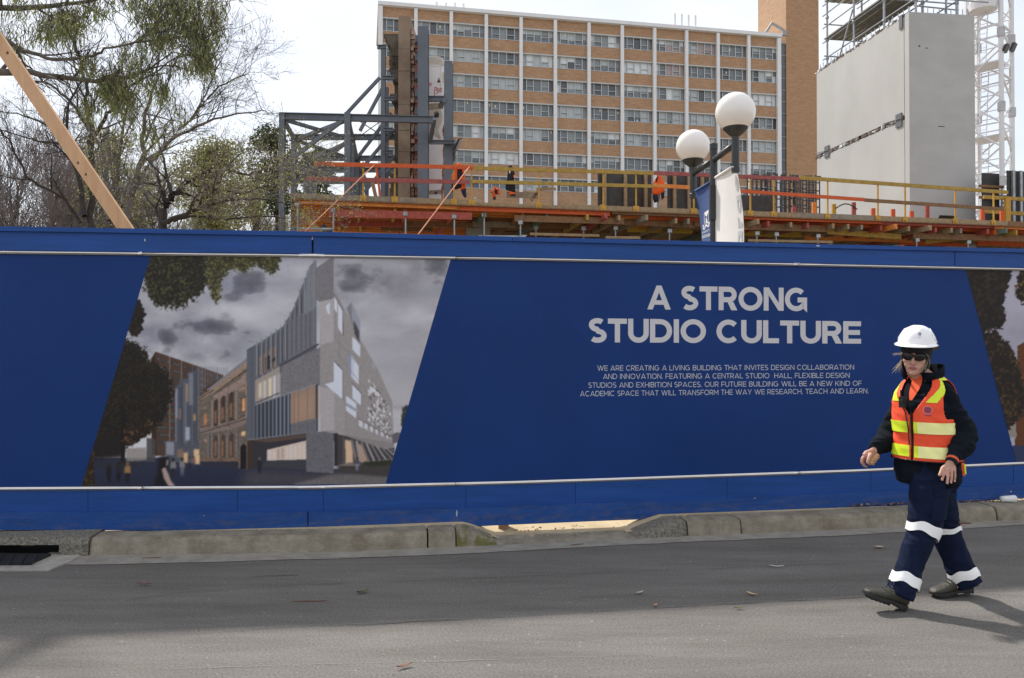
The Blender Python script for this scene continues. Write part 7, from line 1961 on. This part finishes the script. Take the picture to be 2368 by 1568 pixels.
# left hand, hanging open with its back to the viewer
def zh(x, y): return 1964.7 + x * .122, 953.5 + y * .122
def hd_(x, y, Y): return P(*zh(x, y), Y)
LW = hd_(1910, 930, 4.690)
kn = [hd_(1790, 1078, 4.672), hd_(1852, 1085, 4.662), hd_(1922, 1098, 4.664), hd_(1985, 1112, 4.674)]
tp = [hd_(1742, 1285, 4.655), hd_(1838, 1350, 4.640), hd_(1910, 1335, 4.645), hd_(1976, 1310, 4.662)]
limb_tube(mb, [(WL, .026), (LW.lerp(WL, .4), .0245), (LW, .024)])
rings(mb, [[c + (kn[3] - kn[0]).normalized() * (a_ * math.cos(2 * PI * j / 16)) + Vector((0, -1, 0)) * (b_ * math.sin(2 * PI * j / 16)) for j in range(16)] for c, a_, b_ in
           [(LW + UP * .004, .024, .018), (LW.lerp((kn[0] + kn[3]) / 2, .35), .032, .017), (LW.lerp((kn[0] + kn[3]) / 2, .75), .040, .016), ((kn[0] + kn[3]) / 2 - UP * .004, .040, .013)]])
for i, (k_, t_) in enumerate(zip(kn, tp)):
    m1 = k_.lerp(t_, .45) + Vector((0, -.007, 0)); m2 = k_.lerp(t_, .75) + Vector((0, -.004, 0)); r_ = [.0088, .0092, .0088, .0076][i]
    mb.tube([k_ + (LW - k_) * .25, k_, m1, m2, t_, t_ - UP * .003], [r_, r_ * 1.06, r_, r_ * .9, r_ * .82, r_ * .5], 10)
    mb.ball(k_ + Vector((0, -.004, 0)), r_ * 1.08, 8)
th_ = [LW.lerp(kn[0], .25), hd_(1755, 1060, 4.672), hd_(1722, 1140, 4.662), hd_(1692, 1200, 4.655)]
mb.tube(th_ + [th_[-1] + (th_[-1] - th_[-2]) * .12], [.014, .0125, .0105, .009, .005], 10)
# right hand, closed round a crumpled paper bag
RW_ = hd_(440, 745, 5.02); pk = hd_(300, 810, 4.975); bagc = hd_(390, 925, 4.985)
limb_tube(mb, [(WR, .026), (RW_, .025)])
mb.tube([RW_, hd_(390, 780, 5.0), hd_(320, 815, 4.985), hd_(275, 850, 4.98)], [(.024, .020), (.030, .021), (.033, .022), (.024, .018)], 14)
FR = [[(265, 830, 4.955), (228, 880, 4.948), (222, 945, 4.945), (250, 985, 4.950)], [(262, 850, 4.975), (226, 900, 4.972), (228, 970, 4.968), (275, 1020, 4.968)], [(268, 860, 4.995), (236, 910, 4.998), (246, 990, 4.996), (300, 1035, 4.990)], [(280, 865, 5.012), (255, 920, 5.02), (270, 995, 5.018), (330, 1040, 5.008)]]
for i, q in enumerate(FR): mb.tube([hd_(*p) for p in q], [.0092, .0092, .0086, .007], 10)
mb.tube([hd_(400, 790, 4.96), hd_(368, 840, 4.938), hd_(345, 905, 4.928), hd_(325, 965, 4.925)], [.014, .0118, .0102, .0080], 10)
lipc = H(0, .09, -.074)
def cls(p):
    q = p - lipc; return 1 if (abs(q.dot(hl)) < .023 and abs(q.dot(hu)) < .0105 * (1 - (q.dot(hl) / .026) ** 2) and q.dot(hf) > -.012) else 0
fuse(mb, 'body', [M_SKIN, M_LIP], wk, .0034, 4, None, cls)
mb = MB()
for t_, k_ in list(zip(tp, kn)): mb.obox(t_ + Vector((0, -.0068, .004)), Vector((.0042, 0, 0)), Vector((0, .0008, 0)), Vector((0, 0, .0055)))
mb.build('fingernail', mat('nail_pink', (.62, .40, .34), .3), wk)['kind'] = 'stuff'
mb = MB(); rr = kn[2].lerp(tp[2], .22); mb.tube([rr + Vector((.0098 * math.cos(a), -.0098 * math.sin(a) - .003, .001 * math.sin(a))) for a in np.linspace(0, 2 * PI, 17)], .0016, 6); mb.build('ring', mat('gold', (.75, .5, .15), .25, metal=1), wk, smooth=True)
mb = MB(); gb = random.Random(2)
mb.ball(bagc, (.027, .027, .026), 16); mb.tube([bagc + Vector((.005, 0, 0)), hd_(470, 860, 5.0), hd_(505, 810, 5.01), hd_(515, 790, 5.012)], [.02, .022, .024, .012], 12)
bm = bmesh.new(); me = bpy.data.meshes.new('tmpb'); me.from_pydata(mb.v, [], mb.f); bm.from_mesh(me); bmesh.ops.recalc_face_normals(bm, faces=bm.faces[:]); bmesh.ops.subdivide_edges(bm, edges=bm.edges[:], cuts=1); bm.normal_update()
for v in bm.verts: v.co += v.normal * (.009 * mnoise.noise(v.co * 90) + .005 * mnoise.noise(v.co * 220))
b0 = base_point([v.co for v in bm.verts])
for v in bm.verts: v.co -= b0
me = bpy.data.meshes.new('paper_bag'); bm.to_mesh(me); bm.free(); me.materials.append(mat('brown_paper', (.42, .22, .09), .6, scale=40, col2=(.66, .42, .22)))
o = bpy.data.objects.new('paper_bag', me); COL.objects.link(o); o.location = b0; tag(o, 'crumpled brown paper bag gripped in the hand of the walking worker', 'paper bag')

# ---- trousers
mb = MB(); pz = lambda z, a, b, cx: [D(cx, HOR, 4.94) * 1 + (Vector((math.cos(R(62)), -math.sin(R(62)), 0)) * (a * math.sin(2 * PI * j / 24)) + Vector((-math.sin(R(62)), -math.cos(R(62)), 0)) * (b * math.cos(2 * PI * j / 24))) + UP * (z - EYE) for j in range(24)]
rings(mb, [pz(.70, .13, .10, 2152), pz(.76, .165, .125, 2150), pz(.85, .17, .13, 2148), pz(.95, .16, .125, 2146)])
LEGL = [(HLp + UP * .02, .105), (HLp.lerp(KL, .45), .112), (HLp.lerp(KL, .8), .103), (KL, .094), (KL.lerp(AL, .3), .083), (KL.lerp(AL, .6), .077), (KL.lerp(AL, .85), .079), (AL + (AL - KL).normalized() * .035, .081)]
LEGR = [(HRp + UP * .02, .105), (HRp.lerp(KR, .45), .108), (HRp.lerp(KR, .8), .098), (KR, .092), (KR.lerp(AR, .35), .086), (KR.lerp(AR, .7), .084), (AR, .088), (AR + (AR - KR).normalized() * .055, .088)]
legl = limb_tube(mb, LEGL, 6, 22); legr = limb_tube(mb, LEGR, 6, 22)
def wr_t(p):
    kz = math.exp(-((p.z - .50) / .10) ** 2) + math.exp(-((p.z - .16) / .09) ** 2) + .6 * math.exp(-((p.z - .78) / .10) ** 2)
    q = Vector((p.x * 9 + p.z * 5, p.y * 9, p.z * 20)); r_ = 1 - abs(mnoise.noise(q)) * 2.2
    return .006 * mnoise.noise(Vector((p.x * 9, p.y * 9, p.z * 12))) + .009 * kz * (r_ - .4) + .0045 * mnoise.noise(Vector((p.x * 30, p.y * 30, p.z * 6)))
fuse(mb, 'trousers', M_TROU, wk, .008, 4, wr_t)
def leg_band(path, f0, f1, off, tilt=None):
    """a tape band round a leg between two fractions of its path"""
    n = len(path); mb = MB(); R2 = []
    for f in np.linspace(f0, f1, 5):
        x = f * (n - 1); i = min(n - 2, int(x)); t = x - i; q = [lerp(a, b, t) for a, b in zip(path[i], path[i + 1])]
        d = (Vector(path[min(i + 2, n - 1)][:3]) - Vector(path[max(i - 1, 0)][:3])).normalized(); a = d.cross(Vector((0, 1, 0))).normalized(); b = d.cross(a)
        R2.append([Vector(q[:3]) + (a * math.cos(2 * PI * j / 32) + b * math.sin(2 * PI * j / 32)) * (q[3] + off + wr_t(Vector(q[:3])) * .3) + d * (.012 * math.sin(2 * PI * j / 32 * 2 + 1) + .006 * math.sin(2 * PI * j / 32 * 5)) for j in range(32)])
    rings(mb, R2, caps=False); return mb
for pth, a, b in ((legl, .425, .50), (legl, .80, .885), (legr, .36, .435), (legr, .765, .86)):
    leg_band(pth, a, b, .008).build('reflective_strip', M_RETROW, wk, smooth=True)
mb = MB(); c = HLp.lerp(KL, .62); ax = (KL - HLp).normalized(); 
for z0, z1, o_ in ((-.09, .09, .113), (-.10, -.055, .119)):
    R2 = [[c + ax * z + Vector((math.sin(a), -math.cos(a), 0)) * o_ for a in np.linspace(-.25, .85, 9)] for z in (z0, z1)]
    vs = R2[0] + R2[1]; mb.add(vs, [(i, i + 1, 10 + i, 9 + i) for i in range(8)])
mb.build('cargo_pocket', M_TROU, wk, smooth=True, fix=False)
# ---- boots
def boot(heel, toe, up_hint, name='boot'):
    d = (toe - heel).normalized(); sd = d.cross(up_hint).normalized(); u = sd.cross(d).normalized(); L = (toe - heel).length
    mb = MB(); S_ = [(0, .024, .03, .085), (.03, .034, .02, .112), (.12, .037, .018, .125), (.28, .038, .018, .130), (.42, .039, .018, .105), (.58, .043, .018, .078), (.75, .047, .018, .064), (.88, .044, .018, .056), (.96, .032, .02, .046), (1.0, .015, .024, .034)]
    rings(mb, [[heel + d * (t * L) + sd * (w * sgp(math.cos(2 * PI * j / 20), .8)) + u * ((lo + hi) / 2 + (hi - lo) / 2 * sgp(math.sin(2 * PI * j / 20), .8)) for j in range(20)] for t, w, lo, hi in spline(S_, 3)])
    b = mb.build(name, M_BOOT, wk, smooth=True)
    mb = MB(); S2 = [(-.01, .024, 0), (.03, .036, 0), (.12, .040, 0), (.26, .039, .0), (.30, .038, .010), (.42, .039, .012), (.55, .045, .004), (.75, .050, .002), (.88, .047, .006), (.97, .034, .013), (1.02, .014, .02)]
    rings(mb, [[heel + d * (t * L) + sd * (w * x) + u * z for x, z in ((-1, lo), (-1.02, lo + .010), (-1, .028 + lo * .3), (1, .028 + lo * .3), (1.02, lo + .010), (1, lo))] for t, w, lo in S2])
    for k in range(9): mb.obox(heel + d * (L * (.06 + .1 * k)) + u * .003, d * .006, sd * .040, u * .007) if k not in (2, 3) else None
    s2 = mb.build('sole', M_SOLE, b, loc=None)
    mb = MB()
    for k in range(4):
        c = heel + d * (L * (.40 + .065 * k)) + u * (.116 - .012 * k); mb.tube([c - sd * .026, c + u * .006, c + sd * .026], .003, 5)
    c = heel + d * (L * .40) + u * .122
    for sx in (-1, 1): mb.tube([c, c + sd * .02 * sx + u * .02 + d * .02, c + sd * .04 * sx + u * .004 + d * .03, c + sd * .012 * sx - u * .002 + d * .012], .0025, 5)
    mb.build('laces', M_SOLE, b)
    return b
hL = G(2091, 1409, .004); boot(hL, hL + Vector((-.262, -.02, .092)), UP)
tR = G(2153, 1380, .004); boot(tR + Vector((.285, .055, .022)), tR, UP)
# ---- jumper
mb = MB(); rings(mb, [[tpos(2 * PI * j / 32, z) for j in range(32)] for z, *_ in TSs])
limb_tube(mb, [(SL - tl * .05, .058), (SL + tl * .010, .066), (SL.lerp(EL, .4), .072), (EL + UP * .01, .076), (EL.lerp(WL, .35) + Vector((.012, .0, -.01)), .075), (EL.lerp(WL, .68) + Vector((.006, 0, -.006)), .060), (EL.lerp(WL, .88), .043)], 6, 20)
limb_tube(mb, [(EL.lerp(WL, .86), .041), (EL.lerp(WL, 1.0), .038)], 3, 18)
limb_tube(mb, [(SR + tl * .05, .060), (SR, .066), (SR.lerp(ER, .5), .070), (ER, .074), (ER.lerp(WR, .4) + Vector((.004, 0, -.014)), .072), (ER.lerp(WR, .75), .056), (ER.lerp(WR, .92), .043)], 6, 20)
limb_tube(mb, [(ER.lerp(WR, .90), .041), (ER.lerp(WR, 1.02), .037)], 3, 18)
def wr_j(p):
    arm = max(0, min(1, ((p - (SL + EL) / 2).length < .24) + ((p - (ER + WR) / 2).length < .2) + ((p - (EL + WL) / 2).length < .2)))
    return .005 * mnoise.noise(p * 11) + (.011 if arm else .003) * (.5 - abs(mnoise.noise(Vector((p.x * 9 + p.z * 6, p.y * 9, p.z * 24)))) * 2.0) + (.007 * mnoise.noise(Vector((p.x * 26, p.y * 26, p.z * 5))) if p.z < .92 else 0)
fuse(mb, 'jumper', M_FLEECE, wk, .007, 3, wr_j)
d = (WL - EL).normalized()
for a, b, r_, m_ in ((1.0, 1.07, .0345, M_NAVY), (1.05, 1.12, .0352, M_POLO), (1.11, 1.15, .0345, M_NAVY)):
    mb = MB(); q0, q1 = EL.lerp(WL, a), EL.lerp(WL, b); mb.tube([q0, q1], r_, 20); mb.build('cuff', m_, wk, smooth=False)
# collar of the jumper, standing open
mb = MB(); cb = tpos(0, 1.40, 0) * .5 + tpos(PI, 1.40, 0) * .5 + tf * .012; R2 = []
for ph in np.linspace(-148, 148, 41):
    a = R(ph); f = abs(ph) / 148; out = (-tf * math.cos(a) + tl * math.sin(a))
    zt = lerp(.100, .026, f ** 2.4); ro = lerp(.012, .046, f ** 2)
    if ph < 0: ro *= 1.15
    base = cb + out * .082 + UP * -.022; tip = cb + out * (.088 + ro) + UP * zt; mid = base.lerp(tip, .55) + out * .010
    n_ = out * .006
    R2.append([base - n_, base + n_, mid + n_, tip + n_ * .8, tip + UP * .004, tip - n_ * .8, mid - n_])
rings(mb, R2); mb.build('collar', M_FLEECE, wk, smooth=True)
mb = MB(); vs = []; k = 0
zs = np.linspace(1.275, 1.425, 14); tn = np.linspace(-1, 1, 9)
for z in zs:
    wv = lerp(R(2), R(16), (z - 1.275) / .15)
    for t_ in tn: vs.append(tpos(R(-3) + wv * t_, z, .005))
mb.add(vs, [(i * 9 + j, i * 9 + j + 1, i * 9 + 10 + j, i * 9 + 9 + j) for i in range(13) for j in range(8)])
mb.build('polo_shirt', M_POLO, wk, smooth=True, fix=False)
mb = MB()
for sg in (-1, 1):
    c = [cb + tf * .062 + tl * (sg * .012) - UP * .03, cb + tf * .045 + tl * (sg * .05) + UP * .012, cb + tf * .01 + tl * (sg * .066) + UP * .04]
    mb.tube(c, [(.006, .02), (.006, .022), (.005, .016)], 10)
mb.build('polo_collar', M_POLO, wk, smooth=True)
# ---- vest
def vest_grid(cond, off, z0, z1, nz=60, nt=120, mi=0):
    mb = MB(); idx = {}; zs = np.linspace(z0, z1, nz + 1)
    def vid(i, j):
        j %= nt
        if (i, j) not in idx:
            z = zs[i]; th = -PI + 2 * PI * j / nt; w_ = .0055 * mnoise.noise(tpos(th, z) * 10) + .004 * mnoise.noise(Vector((th * 3 + z * 14, z * 22, 0)))
            idx[(i, j)] = len(mb.v); mb.v.append(tuple(tpos(th, z, off + w_ + .008 * max(0, (1.0 - z) / .1))))
        return idx[(i, j)]
    for i in range(nz):
        zc_ = (zs[i] + zs[i + 1]) / 2
        for j in range(nt):
            thc = math.degrees(-PI + 2 * PI * (j + .5) / nt)
            r = cond(thc, zc_)
            if r is None: continue
            mb.f.append((vid(i, j), vid(i, j + 1), vid(i + 1, j + 1), vid(i + 1, j))); mb.m.append(r)
    return mb
def in_vest(th, z):
    a = abs(th)
    if z > 1.165 and z < 1.40:
        t = (z - 1.165) / .235; half = 34 * math.sin(PI * min(1, .25 + t * .62)) ** .6
        if abs(a - 92) < half: return False
    vw = lerp(2.0, 42, max(0, (z - 1.185)) / .215)
    if z > 1.185 and th > -vw * .9 - 2 and th < vw - 2: return False
    if a < 1.5: return False
    return True
vb = vest_grid(lambda th, z: 0 if in_vest(th, z) else None, .011, .905, 1.428, 110, 240)
vest = vb.build('vest', [M_VEST], wk, smooth=True, fix=False)
md = vest.modifiers.new('thickness', 'SOLIDIFY'); md.thickness = .004; md.offset = 1
for z0, z1 in ((.926, .996), (1.074, 1.144)):
    s_ = vest_grid(lambda th, z: (1 if 9 < th < 118 else 0) if abs(th) > 3 else None, .0205, z0, z1, 8).build('reflective_strip', [M_VYEL, M_FLASHTAPE], vest, smooth=True, fix=False)  # paler front-left faces: camera flash glow painted into the tape colour
for sg in (1, -1):
    def cond(th, z, sg=sg):
        if z < 1.265: return None
        c = lerp(34, 92, ((z - 1.265) / .16) ** 1.25); _, a, b = tsec(z); hw = math.degrees(.031 / ((a + b) / 2 + .015))
        return 0 if abs(th * sg - c) < hw and in_vest(th, z) else None
    vest_grid(cond, .0185, 1.262, 1.426, 40, 240).build('reflective_strip', [M_VYEL], vest, smooth=True, fix=False)
mb = MB(); pts = [tpos(R(0), z, .017) for z in np.linspace(.905, 1.20, 16)]; mb.tube(pts, [(.004, .008)] * 16, 8); mb.build('zip', M_BLACK, vest, smooth=True)
mb = MB(); pts = [tpos(t_, .905, .0205 + .008 * .95) for t_ in np.linspace(-PI, PI, 73)]; mb.tube(pts, .0042, 6); mb.build('hem_binding', M_BLACK, vest, smooth=True)
mb = MB(); q = [D(2219, 1058, 4.93), D(2226, 1056, 4.95), D(2231, 1080, 4.95), D(2231, 1101, 4.94), D(2216, 1096, 4.92)]; mb.slab(q, Vector((.004, .02, 0))); mb.build('back_flap', M_VEST, vest)
mb = MB(); q = [D(2226.5, 1074, 4.925), D(2230, 1073, 4.93), D(2232, 1096, 4.93), D(2229, 1096, 4.925)]; mb.slab(q, Vector((.002, -.006, 0))); mb.build('reflective_strip', M_VYEL, vest)
# chest badge: a ring with two crossing loops and a line of wording
M_BADGE = mat('badge_blue', (.05, .055, .20), .6, var=.1); M_BADGEW = mat('badge_pale', (.70, .45, .40), .6)
def vp(u, v, k_=0): return tpos(R(27) + u / .175, 1.222 + v, .0215 + .0005 * k_)
mb = MB()
def vst(pts, t_, k_, mi):
    vs, fs = stroke_mesh(pts, t_); mb.add([vp(q.x, q.y, k_) for q in vs], fs, mi)
vst(arc(0, 0, .025, .025, 0, 360, 30), .0022, 0, 1)
for rot, k_ in ((38, 1), (-48, 2)):
    c_, s_ = math.cos(R(rot)), math.sin(R(rot)); vst([(x * c_ - y * s_, x * s_ + y * c_) for x, y in arc(0, 0, .020, .008, 0, 360, 26)], .0042, k_, 0)
for k_ in range(7): vst([(-.016 + k_ * .005, -.032), (-.0125 + k_ * .005, -.0325)], .006, k_ % 2, 0)
mb.build('badge', [M_BADGE, M_BADGEW], vest, fix=False)
mb = MB(); c = tpos(R(-11), 1.262, .03); mb.obox(c, tl * .021, tf * .013, UP * .034); mb.lathe(c + tf * .013 + UP * .004, [(.014, 0), (.014, .004), (.009, .005)], 16, axis=tf); mb.tube([c + UP * .03 - tl * .012, c + UP * .075 - tl * .014], .005, 8)
mb.tube([c - UP * .03, tpos(R(-7), 1.20, .026), tpos(R(-3), 1.10, .026), tpos(R(-2), 1.0, .028)], .004, 6)
o = mb.build('radio', M_SOLE, wk)
bm = bmesh.new(); bm.from_mesh(o.data); bmesh.ops.bevel(bm, geom=[e for e in bm.edges if e.calc_length() > .02], offset=.003, segments=2, affect='EDGES', clamp_overlap=True); bm.to_mesh(o.data); bm.free()
# ---- beanie, hair, sunglasses, hard hat
mb = MB(); nt, nz = 60, 24; zs = np.linspace(-.118, .118, nz + 1); vid = {}
def edge(thd):
    a = abs(thd); return pw([(0, .026), (36, .021), (54, -.008), (66, -.065), (85, -.105), (130, -.115), (180, -.10)], a)
vs, fs = [], []
for i in range(nz + 1):
    for j in range(nt):
        th = 2 * PI * j / nt; thd = (math.degrees(th) + 180) % 360 - 180; z = max(zs[i], edge(thd)); vs.append(hpos(th, z, .0145 + .0015 * mnoise.noise(Vector((th * 3, z * 60, 1)))))
fs = [(i * nt + j, i * nt + (j + 1) % nt, (i + 1) * nt + (j + 1) % nt, (i + 1) * nt + j) for i in range(nz) for j in range(nt)]
mb.add(vs, fs); o = mb.build('beanie', M_BLACK, wk, smooth=True, fix=False); md = o.modifiers.new('thickness', 'SOLIDIFY'); md.thickness = .007; md.offset = -.2
mb = MB()
for z, w in ((.050, .020), (.040, .026)):
    mb.tube([hpos(R(a), z, .0125) for a in np.linspace(-14, 14, 9)], .0011 if z > .045 else .0016, 5)
mb.build('beanie_stitching', mat('grey_stitch', (.35, .36, .42), .7), o)
gh = random.Random(8); mb = MB()
def strand(pts, r, n=1, sp=.004):
    for _ in range(n):
        o_ = Vector((gh.gauss(0, sp), gh.gauss(0, sp), gh.gauss(0, sp))); q = spline([tuple(p + o_ * (1 + .8 * i)) for i, p in enumerate(pts)], 4); mb.tube([Vector(p) for p in q], [lerp(r, r * .35, i / (len(q) - 1)) for i in range(len(q))], 4)
strand([hpos(R(50), .025, .006), hpos(R(58), -.005, .010), hpos(R(62), -.035, .010), hpos(R(58), -.07, .010)], .0016, 16, .0028)
strand([hpos(R(30), .034, .006), hpos(R(44), .022, .012), hpos(R(56), .004, .012)], .0018, 14, .003)
strand([hpos(R(66), -.04, .006), hpos(R(63), -.07, .008), hpos(R(60), -.10, .010)], .0014, 10, .003)
strand([hpos(R(-56), -.02, .004), H(-.074, .04, -.05), H(-.088, .05, -.078), H(-.098, .052, -.098)], .0015, 16, .004)
strand([hpos(R(-48), .02, .006), H(-.075, .075, .008), H(-.098, .078, .006), H(-.112, .075, .001)], .0011, 6, .0018)
mb.build('hair', M_BLOND, wk, smooth=True)
mb = MB()
for s_ in (-1, 1):
    c = H(.033 * s_, .0895, -.001); fx = (hl * math.cos(.30) - hf * (math.sin(.30) * s_)).normalized(); fz = hu; fn = fx.cross(fz); 
    R2 = [[c + fx * (rx * sgp(math.cos(2 * PI * j / 28), .85)) + fz * (rz * sgp(math.sin(2 * PI * j / 28), .85) - (.002 if math.sin(2 * PI * j / 28) > 0 else 0)) + hf * dz for j in range(28)] for rx, rz, dz in ((.0315, .0255, -.002), (.032, .026, .001), (.028, .022, .0045), (.013, .011, .0065))]
    rings(mb, R2)
    mb.tube([H(.060 * s_, .072, .008), H(.072 * s_, .045, .008), H(.077 * s_, -.01, .008)], [(.004, .0022)] * 3, 8)
mb.tube([H(-.008, .098, .004), H(0, .101, .006), H(.008, .098, .004)], .003, 8)
mb.build('sunglasses', M_LENS, wk, smooth=True)
# hard hat
tilt = R(5); KF = (hf * math.cos(tilt) + hu * math.sin(tilt)).normalized(); KU = (hu * math.cos(tilt) - hf * math.sin(tilt)).normalized(); KL_ = hl
KC = H(0, -.012, .078)
def hat(th, t, off=0.0):
    """t: 0 crown .. 1 rim; th: 0 front"""
    s_, c_ = math.sin(th), math.cos(th)
    a = .110 + off; b = (.134 if c_ > 0 else .136) + off; h = .112 + off
    rimz = -.004 * c_ - .010 + (-.034 * max(0, -c_) ** 1.5) + .010 * abs(s_) ** 2
    ph = t * PI / 2; r = math.sin(ph) ** .92
    z = (rimz) + (h - rimz) * (1 - (1 - math.cos(ph)) ** 1.0)
    q = abs(s_ * r * a)
    ridge = .006 * (1 - min(1, max(0, (q - .022) / .026))) * math.sin(PI * min(1, max(0, t * 1.1))) * (1 if t < .9 else 0)
    dent = -.005 * math.exp(-((abs(math.degrees(th)) - 92) / 30) ** 2) * math.exp(-((t - .62) / .22) ** 2)
    k = 1 + (ridge + dent) / .12
    return KC + KL_ * (a * s_ * r * k) + KF * (b * c_ * r * k) + KU * (z * (1 + ridge / .14))
def brim(th, t):
    s_, c_ = math.sin(th), math.cos(th); p0 = hat(th, 1.0)
    ext = .010 + .046 * max(0, c_) ** 1.6 + .012 * max(0, -c_) ** 2; drop = -.006 - .012 * max(0, c_) ** 1.3 - .006 * max(0, -c_)
    d_ = (KL_ * s_ + KF * c_).normalized(); return p0 + d_ * (ext * t) + KU * (drop * t * t)
mb = MB(); nt = 72; ts = [0.02, .06] + list(np.linspace(.1, 1, 22)); R2 = []
for t in ts: R2.append([hat(2 * PI * j / nt, t) for j in range(nt)])
for t in (.35, .7, 1): R2.append([brim(2 * PI * j / nt, t) for j in range(nt)])
R2.append([brim(2 * PI * j / nt, 1) - KU * .0035 for j in range(nt)])
rings(mb, R2, 0, False); mb.f.append(tuple(range(nt))); mb.m.append(0)
k0 = len(mb.v); R3 = [[brim(2 * PI * j / nt, 1) - KU * .0036 for j in range(nt)]] + [[brim(2 * PI * j / nt, t) - KU * .0036 for j in range(nt)] for t in (.6, .1)] + [[hat(2 * PI * j / nt, t, -.005) for j in range(nt)] for t in (.97, .8, .55, .3)]
rings(mb, R3, 1, False)
hh = mb.build('hard_hat', [M_HELM, M_CREAM], wk, smooth=True, fix=False)
mb = MB(); R2 = [[brim(2 * PI * j / nt, .02) * .0 + hat(2 * PI * j / nt, .98, -.010) + KU * dz for j in range(nt)] for dz in (-.012, .016)]
rings(mb, R2, 0, False); mb.build('head_band', M_CREAM, hh, smooth=True, fix=False)
mb = MB()
for s_ in (-1, 1):
    mb.tube([hat(s_ * R(a), t, .0015) for a, t in ((62, .72), (75, .86), (100, .90), (125, .86), (140, .70), (128, .5), (100, .38), (74, .48), (62, .72))], .0032, 6)
mb.build('shell_rib', M_HELM, hh, smooth=True)
M_DECAL = mat('helmet_decal', (.10, .10, .22), .4, var=.1)
mb = MB()
def hst(pts, t_, a0, t0, k_=0):
    vs, fs = stroke_mesh(pts, t_); mb.add([hat(R(a0) + q.x / .13, t0 - q.y / .19, .0022 + .0004 * k_) for q in vs], fs)
for rot, k_ in ((38, 1), (-48, 2)):
    c_, s_ = math.cos(R(rot)), math.sin(R(rot)); hst([(x * c_ - y * s_, x * s_ + y * c_) for x, y in arc(0, 0, .011, .0045, 0, 360, 20)], .0028, 16, .66, k_)
for k_ in range(6): hst([(-.012 + k_ * .0042, 0), (-.009 + k_ * .0042, .0003)], .0022, 15, .77, k_ % 2)
for k_ in range(5): hst([(-.012 + k_ * .0042, 0), (-.009 + k_ * .0042, 0)], .0024, 92, .62, k_ % 2)
for k_ in range(4): hst([(-.010 + k_ * .0042, 0), (-.007 + k_ * .0042, 0)], .0020, 92, .67, k_ % 2)
hst([(.010, .004), (.014, -.006)], .005, 92, .60)
mb.build('decal', M_DECAL, hh, fix=False)
